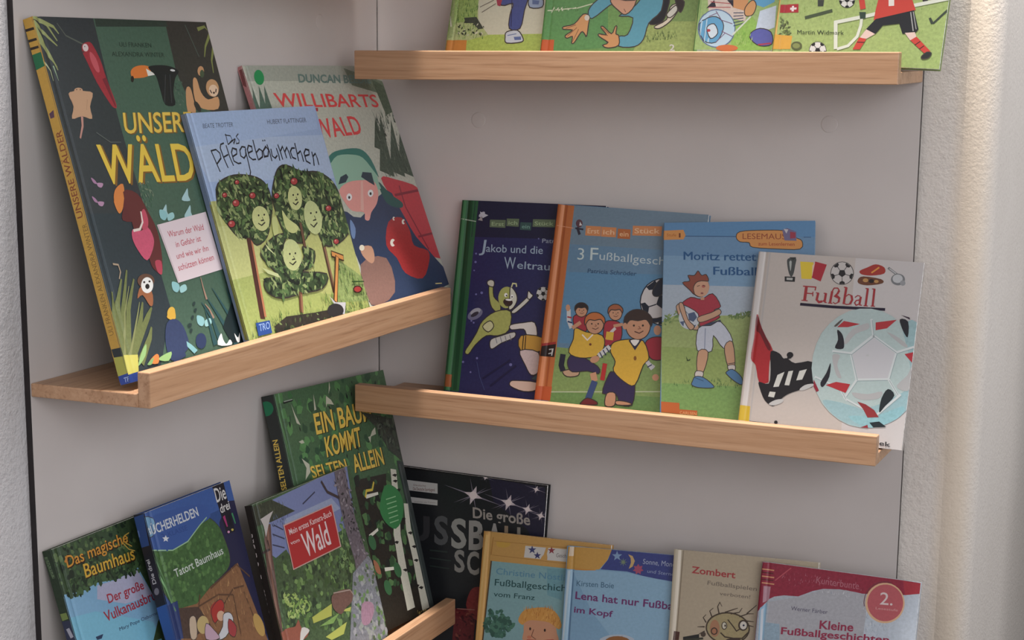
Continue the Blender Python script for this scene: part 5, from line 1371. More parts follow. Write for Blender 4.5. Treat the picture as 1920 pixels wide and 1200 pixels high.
('l', (40, 44, 80), 0, 0, 17.5, 17.5, (958,765, 1029,683, 1086,787)),
('s', (240, 236, 230), 0, 0, 9.7, (968,766, 1026,705, 1070,782)),
('s', (150, 96, 40), 0, 0, 0, (1059,590, 1057,574, 1046,566, 1034,571, 1028,587, 1030,603, 1040,611, 1052,606)),
('s', (60, 40, 36), 0, 0, 0, (1167,929, 1141,826, 1051,776, 951,807, 898,903, 925,1006, 1015,1056, 1115,1024)),
('s', (206, 150, 116), 0, 0, 0, (1159,928, 1134,831, 1050,783, 956,813, 906,903, 931,1001, 1016,1048, 1110,1018)),
('s', (64, 48, 44), 0, 0, 9.7, (889,889, 881,999, 961,1074, 1076,1078, 1167,1014, 1172,929, 1113,990, 1026,970, 937,967)),
('s', (50, 40, 36), 0, 0, 0, (999,918, 997,910, 989,906, 981,909, 977,916, 979,924, 987,928, 995,926)),
('s', (50, 40, 36), 0, 0, 0, (1094,928, 1092,920, 1084,916, 1076,918, 1072,925, 1074,933, 1081,937, 1090,935)),
('l', (90, 50, 44), 0, 0, 9.9, 9.9, (1002,858, 1055,845, 1096,873)),
('l', (150, 96, 76), 0, 0, 9.9, 9.9, (1039,916, 1062,894, 1034,885)),
('s', (206, 150, 116), 0, 0, 0, (918,904, 914,880, 899,868, 881,876, 870,900, 874,925, 890,936, 908,928)),
('l', (196, 50, 50), 0, 0, 47.1, 47.1, (730,502, 722,328)),
)
ART['J'] = (
('b', (104, 142, 180), 0.1, 0),
('b', (104, 142, 180), 0.1, 1),
('p', (91, 138, 184), 0.08, 0, 0, (0,2035, 1083,2035, 1490,2025, 1490,1871, 0,1906)),
('p', (121, 157, 190), 0.1, 0, 0, (0,1704, 1490,1656, 1490,1047, 0,1081)),
('p', (167, 180, 195), 0.12, 0, 0, (0,1411, 1490,1369, 1490,1065, 0,1045)),
('p', (152, 169, 104), 0.25, 0, 0, (0,798, 0,1029, 125,1100, 829,1100, 1490,1083, 1490,17, 15,114)),
('p', (142, 163, 91), 0.25, 0, 0, (4,789, 1490,727, 1490,371, 12,424)),
('p', (121, 159, 87), 0.3, 0, 0, (12,424, 1490,371, 1490,0, 1295,0, 15,114)),
('x', ((104, 133, 76), (133, 152, 91),), 40, 29.2, 80, 'leaf', (15,1081, 160,1154, 181,1045, 35,1008)),
('x', ((91, 119, 66), (114, 133, 79),), 40, 28.8, 81, 'leaf', (650,1100, 864,1136, 865,1082, 687,1064)),
('x', ((76, 114, 60), (60, 98, 53),), 60, 25.3, 82, 'grass', (122,425, 770,469, 808,379, 159,371)),
('p', (212, 142, 76), 0, 0, 0, (0,1954, 197,1960, 220,1904, 199,1864, 0,1861)),
('t', (180, 104, 47), 0.01, 0, 0, (30, 1898, 126, 1895, 31, 1925), 'Stufe'),
('t', (114, 57, 28), 0, 0, 0, (153, 1883, 170, 1883, 152, 1927), '1'),
('l', (57, 91, 133), 0, 0, 7.3, 7.3, (217,1897, 724,1886)),
('l', (57, 91, 133), 0, 0, 7.1, 7.1, (1382,1872, 1452,1871)),
('s', (212, 142, 76), 0, 0, 7.2, (724,1880, 759,1934, 956,1946, 1204,1937, 1294,1873, 1365,1836, 1349,1756, 1137,1758, 887,1778, 851,1824, 761,1834)),
('t', (152, 70, 47), 0, 0, 0, (787, 1861, 1209, 1853, 786, 1916), 'LESEMAUS'),
('t', (167, 66, 47), 0.008, 0, 0, (941, 1796, 1295, 1787, 940, 1830), 'zum Lesenlernen'),
('p', (114, 104, 142), 0, 0, 0, (1172,1947, 1221,1964, 1310,1927, 1312,1837, 1197,1842)),
('p', (161, 57, 76), 0, 0, 0, (1249,1928, 1302,1918, 1303,1864, 1250,1859)),
('p', (195, 190, 195), 0, 0, 0, (1186,1956, 1231,1950, 1214,1910)),
('t', (41, 87, 138), 0, 0, 0, (205, 1659, 920, 1642, 203, 1740), 'Moritz rettet'),
('t', (41, 87, 138), 0, 0, 0, (210, 1659, 925, 1642, 208, 1740), 'Moritz rettet'),
('t', (41, 87, 138), 0, 0, 0, (504, 1507, 1213, 1489, 502, 1587), 'Fußballspiel'),
('t', (41, 87, 138), 0, 0, 0, (509, 1507, 1219, 1489, 508, 1587), 'Fußballspiel'),
('s', (195, 152, 123), 0, 0, 7.3, (141,1191, 204,1218, 244,1082, 363,1009, 355,954, 246,990, 180,1081)),
('s', (190, 195, 203), 0, 0, 0, (380,1074, 351,995, 277,961, 202,994, 169,1074, 198,1154, 272,1187, 348,1154)),
('p', (76, 91, 123), 0, 0, 0, (261,1118, 324,1136, 353,1082, 317,1036, 272,1054)),
('p', (76, 91, 123), 0, 0, 0, (188,1154, 232,1182, 233,1136)),
('p', (76, 91, 123), 0, 0, 0, (181,1036, 226,1045, 218,990)),
('p', (76, 91, 123), 0, 0, 0, (291,991, 345,1009, 328,972)),
('l', (114, 123, 142), 0, 0, 7.3, 7.3, (261,1118, 224,1154)),
('l', (114, 123, 142), 0, 0, 7.3, 7.3, (272,1054, 218,1027)),
('s', (169, 53, 68), 0.12, 0, 7.3, (195,1218, 285,1282, 394,1264, 502,1318, 585,1191, 523,1154, 579,1082, 436,1009, 382,991, 361,1118, 250,1191)),
('s', (195, 152, 123), 0, 0, 7.2, (362,1082, 488,1127, 568,1164, 587,1118, 489,1064, 381,1031)),
('s', (195, 152, 123), 0, 0, 7.3, (168,1209, 210,1218, 262,1063, 328,991, 283,958, 217,1063)),
('l', (57, 66, 91), 0, 0, 21.7, 21.7, (382,982, 588,1049)),
('s', (190, 195, 210), 0.1, 0, 7.2, (368,973, 490,1000, 589,1037, 709,856, 621,774, 519,900, 505,746, 360,754)),
('l', (123, 133, 161), 0, 0, 7.2, 7.2, (437,973, 434,755)),
('s', (199, 152, 119), 0, 0, 7.2, (373,744, 470,737, 428,537, 364,546)),
('s', (199, 152, 119), 0, 0, 7.2, (630,792, 709,838, 736,594, 669,594)),
('s', (203, 195, 190), 0, 0, 7.2, (355,546, 424,537, 414,483, 345,491)),
('s', (203, 195, 190), 0, 0, 7.2, (669,603, 735,609, 736,558, 679,558)),
('l', (57, 57, 66), 0, 0, 7.2, 7.2, (669,621, 740,631)),
('s', (79, 123, 167), 0, 0, 7.2, (321,445, 347,491, 429,483, 530,403, 512,379, 377,383, 313,409)),
('s', (79, 123, 167), 0, 0, 7.2, (653,539, 715,567, 806,487, 807,415, 735,450, 662,513)),
('l', (57, 85, 123), 0, 0, 7.2, 7.2, (338,482, 430,447)),
('s', (57, 38, 34), 0, 0, 0, (468,1387, 443,1313, 379,1282, 314,1313, 286,1388, 311,1463, 375,1493, 440,1462)),
('s', (201, 152, 123), 0, 0, 0, (468,1384, 445,1314, 387,1286, 327,1315, 301,1384, 324,1454, 382,1482, 442,1453)),
('s', (142, 72, 57), 0, 0, 7.3, (200,1429, 272,1446, 253,1501, 317,1501, 352,1546, 389,1501, 434,1509, 459,1446, 390,1446, 336,1428, 310,1373, 321,1309, 274,1355)),
('s', (180, 95, 85), 0, 0, 0, (428,1391, 423,1381, 410,1377, 397,1381, 392,1391, 397,1402, 409,1406, 422,1401)),
('l', (57, 38, 34), 0, 0, 5.5, 5.5, (346,1391, 373,1400)),
('l', (57, 38, 34), 0, 0, 5.5, 5.5, (400,1400, 428,1395)),
('s', (142, 76, 76), 0, 0, 0, (411,1322, 407,1315, 397,1313, 386,1316, 382,1322, 386,1328, 396,1331, 407,1328)),
('l', (195, 142, 110), 0, 0, 36.3, 36.3, (403,1282, 403,1255)),
('p', (47, 66, 38), 0, 0, 0, (252,696, 271,654, 298,667, 290,649, 262,645)),
('p', (195, 98, 45), 0, 0, 0, (12,238, 195,226, 197,163, 374,153, 376,102, 15,132)),
('t', (224, 161, 104), 0.01, 0, 0, (201, 117, 368, 106, 201, 146), 'CARLSEN'),
)
ART['K'] = (
('b', (194, 184, 178), 0.05, 0),
('b', (194, 184, 178), 0.05, 1),
('p', (200, 194, 194), 0.03, 0, 0, (953,1779, 1600,1779, 1600,451, 1594,0, 1021,0, 1021,0)),
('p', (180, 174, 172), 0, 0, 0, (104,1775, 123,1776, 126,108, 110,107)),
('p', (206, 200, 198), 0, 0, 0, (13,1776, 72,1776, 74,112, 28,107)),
('p', (212, 178, 50), 0, 0, 0, (0,262, 107,260, 114,111, 0,115)),
('s', (70, 74, 74), 0, 0, 0, (297,1726, 377,1739, 378,1666, 372,1589, 353,1553, 326,1586, 301,1661)),
('s', (170, 176, 172), 0, 0, 0, (316,1697, 339,1702, 339,1606)),
('p', (40, 40, 42), 0, 0, 0, (288,1552, 392,1556, 394,1507, 294,1503)),
('p', (180, 180, 176), 0, 0, 0, (308,1542, 370,1543, 369,1520, 311,1520)),
('p', (50, 52, 52), 0, 0, 0, (310,1742, 380,1747, 353,1715)),
('p', (226, 196, 50), 0, 0, 0, (423,1708, 554,1709, 555,1545, 455,1542)),
('p', (178, 42, 54), 0, 0, 0, (568,1718, 685,1696, 645,1529, 553,1560)),
('p', (226, 190, 170), 0, 0, 0, (546,1678, 569,1707, 556,1564)),
('s', (40, 38, 40), 0, 0, 0, (954,1631, 931,1550, 856,1511, 772,1538, 729,1615, 753,1698, 828,1736, 912,1709)),
('s', (196, 190, 188), 0, 0, 0, (948,1631, 926,1553, 855,1516, 776,1542, 735,1616, 757,1694, 829,1731, 908,1704)),
('p', (40, 38, 40), 0, 0, 0, (846,1586, 808,1609, 816,1652, 860,1655, 879,1614)),
('l', (40, 38, 40), 0, 0, 5.6, 5.6, (846,1586, 851,1549)),
('p', (40, 38, 40), 0, 0, 0, (851,1551, 876,1541, 880,1521, 829,1517, 828,1537)),
('l', (40, 38, 40), 0, 0, 5.7, 5.7, (808,1609, 774,1595)),
('p', (40, 38, 40), 0, 0, 0, (776,1596, 775,1569, 758,1560, 736,1608, 755,1614)),
('l', (40, 38, 40), 0, 0, 5.7, 5.7, (816,1652, 791,1681)),
('p', (40, 38, 40), 0, 0, 0, (793,1679, 766,1673, 752,1687, 789,1720, 802,1704)),
('l', (40, 38, 40), 0, 0, 5.6, 5.6, (860,1655, 878,1687)),
('p', (40, 38, 40), 0, 0, 0, (877,1685, 862,1708, 870,1725, 915,1698, 904,1682)),
('l', (40, 38, 40), 0, 0, 5.6, 5.6, (879,1614, 915,1606)),
('p', (40, 38, 40), 0, 0, 0, (913,1606, 930,1627, 949,1623, 939,1574, 920,1579)),
('s', (170, 52, 46), 0, 0, 0, (1007,1658, 1077,1697, 1151,1732, 1235,1708, 1241,1649, 1123,1621, 1030,1626)),
('l', (226, 150, 60), 0, 0, 14.9, 14.9, (1120,1647, 1188,1705)),
('s', (110, 64, 44), 0, 0, 0, (1002,1578, 1050,1608, 1219,1594, 1235,1554, 1098,1525, 1012,1538)),
('s', (190, 140, 80), 0, 0, 0, (1099,1574, 1093,1560, 1076,1554, 1057,1558, 1047,1570, 1053,1584, 1071,1591, 1090,1587)),
('s', (190, 140, 80), 0, 0, 0, (1198,1570, 1193,1559, 1178,1554, 1162,1557, 1154,1567, 1159,1578, 1174,1584, 1190,1580)),
('s', (40, 30, 30), 0, 0, 0, (1155,1571, 1149,1557, 1132,1550, 1113,1554, 1104,1567, 1110,1581, 1127,1588, 1146,1584)),
('l', (120, 122, 126), 0, 0, 22.2, 22.2, (1272,1707, 1360,1650)),
('s', (120, 122, 126), 0, 0, 0, (1442,1607, 1428,1567, 1384,1547, 1335,1560, 1311,1597, 1326,1638, 1370,1658, 1419,1645)),
('s', (190, 192, 196), 0, 0, 0, (1420,1613, 1409,1583, 1377,1569, 1342,1578, 1325,1606, 1336,1636, 1368,1650, 1403,1641)),
('s', (150, 152, 156), 0, 0, 0, (1450,1574, 1445,1555, 1428,1546, 1409,1553, 1399,1570, 1404,1589, 1422,1598, 1440,1592)),
('l', (190, 190, 192), 0, 0, 9.2, 9.2, (1284,1700, 1352,1657)),
('l', (168, 48, 54), 0, 0, 28.6, 28.6, (514,1473, 512,1332)),
('l', (168, 48, 54), 0, 0, 11.4, 11.4, (480,1471, 610,1471)),
('l', (168, 48, 54), 0, 0, 11.4, 11.4, (515,1405, 587,1405)),
('l', (168, 48, 54), 0, 0, 11.4, 11.4, (606,1473, 602,1438)),
('l', (168, 48, 54), 0, 0, 9.5, 9.5, (583,1425, 587,1380)),
('l', (168, 48, 54), 0, 0, 9.5, 9.5, (481,1333, 543,1332)),
('l', (168, 48, 54), 0, 0, 22.8, 22.8, (636,1418, 629,1349, 654,1328, 684,1338)),
('l', (168, 48, 54), 0, 0, 22.7, 22.7, (711,1420, 707,1332)),
('l', (168, 48, 54), 0, 0, 9.5, 9.5, (680,1334, 708,1355)),
('l', (168, 48, 54), 0, 0, 9.5, 9.5, (613,1416, 640,1416)),
('l', (168, 48, 54), 0, 0, 9.5, 9.5, (689,1418, 715,1418)),
('l', (168, 48, 54), 0, 0, 9.5, 9.5, (707,1330, 730,1330)),
('l', (168, 48, 54), 0, 0, 22.7, 22.7, (769,1443, 761,1329)),
('l', (168, 48, 54), 0, 0, 11.3, 11.3, (769,1443, 784,1475, 818,1477, 836,1456)),
('l', (168, 48, 54), 0, 0, 20.7, 20.7, (836,1456, 821,1421, 804,1404, 845,1381, 842,1343)),
('l', (168, 48, 54), 0, 0, 9.4, 9.4, (842,1343, 810,1325, 790,1339)),
('l', (168, 48, 54), 0, 0, 9.4, 9.4, (742,1327, 784,1327)),
('l', (168, 48, 54), 0, 0, 22.5, 22.5, (900,1491, 893,1328)),
('l', (168, 48, 54), 0, 0, 9.4, 9.4, (903,1401, 930,1426, 958,1416)),
('l', (168, 48, 54), 0, 0, 20.6, 20.6, (958,1416, 970,1376, 953,1333)),
('l', (168, 48, 54), 0, 0, 9.4, 9.4, (953,1333, 920,1326, 896,1336)),
('l', (168, 48, 54), 0, 0, 9.4, 9.4, (877,1490, 903,1490)),
('l', (168, 48, 54), 0, 0, 9.3, 9.3, (993,1400, 1017,1421, 1044,1416)),
('l', (168, 48, 54), 0, 0, 20.5, 20.5, (1048,1412, 1043,1333)),
('l', (168, 48, 54), 0, 0, 11.2, 11.2, (1044,1382, 1008,1371, 996,1348, 1013,1326, 1038,1340)),
('l', (168, 48, 54), 0, 0, 9.3, 9.3, (1043,1331, 1069,1331)),
('l', (168, 48, 54), 0, 0, 20.5, 20.5, (1105,1496, 1103,1330)),
('l', (168, 48, 54), 0, 0, 9.3, 9.3, (1083,1494, 1109,1494)),
('l', (168, 48, 54), 0, 0, 9.3, 9.3, (1084,1328, 1125,1328)),
('l', (168, 48, 54), 0, 0, 20.4, 20.4, (1168,1497, 1170,1330)),
('l', (168, 48, 54), 0, 0, 9.3, 9.3, (1146,1495, 1172,1495)),
('l', (168, 48, 54), 0, 0, 9.3, 9.3, (1151,1330, 1192,1330)),
('l', (34, 26, 50), 0, 0, 26.3, 26.3, (474,1294, 788,1293, 1125,1302, 1291,1309)),
('s', (176, 40, 46), 0.12, 0, 0, (59,1161, 100,1087, 157,976, 259,832, 245,715, 254,563, 252,505, 164,506, 110,664, 55,726, 61,929)),
('s', (110, 26, 34), 0, 0, 0, (62,1151, 127,1031, 238,849, 211,827, 115,973, 71,1007)),
('s', (34, 32, 36), 0, 0, 0, (242,811, 331,800, 375,756, 414,760, 496,720, 669,746, 707,531, 602,479, 457,411, 371,326, 328,283, 244,332, 182,440, 164,506, 262,497, 264,640)),
('s', (34, 32, 36), 0, 0, 0, (469,797, 462,777, 440,766, 416,772, 404,791, 411,812, 433,823, 457,817)),
('l', (34, 32, 36), 0, 0, 19.1, 19.1, (414,760, 451,773)),
('p', (206, 206, 200), 0, 0, 0, (311,469, 338,590, 403,627, 364,478)),
('p', (206, 206, 200), 0, 0, 0, (419,499, 441,635, 486,647, 465,500)),
('p', (206, 206, 200), 0, 0, 0, (528,555, 547,649, 617,674, 584,569)),
('p', (206, 206, 200), 0, 0, 0, (272,373, 282,422, 340,422, 331,368)),
('s', (190, 190, 190), 0, 0, 0, (287,302, 349,347, 421,360, 414,327, 337,292)),
('s', (190, 190, 190), 0, 0, 0, (569,470, 617,519, 690,539, 702,522, 613,469)),
('s', (176, 196, 196), 0.1, 0, 0, (1674,786, 1619,448, 1394,217, 1083,183, 801,362, 661,688, 718,1035, 951,1265, 1266,1291, 1541,1107)),
('s', (150, 186, 194), 0.15, 0, 0, (804,390, 974,389, 1238,361, 1547,542, 1628,624, 1639,459, 1571,341, 1438,233, 1260,177, 1072,193, 913,270)),
('s', (140, 190, 200), 0.2, 0, 0, (1063,267, 1320,295, 1562,414, 1555,320, 1403,215, 1242,178)),
('s', (150, 184, 190), 0.2, 0, 0, (1473,1166, 1595,1214, 1652,885, 1620,697, 1544,949)),
('p', (196, 196, 202), 0, 0, 0, (1232,1056, 1439,912, 1397,653, 1114,621, 1028,864)),
('l', (206, 214, 216), 0, 0, 22.2, 22.2, (1173,1208, 1211,1050, 1019,864, 1105,618, 1402,653, 1445,912, 1207,1053)),
('l', (140, 160, 164), 0, 0, 5.6, 5.6, (1182,1197, 1219,1039, 1028,853, 1114,608, 1411,643, 1453,902, 1215,1043)),
('l', (206, 214, 216), 0, 0, 22.5, 22.5, (840,870, 1019,864)),
('l', (140, 160, 164), 0, 0, 5.6, 5.6, (848,859, 1028,853)),
('l', (206, 214, 216), 0, 0, 22, 22, (1445,912, 1613,983)),
('l', (140, 160, 164), 0, 0, 5.5, 5.5, (1453,902, 1621,973)),
('l', (206, 214, 216), 0, 0, 22.3, 22.3, (1105,618, 1006,430)),
('l', (140, 160, 164), 0, 0, 5.6, 5.6, (1114,608, 1015,420)),
('l', (206, 214, 216), 0, 0, 22, 22, (1402,653, 1515,501)),
('l', (140, 160, 164), 0, 0, 5.5, 5.5, (1411,643, 1524,491)),
('l', (206, 214, 216), 0, 0, 22.5, 22.5, (701,607, 958,519, 1026,423)),
('l', (140, 160, 164), 0, 0, 5.6, 5.6, (710,596, 967,509, 1035,412)),
('l', (206, 214, 216), 0, 0, 22.1, 22.1, (1026,423, 1320,295, 1531,521)),
('l', (140, 160, 164), 0, 0, 5.5, 5.5, (1035,412, 1329,285, 1540,511)),
('s', (182, 182, 184), 0, 0, 0, (941,969, 1001,1088, 1141,1166, 1157,1111, 1043,1054, 971,953)),
('s', (178, 178, 180), 0, 0, 0, (1334,1098, 1450,1052, 1540,986, 1515,969, 1416,1031)),
('s', (178, 178, 180), 0, 0, 0, (845,825, 919,836, 903,740, 960,623, 905,646)),
('s', (178, 178, 180), 0, 0, 0, (1073,493, 1222,493, 1356,531, 1328,460, 1155,434)),
('s', (178, 178, 180), 0, 0, 0, (1485,600, 1573,711, 1607,807, 1606,585, 1545,560)),
('p', (186, 52, 60), 0, 0, 0, (858,1102, 916,1167, 1072,1150, 961,1111)),
('p', (186, 52, 60), 0, 0, 0, (1218,1178, 1412,1220, 1330,1131, 1226,1104)),
('p', (186, 48, 56), 0, 0, 0, (816,539, 913,579, 1049,570, 1015,483)),
('p', (186, 48, 60), 0, 0, 0, (1600,828, 1522,903, 1600,929)),
('p', (150, 50, 54), 0, 0, 0, (1135,413, 1215,396, 1304,349, 1354,287, 1249,272, 1203,342)),
('p', (150, 40, 56), 0, 0, 0, (695,583, 759,480, 738,463, 703,512)),
('p', (150, 50, 60), 0, 0, 0, (1196,173, 1257,204, 1268,174)),
('s', (40, 40, 48), 0, 0, 0, (862,1076, 913,1042, 941,969, 941,902, 862,902, 882,983)),
('s', (40, 40, 48), 0, 0, 0, (1440,1227, 1519,1211, 1533,1063, 1477,1129)),
('s', (40, 40, 48), 0, 0, 0, (764,556, 809,655, 838,756, 842,621, 792,517)),
('s', (38, 46, 50), 0, 0, 0, (1408,561, 1475,506, 1400,396, 1352,332, 1358,467)),
('p', (36, 46, 52), 0, 0, 0, (1273,226, 1363,247, 1434,203, 1315,186)),
('s', (90, 80, 76), 0, 0, 0, (829,1111, 879,1168, 905,1183, 857,1113)),
('p', (60, 40, 60), 0, 0, 0, (1446,1268, 1527,1252, 1535,1231)),
('s', (188, 190, 192), 0, 0, 0, (1193,861, 1189,855, 1179,852, 1168,853, 1163,858, 1167,864, 1177,867, 1188,866)),
('l', (34, 36, 46), 0, 0, 11.5, 11.5, (118,111, 328,111)),
('s', (40, 36, 40), 0, 0, 0, (397,134, 394,122, 382,115, 369,119, 363,130, 366,143, 378,149, 391,146)),
('t', (50, 50, 54), 0.01, 0, 0, (1054, 41, 1496, 21, 1052, 82), 'Bibliothek'),
)
ART['L'] = (
('b', (33, 35, 39), 0.3, 0),
('b', (30, 30, 35), 0.1, 1),
('p', (37, 35, 59), 0.3, 0, 0, (1346,2530, 1949,2530, 2013,2527, 2040,2233, 2040,1762, 1833,2030, 1417,2279)),
('p', (26, 26, 28), 0, 0, 0, (0,2519, 240,2530, 1858,2530, 2013,2525, 2015,2505, 1316,2527, 0,2495)),
('p', (193, 191, 189), 0, 0, 0, (302,2383, 729,2389, 738,2276, 310,2268)),
('t', (121, 83, 77), 0.01, 0, 0, (433, 2277, 702, 2298, 428, 2312), 'Die Deutsche Sportjugend'),
('t', (121, 83, 77), 0, 0, 0, (435, 2328, 587, 2336, 432, 2348), 'Deutsche'),
('p', (193, 191, 189), 0, 0, 0, (402,2198, 743,2204, 745,2144, 406,2134)),
('t', (132, 123, 121), 0, 0, 0, (455, 2142, 717, 2163, 454, 2160), 'empfohlen von Trainern'),
('p', (132, 123, 140), 0, 0, 0, (807,2387, 1169,2303, 1533,2240, 1176,2323)),
('p', (132, 123, 140), 0, 0, 0, (934,2200, 1176,2307, 1408,2425, 1169,2319)),
('p', (132, 123, 140), 0, 0, 0, (1121,2500, 1166,2311, 1224,2126, 1179,2315)),
('p', (132, 123, 140), 0, 0, 0, (1329,2420, 1169,2317, 1015,2205, 1176,2309)),
('p', (215, 198, 204), 0, 0, 0, (1286,2290, 1193,2281, 1140,2206, 1136,2292, 1059,2336, 1153,2345, 1205,2420, 1209,2334)),
('s', (237, 220, 220), 0, 0, 0, (1220,2319, 1208,2287, 1176,2270, 1142,2278, 1125,2307, 1137,2340, 1169,2356, 1204,2348)),
('p', (132, 123, 140), 0, 0, 0, (1294,2348, 1596,2277, 1900,2224, 1601,2294)),
('p', (132, 123, 140), 0, 0, 0, (1400,2191, 1601,2280, 1795,2380, 1596,2291)),
('p', (132, 123, 140), 0, 0, 0, (1555,2444, 1593,2284, 1642,2128, 1604,2287)),
('p', (132, 123, 140), 0, 0, 0, (1729,2376, 1596,2289, 1468,2195, 1601,2282)),
('p', (215, 198, 204), 0, 0, 0, (1693,2267, 1615,2259, 1571,2196, 1568,2268, 1504,2305, 1582,2313, 1625,2376, 1629,2303)),
('s', (237, 220, 220), 0, 0, 0, (1638,2291, 1628,2264, 1601,2249, 1573,2256, 1559,2281, 1569,2308, 1596,2322, 1624,2315)),
('p', (132, 123, 140), 0, 0, 0, (1616,2283, 1827,2234, 2039,2197, 1830,2246)),
('p', (132, 123, 140), 0, 0, 0, (1690,2173, 1830,2236, 1966,2306, 1827,2244)),
('p', (132, 123, 140), 0, 0, 0, (1798,2351, 1825,2239, 1859,2129, 1832,2241)),
('p', (132, 123, 140), 0, 0, 0, (1919,2303, 1827,2242, 1737,2176, 1830,2237)),
('p', (215, 198, 204), 0, 0, 0, (1895,2226, 1840,2221, 1810,2177, 1807,2228, 1762,2253, 1817,2259, 1847,2303, 1849,2252)),
('s', (237, 220, 220), 0, 0, 0, (1856,2244, 1849,2224, 1830,2214, 1810,2219, 1801,2236, 1808,2256, 1826,2266, 1846,2261)),
('p', (132, 123, 140), 0, 0, 0, (1812,2227, 1986,2186, 2040,2176, 2040,2184, 1989,2196)),
('p', (132, 123, 140), 0, 0, 0, (1873,2135, 1989,2188, 2040,2214, 2040,2218, 1986,2194)),
('p', (132, 123, 140), 0, 0, 0, (1963,2283, 1985,2190, 2013,2099, 1991,2192)),
('p', (132, 123, 140), 0, 0, 0, (2040,2227, 2040,2229, 1986,2193, 1912,2138, 1989,2189)),
('p', (215, 198, 204), 0, 0, 0, (2040,2181, 2040,2180, 1997,2175, 1972,2138, 1970,2181, 1933,2202, 1978,2207, 2003,2243, 2005,2201)),
('s', (237, 220, 220), 0, 0, 0, (2010,2194, 2005,2178, 1989,2170, 1973,2174, 1965,2188, 1970,2204, 1986,2212, 2003,2208)),
('p', (132, 123, 140), 0, 0, 0, (1773,2501, 1913,2467, 2040,2444, 2040,2445, 1915,2476)),
('p', (132, 123, 140), 0, 0, 0, (1822,2428, 1915,2469, 2006,2515, 1913,2474)),
('p', (132, 123, 140), 0, 0, 0, (1899,2530, 1898,2530, 1912,2471, 1934,2398, 1917,2472)),
('p', (132, 123, 140), 0, 0, 0, (1974,2513, 1913,2473, 1854,2429, 1915,2470)),
('p', (215, 198, 204), 0, 0, 0, (1958,2462, 1922,2459, 1902,2430, 1900,2463, 1870,2481, 1906,2484, 1927,2513, 1928,2480)),
('s', (237, 220, 220), 0, 0, 0, (1932,2474, 1928,2461, 1915,2454, 1902,2458, 1896,2469, 1900,2482, 1913,2489, 1926,2485)),
('p', (132, 123, 140), 0, 0, 0, (1297,2530, 1272,2530, 1304,2523, 1412,2503, 1305,2529)),
('p', (132, 123, 140), 0, 0, 0, (1234,2492, 1305,2524, 1318,2530, 1309,2530, 1304,2528)),
('p', (132, 123, 140), 0, 0, 0, (1305,2530, 1302,2530, 1303,2525, 1320,2470, 1306,2526)),
('p', (132, 123, 140), 0, 0, 0, (1314,2530, 1309,2530, 1304,2527, 1258,2494, 1305,2524)),
('p', (215, 198, 204), 0, 0, 0, (1318,2530, 1338,2519, 1310,2516, 1295,2494, 1294,2520, 1276,2530)),
('s', (237, 220, 220), 0, 0, 0, (1318,2527, 1315,2518, 1305,2513, 1295,2515, 1290,2524, 1294,2534, 1303,2539, 1314,2536)),
('t', (165, 156, 149), 0.02, 0, 0, (1188, 2066, 1874, 2073, 1176, 2182), 'Die große'),
('t', (66, 66, 68), 0.03, 0, 0, (188, 1741, 324, 1737, 170, 1985), 'F'),
('t', (55, 55, 59), 0.03, 0, 0, (350, 1718, 681, 1730, 330, 1995), 'U'),
('t', (83, 85, 88), 0.03, 0, 0, (738, 1714, 911, 1731, 715, 2023), 'S'),
('t', (154, 154, 149), 0.03, 0, 0, (949, 1703, 1135, 1722, 925, 2022), 'S'),
('t', (154, 151, 147), 0.03, 0, 0, (1162, 1713, 1348, 1733, 1143, 2029), 'B'),
('t', (165, 160, 158), 0.03, 0, 0, (1377, 1728, 1565, 1733, 1360, 2032), 'A'),
('t', (154, 132, 110), 0.03, 0, 0, (1588, 1731, 1716, 1738, 1572, 2027), 'L'),
('t', (143, 136, 127), 0.03, 0, 0, (1739, 1741, 1855, 1747, 1723, 2031), 'L'),
('t', (140, 138, 134), 0.03, 0, 0, (1008, 1438, 1134, 1452, 990, 1676), 'S'),
('t', (154, 151, 145), 0.03, 0, 0, (1164, 1434, 1310, 1449, 1145, 1682), 'C'),
('t', (154, 151, 145), 0.03, 0, 0, (1351, 1450, 1480, 1458, 1334, 1695), 'H'),
('t', (154, 151, 145), 0.03, 0, 0, (1503, 1462, 1632, 1470, 1487, 1705), 'U'),
('t', (154, 151, 145), 0.03, 0, 0, (1655, 1473, 1736, 1479, 1639, 1711), 'L'),
('t', (154, 151, 145), 0.03, 0, 0, (1760, 1478, 1852, 1485, 1744, 1715), 'E'),
('l', (44, 55, 52), 0, 0, 18.5, 18.5, (688,1631, 906,1640)),
('l', (44, 55, 52), 0, 0, 13.8, 13.8, (694,1544, 961,1548)),
('l', (44, 55, 52), 0, 0, 13.8, 13.8, (701,1455, 943,1457)),
('p', (105, 35, 39), 0.5, 0, 0, (1048,1023, 1304,1062, 1297,668, 1040,626)),
('s', (132, 48, 48), 0.4, 0, 0, (1201,1200, 1268,1295, 1399,1264, 1427,894, 1196,1029)),
('x', ((132, 66, 55), (77, 26, 33), (66, 22, 28),), 30, 42.6, 90, 'leaf', (1067,1009, 1286,1060, 1293,719, 1073,683)),
('l', (165, 121, 110), 0, 0, 7.1, 7.1, (1075,1024, 1287,1043)),
)
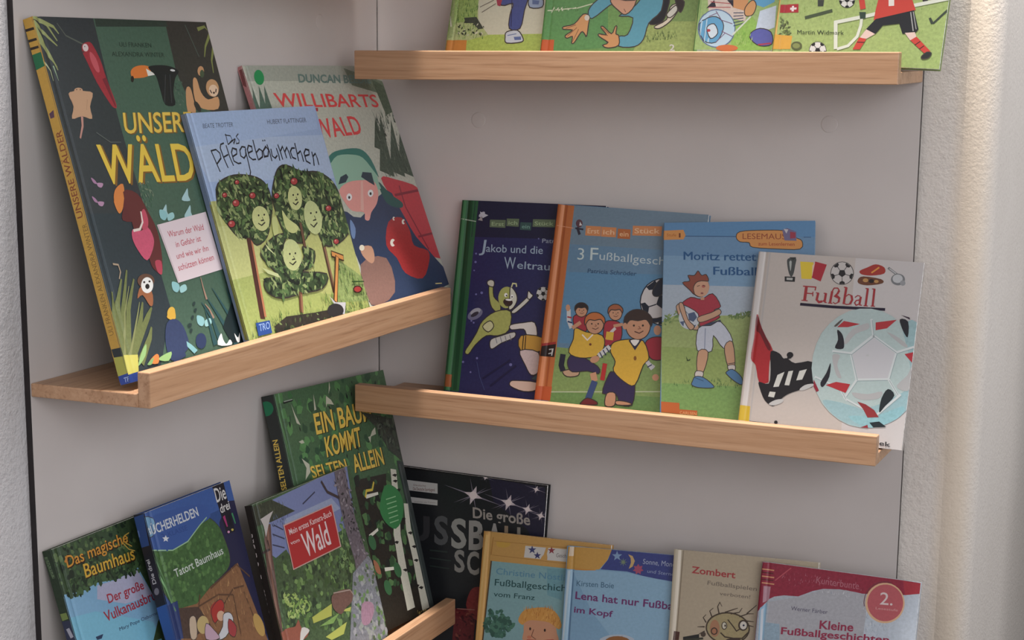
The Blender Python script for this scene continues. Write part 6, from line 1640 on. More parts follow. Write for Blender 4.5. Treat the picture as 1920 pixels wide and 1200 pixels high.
ART['M'] = (
('b', (206, 156, 84), 0.08, 0),
('b', (206, 156, 84), 0.08, 1),
('p', (214, 164, 90), 0.05, 0, 0, (0,1372, 27,2009, 106,2013, 62,840, 0,832)),
('p', (226, 182, 110), 0, 0, 0, (0,1105, 29,1991, 58,1994, 22,834, 0,831)),  # hinge highlight put into the colour of the orange strip
('p', (176, 124, 60), 0, 0, 0, (112,1975, 123,1976, 113,1781, 100,1780)),
('l', (170, 120, 56), 0, 0, 4.9, 4.9, (133,1935, 981,1953, 1133,1958)),
('l', (170, 120, 56), 0, 0, 5, 5, (120,1782, 995,1782)),
('p', (206, 160, 66), 0, 0, 0, (158,1932, 329,1935, 309,1893, 263,1876, 198,1873, 162,1888)),
('p', (208, 204, 200), 0, 0, 0, (501,1922, 740,1927, 712,1799, 495,1796)),
('p', (208, 204, 200), 0, 0, 0, (768,1929, 1109,1943, 1095,1805, 738,1796)),
('p', (206, 156, 84), 0, 0, 0, (740,1927, 768,1929, 743,1796, 706,1798)),
('s', (206, 156, 84), 0, 0, 0, (687,1796, 745,1874, 764,1798)),
('p', (60, 66, 120), 0, 0, 0, (579,1935, 594,1904, 631,1908, 603,1884, 617,1852, 585,1869, 556,1846, 564,1880, 533,1897, 570,1902)),
('p', (56, 56, 110), 0, 0, 0, (644,1875, 657,1847, 690,1850, 666,1829, 678,1801, 649,1815, 623,1795, 630,1825, 603,1841, 636,1845)),
('p', (150, 56, 66), 0, 0, 0, (803,1947, 816,1920, 849,1923, 824,1901, 836,1873, 808,1888, 782,1867, 789,1898, 762,1913, 794,1917)),
('t', (110, 104, 104), 0, 0, 1, (863, 1839, 1091, 1852, 865, 1881), 'Geschichten'),
('p', (128, 170, 176), 0.12, 0, 0, (125,1716, 1164,1736, 1164,983, 95,844)),
('p', (110, 160, 172), 0.15, 0, 0, (771,1709, 988,1722, 965,1386, 795,1425)),
('p', (90, 70, 50), 0, 0, 0, (108,1720, 125,1716, 95,844, 77,842)),
('t', (86, 140, 170), 0.004, 0, 0, (183, 1580, 1213, 1605, 183, 1646), 'Christine Nöstlinger'),
('t', (30, 76, 80), 0.006, 0, 0, (178, 1456, 1184, 1493, 177, 1526), 'Fußballgeschichten'),
('t', (30, 76, 80), 0.006, 0, 0, (175, 1337, 657, 1353, 176, 1390), 'vom Franz'),
('x', ((62, 110, 96), (50, 92, 80), (74, 124, 104),), 110, 50.3, 91, 'blob', (127,1163, 295,1196, 438,1057, 294,906, 134,922, 91,1038)),
('s', (206, 146, 112), 0, 0, 0, (559,1096, 613,1139, 869,1159, 944,1026, 939,942, 582,895, 560,1000)),
('s', (214, 150, 70), 0, 0, 0, (486,1111, 529,1213, 629,1261, 807,1289, 926,1238, 987,1126, 953,1075, 846,1133, 691,1137, 614,1127, 565,1097, 541,1070)),
('x', ((226, 166, 84), (206, 140, 60), (190, 120, 56),), 90, 44.5, 92, 'grass', (486,1111, 554,1228, 806,1295, 967,1207, 953,1075, 819,1141, 613,1139, 540,1082)),
('s', (60, 40, 36), 0, 0, 0, (644,1041, 641,1029, 633,1023, 625,1027, 621,1038, 623,1050, 631,1056, 639,1052)),
('s', (60, 40, 36), 0, 0, 0, (813,1047, 811,1035, 803,1029, 795,1033, 790,1044, 793,1056, 800,1062, 809,1058)),
('l', (120, 70, 56), 0, 0, 7.4, 7.4, (674,1039, 654,964, 708,936)),
('s', (206, 120, 90), 0, 0, 0, (655,953, 648,940, 631,933, 612,935, 604,946, 610,959, 628,966, 646,963)),
('s', (186, 70, 60), 0, 0, 0, (557,880, 760,930, 965,933, 1047,563, 564,496)),
('s', (35, 35, 40), 0, 0, 0, (490,606, 462,526, 383,483, 297,503, 256,574, 284,655, 364,698, 449,677)),
('s', (205, 205, 205), 0, 0, 0, (487,606, 460,527, 382,486, 299,505, 259,575, 286,654, 364,695, 448,676)),
('p', (35, 35, 40), 0, 0, 0, (376,555, 338,574, 348,616, 394,622, 411,584)),
('l', (35, 35, 40), 0, 0, 2.5, 2.5, (376,555, 379,520)),
('p', (35, 35, 40), 0, 0, 0, (379,522, 405,513, 408,495, 356,488, 355,507)),
('l', (35, 35, 40), 0, 0, 2.5, 2.5, (338,574, 302,559)),
('p', (35, 35, 40), 0, 0, 0, (304,559, 302,533, 284,524, 263,568, 283,575)),
('l', (35, 35, 40), 0, 0, 2.5, 2.5, (348,616, 323,642)),
('p', (35, 35, 40), 0, 0, 0, (325,640, 297,632, 283,645, 323,679, 336,665)),
('l', (35, 35, 40), 0, 0, 2.5, 2.5, (394,622, 414,654)),
('p', (35, 35, 40), 0, 0, 0, (412,652, 398,673, 407,690, 452,668, 441,652)),
('l', (35, 35, 40), 0, 0, 2.5, 2.5, (411,584, 448,579)),
('p', (35, 35, 40), 0, 0, 0, (446,579, 464,600, 484,598, 472,550, 453,554)),
('l', (110, 150, 90), 0, 0, 49.4, 49.4, (171,345, 1234,447)),
)
ART['N'] = (
('b', (128, 170, 204), 0.1, 0),
('b', (150, 186, 214), 0.05, 1),
('p', (206, 154, 72), 0.1, 0, 0, (13,2020, 231,2028, 507,2028, 458,1911, 377,1810, 241,1787, 3,1783)),
('p', (60, 70, 140), 0.2, 0, 0, (502,2028, 1193,2028, 1186,1756, 907,1776, 686,1815, 389,1812, 469,1924)),
('p', (228, 206, 180), 0, 0, 0, (32,2022, 82,2023, 76,1925, 25,1921)),
('p', (160, 196, 222), 0.05, 0, 0, (0,1421, 16,1778, 79,1778, 64,1028, 0,1022)),
('p', (196, 214, 226), 0, 0, 0, (29,1768, 54,1770, 26,1024, 1,1022)),  # pale blue strip painted as the highlight at the hinge
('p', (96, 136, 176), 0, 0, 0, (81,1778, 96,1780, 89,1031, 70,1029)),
('p', (206, 140, 60), 0, 0, 0, (103,1798, 340,1801, 329,1789, 104,1780)),
('p', (130, 160, 200), 0, 0, 0, (562,2023, 578,1986, 620,1989, 588,1962, 603,1925, 567,1945, 534,1919, 543,1958, 508,1980, 550,1984)),
('p', (120, 140, 110), 0, 0, 0, (634,1956, 641,1923, 669,1945, 650,1916, 685,1913, 651,1905, 673,1879, 643,1897, 640,1863, 632,1896, 604,1873, 623,1903, 588,1905, 623,1913, 600,1939, 630,1922)),
('p', (206, 170, 110), 0, 0, 0, (686,1995, 736,1982, 764,1932, 743,1872, 702,1845, 722,1911, 716,1957)),
('p', (176, 80, 110), 0, 0, 0, (802,1906, 820,1881, 851,1889, 841,1859, 865,1841, 835,1829, 835,1799, 808,1814, 783,1794, 779,1824, 747,1830, 770,1853, 756,1880, 788,1878)),
('t', (170, 180, 206), 0, 0, 1, (851, 1910, 1201, 1907, 855, 1963), 'Sonne, Mond'),
('t', (150, 165, 200), 0, 0, 1, (905, 1823, 1194, 1814, 910, 1858), 'und Sterne'),
('p', (140, 180, 210), 0.12, 0, 0, (79,1772, 390,1800, 686,1803, 1186,1750, 1164,1144, 584,1083, 319,1360)),
('t', (70, 110, 140), 0.006, 0, 0, (132, 1614, 550, 1627, 133, 1671), 'Kirsten Boie'),
('t', (116, 50, 110), 0.02, 0, 0, (126, 1477, 1264, 1464, 128, 1555), 'Lena hat nur Fußball'),
('t', (116, 50, 110), 0.02, 0, 0, (120, 1333, 556, 1325, 123, 1397), 'im Kopf'),
('s', (176, 190, 206), 0, 0, 0, (437,1068, 519,1129, 702,1154, 803,1106)),
('l', (150, 140, 150), 0, 0, 4.8, 4.8, (583,1106, 679,1140)),
('s', (206, 160, 130), 0, 0, 0, (763,963, 731,853, 639,798, 541,832, 495,934, 528,1044, 620,1099, 718,1065)),
('s', (150, 96, 50), 0, 0, 0, (469,954, 497,1086, 630,1134, 767,1102, 800,967, 709,1050, 538,1032)),
('s', (50, 40, 40), 0, 0, 0, (593,944, 590,936, 581,932, 572,934, 568,942, 571,950, 580,955, 589,952)),
('s', (50, 40, 40), 0, 0, 0, (703,951, 700,942, 691,938, 683,940, 679,948, 682,956, 690,961, 699,958)),
('s', (206, 80, 90), 0, 0, 0, (506,760, 650,811, 811,783, 842,486, 501,445)),
('s', (35, 35, 40), 0, 0, 0, (1032,555, 1007,487, 941,452, 871,470, 839,532, 863,600, 930,635, 999,616)),
('s', (205, 205, 205), 0, 0, 0, (1029,554, 1006,488, 941,454, 873,472, 841,532, 865,599, 930,633, 998,614)),
('p', (35, 35, 40), 0, 0, 0, (937,513, 906,530, 915,566, 953,570, 966,538)),
('l', (35, 35, 40), 0, 0, 2.4, 2.4, (937,513, 939,483)),
('p', (35, 35, 40), 0, 0, 0, (939,485, 961,477, 962,461, 919,456, 919,472)),
('l', (35, 35, 40), 0, 0, 2.4, 2.4, (906,530, 876,517)),
('p', (35, 35, 40), 0, 0, 0, (878,518, 876,496, 860,488, 845,526, 860,532)),
('l', (35, 35, 40), 0, 0, 2.4, 2.4, (915,566, 895,588)),
('p', (35, 35, 40), 0, 0, 0, (896,586, 873,580, 862,591, 896,620, 906,607)),
('l', (35, 35, 40), 0, 0, 2.4, 2.4, (953,570, 970,597)),
('p', (35, 35, 40), 0, 0, 0, (969,595, 957,613, 965,628, 1002,608, 992,594)),
('l', (35, 35, 40), 0, 0, 2.4, 2.4, (966,538, 997,532)),
('p', (35, 35, 40), 0, 0, 0, (995,532, 1011,550, 1027,548, 1016,507, 1000,511)),
)
ART['O'] = (
('b', (186, 170, 146), 0.1, 0),
('b', (206, 192, 170), 0.05, 1),
('p', (206, 194, 172), 0, 0, 0, (0,2170, 95,2170, 74,1241, 0,1233)),
('p', (226, 214, 196), 0, 0, 0, (46,2164, 80,2164, 65,1240, 34,1237)),  # lighter beige drawn in for the highlight beside the groove
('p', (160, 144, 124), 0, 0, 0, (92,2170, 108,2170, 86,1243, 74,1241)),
('p', (84, 50, 46), 0, 0, 0, (55,1332, 117,1331, 111,1246, 49,1239)),
('p', (40, 40, 40), 0.4, 0, 0, (154,1283, 323,1331, 327,1270, 157,1251)),
('t', (176, 60, 64), 0.02, 0, 0, (200, 1946, 662, 1934, 201, 2014), 'Zombert'),
('t', (124, 112, 100), 0.008, 0, 0, (375, 1842, 891, 1828, 377, 1883), 'Fußballspielen'),
('t', (124, 112, 100), 0.008, 0, 0, (509, 1749, 828, 1743, 511, 1784), 'verboten!'),
('s', (74, 60, 48), 0, 0, 0, (847,1432, 803,1334, 688,1269, 545,1263, 429,1318, 385,1413, 430,1512, 547,1576, 690,1581, 804,1526)),
('s', (168, 152, 110), 0.2, 0, 0, (832,1431, 791,1342, 683,1283, 550,1277, 441,1327, 400,1414, 443,1503, 552,1562, 685,1567, 792,1517)),
('l', (70, 56, 46), 0, 0, 13.4, 5.9, (518,1558, 498,1630, 518,1676, 543,1635)),
('l', (70, 56, 46), 0, 0, 13.4, 6, (445,1521, 418,1577, 454,1611)),
('l', (70, 56, 46), 0, 0, 13.4, 6, (388,1456, 354,1504, 383,1537)),
('l', (70, 56, 46), 0, 0, 13.3, 5.9, (577,1579, 665,1618, 709,1637)),
('l', (70, 56, 46), 0, 0, 13.3, 5.9, (638,1571, 726,1595, 753,1642)),
('l', (70, 56, 46), 0, 0, 13.2, 5.9, (729,1551, 817,1590, 876,1596)),
('l', (70, 56, 46), 0, 0, 13.2, 5.9, (806,1516, 881,1516)),
('l', (70, 56, 46), 0, 0, 13.5, 6, (376,1411, 300,1403)),
('l', (70, 56, 46), 0, 0, 13.5, 6, (379,1367, 320,1331)),
('l', (70, 56, 46), 0, 0, 13.2, 5.9, (824,1474, 884,1466)),
('l', (70, 56, 46), 0, 0, 13.2, 5.9, (802,1588, 900,1686)),
('s', (176, 124, 92), 0, 0, 0, (533,1413, 523,1350, 488,1320, 450,1342, 431,1402, 442,1466, 477,1495, 514,1473)),
('s', (70, 56, 46), 0, 0, 0, (514,1382, 506,1354, 481,1340, 454,1348, 442,1374, 451,1402, 476,1416, 502,1407)),
('s', (176, 116, 84), 0, 0, 0, (502,1380, 497,1361, 480,1351, 462,1357, 454,1375, 460,1394, 477,1404, 494,1398)),
('s', (70, 56, 46), 0, 0, 0, (610,1448, 603,1418, 582,1404, 560,1413, 550,1441, 557,1471, 577,1485, 599,1476)),
('s', (206, 200, 180), 0, 0, 0, (601,1447, 596,1424, 582,1413, 566,1420, 559,1442, 563,1466, 578,1477, 593,1469)),
('s', (70, 56, 46), 0, 0, 0, (598,1447, 596,1438, 590,1434, 583,1437, 580,1445, 582,1453, 588,1457, 595,1455)),
('s', (70, 56, 46), 0, 0, 0, (824,1474, 812,1433, 777,1413, 740,1426, 723,1463, 735,1504, 770,1524, 807,1511)),
('s', (214, 206, 196), 0, 0, 0, (812,1473, 804,1443, 779,1428, 753,1437, 741,1465, 750,1495, 774,1509, 800,1500)),
('s', (40, 40, 70), 0, 0, 0, (790,1470, 787,1463, 780,1459, 773,1461, 769,1468, 772,1475, 779,1479, 786,1477)),
('l', (70, 56, 46), 0, 0, 11.8, 11.8, (612,1510, 676,1443, 709,1403, 745,1429)),
('l', (70, 56, 46), 0, 0, 13.3, 13.3, (545,1370, 593,1332, 684,1327, 773,1337, 829,1401)),
('s', (70, 56, 50), 0, 0, 0, (775,1308, 750,1282, 688,1266, 624,1268, 596,1288, 621,1313, 684,1330, 747,1328)),
('s', (80, 66, 56), 0, 0, 0, (393,1336, 386,1316, 367,1307, 348,1312, 338,1330, 345,1349, 364,1359, 384,1354)),
('l', (60, 60, 50), 0, 0, 21, 21, (187,1257, 368,1292)),
('s', (150, 140, 90), 0.2, 0, 0, (448,1242, 807,1282, 917,960, 808,801, 509,764, 393,912)),
('s', (35, 35, 40), 0, 0, 0, (1014,827, 992,762, 932,729, 867,747, 837,805, 860,869, 921,902, 985,884)),
('s', (205, 205, 205), 0, 0, 0, (1011,826, 990,764, 931,732, 869,749, 840,805, 862,867, 921,899, 983,882)),
('p', (35, 35, 40), 0, 0, 0, (928,787, 899,803, 907,837, 942,841, 954,810)),
('l', (35, 35, 40), 0, 0, 2.9, 2.9, (928,787, 930,759)),
('p', (35, 35, 40), 0, 0, 0, (930,760, 949,753, 951,738, 911,733, 911,748)),
('l', (35, 35, 40), 0, 0, 2.9, 2.9, (899,803, 872,791)),
('p', (35, 35, 40), 0, 0, 0, (873,792, 871,771, 857,763, 843,799, 857,805)),
('l', (35, 35, 40), 0, 0, 2.9, 2.9, (907,837, 889,858)),
('p', (35, 35, 40), 0, 0, 0, (890,856, 869,850, 858,861, 889,888, 898,876)),
('l', (35, 35, 40), 0, 0, 2.9, 2.9, (942,841, 957,866)),
('p', (35, 35, 40), 0, 0, 0, (956,865, 946,882, 953,896, 987,877, 978,864)),
('l', (35, 35, 40), 0, 0, 2.9, 2.9, (954,810, 983,805)),
('p', (35, 35, 40), 0, 0, 0, (981,805, 995,822, 1010,820, 1000,781, 986,785)),
)
ART['P'] = (
('b', (180, 188, 200), 0.25, 0),
('b', (150, 40, 64), 0.1, 1),
('p', (156, 44, 66), 0.3, 0, 0, (0,2056, 6,2181, 68,2186, 1398,2186, 1566,2181, 1566,2077, 1411,2044, 1208,2018, 1020,2003, 949,2010, 800,2016, 634,1998, 532,1962, 396,1890, 253,1881, 156,1855, 105,1822, 1,1682, 0,1718)),
('p', (178, 52, 66), 0.15, 0, 0, (1398,2181, 1566,2178, 1566,2079, 1428,2045)),
('l', (196, 84, 96), 0, 0, 10.7, 10.7, (149,2016, 297,2161)),
('l', (220, 150, 110), 0, 0, 12.5, 12.5, (3,2113, 130,2114)),
('l', (90, 40, 40), 0, 0, 9, 9, (6,2081, 124,2083)),
('l', (220, 150, 110), 0, 0, 12.5, 12.5, (10,2042, 137,2043)),
('l', (90, 40, 40), 0, 0, 9, 9, (13,2010, 132,2012)),
('l', (220, 150, 110), 0, 0, 12.5, 12.5, (17,1976, 144,1977)),
('p', (190, 140, 156), 0.1, 0, 0, (38,1947, 111,1948, 106,1814, 46,1778)),
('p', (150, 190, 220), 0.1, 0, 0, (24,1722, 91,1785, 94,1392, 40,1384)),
('p', (206, 214, 226), 0, 0, 0, (35,1705, 60,1727, 76,1389, 53,1386)),  # near-white strip: highlight along the hinge, painted in
('p', (176, 176, 184), 0.2, 0, 0, (108,1796, 396,1885, 635,1994, 862,2016, 1073,1992, 1108,1544, 112,1394)),
('p', (190, 200, 214), 0.2, 0, 0, (1083,1976, 1566,2074, 1566,1612, 1065,1537)),
('p', (150, 176, 196), 0.3, 0, 0, (92,1588, 237,1591, 254,1416, 94,1392)),
('x', ((206, 208, 214), (160, 168, 184), (214, 216, 222),), 120, 22.5, 93, 'grass', (514,1959, 951,1993, 1107,1735, 1038,1551, 1166,1570, 1324,1715, 1000,1939)),
('x', ((196, 120, 136), (176, 84, 104),), 70, 19.3, 94, 'grass', (194,2111, 939,2114, 1018,2020, 772,2030, 245,1967)),
('t', (190, 110, 126), 0, 0, 1, (559, 2045, 981, 2041, 561, 2112), 'Kunterbunte'),
('l', (120, 60, 70), 0, 0, 6.9, 6.9, (1052,1884, 1045,1919, 1045,1955, 1050,1990, 1062,2024, 1079,2056, 1101,2084, 1127,2109, 1157,2128, 1189,2141, 1223,2149, 1258,2151, 1292,2146)),
('s', (226, 180, 140), 0, 0, 0, (1434,1970, 1409,1850, 1323,1766, 1207,1749, 1105,1807, 1058,1917, 1083,2038, 1170,2122, 1287,2138, 1387,2079)),
('s', (196, 92, 100), 0.12, 0, 0, (1420,1970, 1398,1861, 1319,1784, 1213,1768, 1121,1821, 1078,1922, 1101,2031, 1180,2108, 1286,2123, 1378,2070)),
('t', (226, 206, 206), 0.004, 0, 0, (1197, 1924, 1320, 1931, 1194, 2042), '2.'),
('t', (220, 160, 160), 0, 0, 0, (1162, 1872, 1376, 1880, 1163, 1895), 'Lesestufe'),
('t', (90, 84, 110), 0, 0, 0, (337, 1745, 702, 1758, 337, 1784), 'Werner Färber'),
('t', (160, 50, 80), 0.022, 0, 0, (635, 1603, 968, 1626, 635, 1686), 'Kleine'),
('t', (160, 50, 80), 0.022, 0, 0, (259, 1495, 1322, 1562, 259, 1564), 'Fußballgeschichten'),
('p', (140, 176, 110), 0.3, 0, 0, (171,529, 1566,687, 1566,249, 206,0)),
('s', (60, 40, 36), 0, 0, 0, (989,1018, 964,923, 886,873, 801,896, 758,981, 783,1076, 861,1127, 947,1102)),
('s', (206, 150, 116), 0, 0, 0, (986,1018, 962,925, 886,876, 803,899, 761,981, 786,1074, 862,1123, 945,1100)),
('s', (110, 70, 44), 0, 0, 0, (746,967, 741,1070, 814,1144, 916,1154, 995,1099, 997,1020, 946,1074, 869,1050, 790,1043)),
('s', (50, 40, 36), 0, 0, 0, (844,1000, 842,993, 835,989, 828,991, 824,997, 826,1005, 833,1009, 841,1007)),
('s', (50, 40, 36), 0, 0, 0, (928,1014, 926,1006, 919,1002, 912,1004, 908,1011, 910,1018, 917,1023, 925,1021)),
('l', (90, 50, 44), 0, 0, 9, 9, (845,944, 892,934, 929,963)),
('l', (150, 96, 76), 0, 0, 9, 9, (880,1000, 899,981, 874,971)),
('s', (60, 90, 160), 0, 0, 0, (734,810, 887,870, 1053,863, 1105,601, 744,538)),
('s', (35, 35, 40), 0, 0, 0, (1448,617, 1425,539, 1357,497, 1282,514, 1245,582, 1268,659, 1337,702, 1411,684)),
('s', (205, 205, 205), 0, 0, 0, (1446,617, 1424,540, 1356,499, 1283,516, 1247,582, 1269,658, 1337,700, 1410,683)),
('p', (35, 35, 40), 0, 0, 0, (1350,565, 1316,583, 1324,623, 1364,630, 1379,594)),
('l', (35, 35, 40), 0, 0, 1.7, 1.7, (1350,565, 1353,532)),
('p', (35, 35, 40), 0, 0, 0, (1353,534, 1376,526, 1379,509, 1333,501, 1332,519)),
('l', (35, 35, 40), 0, 0, 1.7, 1.7, (1316,583, 1285,567)),
('p', (35, 35, 40), 0, 0, 0, (1287,568, 1286,543, 1270,534, 1251,575, 1268,583)),
('l', (35, 35, 40), 0, 0, 1.7, 1.7, (1324,623, 1302,647)),
('p', (35, 35, 40), 0, 0, 0, (1303,646, 1280,638, 1267,649, 1301,683, 1312,670)),
('l', (35, 35, 40), 0, 0, 1.7, 1.7, (1364,630, 1381,661)),
('p', (35, 35, 40), 0, 0, 0, (1380,659, 1366,679, 1374,695, 1414,675, 1404,659)),
('l', (35, 35, 40), 0, 0, 1.7, 1.7, (1379,594, 1412,589)),
('p', (35, 35, 40), 0, 0, 0, (1410,590, 1426,610, 1443,609, 1433,562, 1416,566)),
)
ART['Q'] = (
('b', (165, 178, 120), 0.3, 0),
('b', (141, 169, 103), 0.2, 1),
('p', (193, 193, 172), 0.1, 0, 0, (298,634, 1047,655, 1063,294, 474,272, 332,414)),
('p', (159, 182, 84), 0.35, 0, 0, (0,209, 223,208, 473,281, 1060,312, 1058,131, 0,88)),
('p', (141, 169, 94), 0.5, 0, 0, (0,541, 0,738, 301,745, 309,432, 73,387, 32,256)),
('x', ((103, 141, 65), (75, 112, 56), (141, 169, 84),), 110, 34.8, 100, 'grass', (36,627, 318,635, 323,340, 460,235, 99,222)),
('p', (65, 71, 62), 0.5, 0, 0, (165,446, 305,459, 403,343, 345,332, 275,394, 194,391)),
('x', ((193, 193, 169), (56, 62, 52),), 26, 27, 101, 'leaf', (108,425, 389,435, 435,271, 133,260)),
('p', (141, 159, 103), 0.4, 0, 0, (0,379, 0,626, 36,627, 65,239, 16,228)),
('l', (193, 193, 178), 0, 0, 15.5, 15.5, (4,459, 34,349)),
('p', (193, 124, 56), 0.1, 0, 0, (0,207, 234,216, 240,98, 0,88)),
('s', (65, 78, 141), 0.15, 0, 11.4, (521,750, 836,758, 830,540, 809,357, 691,353, 678,499, 691,608, 566,587)),
('p', (165, 56, 78), 0, 0, 0, (492,676, 567,642, 557,575, 522,585)),
('l', (37, 37, 75), 0, 0, 7.6, 7.6, (676,645, 708,372)),
('s', (184, 193, 206), 0, 0, 11.3, (667,316, 782,338, 852,268, 849,221, 684,203, 659,261)),
('p', (84, 103, 159), 0, 0, 0, (753,268, 831,276, 840,242, 768,236)),
('l', (84, 103, 159), 0, 0, 7.6, 7.6, (682,280, 778,302)),
('s', (141, 159, 188), 0, 0, 11.3, (869,668, 1005,672, 1019,582, 884,574)),
('p', (84, 103, 150), 0, 0, 0, (901,651, 980,646, 976,606, 908,607)),
('l', (112, 103, 94), 0, 0, 7.7, 7.7, (329,561, 478,639)),
('l', (112, 103, 94), 0, 0, 7.7, 7.7, (358,507, 503,603)),
('s', (165, 56, 78), 0, 0, 11.4, (461,749, 444,1115, 592,1191, 797,1139, 894,760, 687,700)),
('l', (193, 141, 109), 0, 0, 76.7, 76.7, (447,1097, 316,911)),
('l', (193, 141, 109), 0, 0, 75.3, 75.3, (803,1103, 962,961)),
('s', (56, 37, 33), 0, 0, 0, (769,1376, 735,1243, 613,1186, 472,1239, 397,1372, 431,1506, 555,1562, 695,1508)),
('s', (193, 141, 109), 0, 0, 0, (761,1376, 729,1248, 612,1193, 477,1244, 405,1372, 438,1501, 556,1555, 690,1503)),
('s', (141, 84, 52), 0, 0, 11.4, (381,1355, 367,1504, 478,1596, 640,1588, 770,1490, 779,1376, 695,1465, 573,1448, 446,1455)),
('s', (47, 37, 33), 0, 0, 0, (536,1382, 533,1371, 523,1367, 510,1371, 504,1381, 507,1392, 518,1396, 530,1392)),
('s', (47, 37, 33), 0, 0, 0, (670,1383, 667,1372, 656,1368, 644,1372, 638,1383, 641,1393, 652,1397, 664,1393)),
('l', (84, 47, 41), 0, 0, 13.7, 13.7, (542,1299, 617,1275, 674,1309)),
('l', (141, 90, 71), 0, 0, 13.7, 13.7, (593,1374, 625,1341, 587,1333)),
)
ART['S'] = (
('b', (146, 159, 141), 0.3, 0),
('b', (103, 141, 90), 0.2, 1),
('p', (90, 141, 78), 0.2, 0, 0, (0,609, 20,609, 40,98, 0,97)),
('p', (141, 169, 103), 0.25, 0, 0, (0,406, 0,679, 795,691, 793,155, 8,132)),
('p', (193, 178, 169), 0.2, 0, 0, (65,680, 478,686, 478,407, 106,505)),
('p', (131, 174, 78), 0.3, 0, 0, (360,352, 542,461, 751,205, 759,145, 370,134)),
('p', (193, 137, 90), 0, 0, 0, (335,684, 496,686, 465,511, 335,544)),
('p', (41, 41, 52), 0, 0, 0, (75,531, 147,611, 173,548)),
('p', (41, 41, 52), 0, 0, 0, (273,613, 335,614, 344,544)),
('l', (165, 56, 65), 0, 0, 7.1, 7.1, (101,540, 317,544)),
('l', (165, 56, 65), 0, 0, 7.1, 7.1, (113,593, 313,579)),
('p', (84, 150, 193), 0, 0, 0, (460,686, 725,690, 736,603, 637,549, 527,582)),
('s', (193, 141, 90), 0, 0, 8.8, (460,546, 522,617, 564,566, 540,478, 470,468)),
('s', (84, 103, 141), 0, 0, 0, (391,344, 354,212, 229,154, 89,205, 17,335, 55,468, 181,525, 320,474)),
('s', (165, 193, 212), 0, 0, 0, (381,344, 360,241, 281,175, 172,172, 75,233, 28,336, 48,440, 129,505, 238,507, 334,446)),
('s', (84, 150, 193), 0, 0, 8.9, (31,380, 149,453, 243,420, 272,333, 216,208, 88,223)),
('s', (184, 201, 214), 0, 0, 8.9, (108,346, 176,383, 223,296, 158,242)),
('s', (165, 56, 65), 0, 0, 0, (148,319, 144,309, 132,305, 118,308, 112,318, 116,328, 128,333, 141,329)),
('l', (112, 78, 112), 0, 0, 7.1, 7.1, (178,506, 243,420, 355,387)),
('l', (112, 78, 112), 0, 0, 7.1, 7.1, (257,315, 371,265)),
('l', (112, 78, 112), 0, 0, 7.1, 7.1, (216,208, 295,298)),
('l', (112, 78, 112), 0, 0, 7.1, 7.1, (113,452, 198,489)),
('l', (37, 56, 94), 0, 0, 7.1, 7.1, (351,492, 449,494)),
('l', (37, 56, 94), 0, 0, 7.1, 7.1, (355,460, 452,469)),
('l', (37, 56, 94), 0, 0, 7.1, 7.1, (359,429, 455,445)),
('l', (37, 56, 94), 0, 0, 7.1, 7.1, (363,398, 458,421)),
('l', (37, 56, 94), 0, 0, 7.1, 7.1, (367,366, 461,396)),
('l', (193, 201, 188), 0, 0, 15.9, 15.9, (369,282, 524,460)),
('p', (178, 193, 212), 0.15, 0, 0, (606,514, 758,569, 766,361, 582,288)),
('s', (84, 90, 165), 0.1, 0, 8.7, (544,304, 627,350, 737,317, 760,206, 648,185, 552,243)),
('l', (165, 56, 78), 0, 0, 14, 14, (629,195, 750,212)),
('s', (193, 103, 56), 0, 0, 0, (438,158, 410,135, 335,124, 258,131, 223,152, 252,176, 327,187, 404,180)),
('x', ((112, 165, 65), (165, 193, 112),), 50, 24.7, 120, 'grass', (384,300, 542,321, 577,183, 419,170)),
('s', (193, 201, 206), 0, 0, 8.9, (85,663, 97,998, 268,1069, 438,1000, 516,669)),
('l', (165, 56, 65), 0, 0, 14.2, 14.2, (92,821, 478,826)),
('l', (165, 56, 65), 0, 0, 14.2, 14.2, (97,716, 502,721)),
('s', (56, 37, 33), 0, 0, 0, (390,1227, 360,1113, 260,1065, 147,1112, 87,1226, 117,1341, 218,1388, 331,1340)),
('s', (193, 141, 109), 0, 0, 0, (382,1227, 354,1118, 259,1072, 151,1117, 95,1226, 123,1336, 219,1381, 327,1336)),
('s', (65, 47, 41), 0, 0, 8.9, (75,1212, 66,1339, 157,1416, 288,1409, 391,1324, 397,1227, 330,1304, 231,1290, 129,1297)),
('s', (47, 37, 33), 0, 0, 0, (201,1234, 198,1225, 189,1221, 180,1225, 175,1234, 177,1242, 186,1246, 196,1242)),
('s', (47, 37, 33), 0, 0, 0, (309,1234, 306,1225, 297,1221, 288,1225, 283,1234, 285,1242, 294,1246, 304,1242)),
('l', (84, 47, 41), 0, 0, 11.4, 11.4, (204,1163, 264,1142, 311,1171)),
('l', (141, 90, 71), 0, 0, 11.4, 11.4, (246,1227, 271,1198, 241,1191)),
)
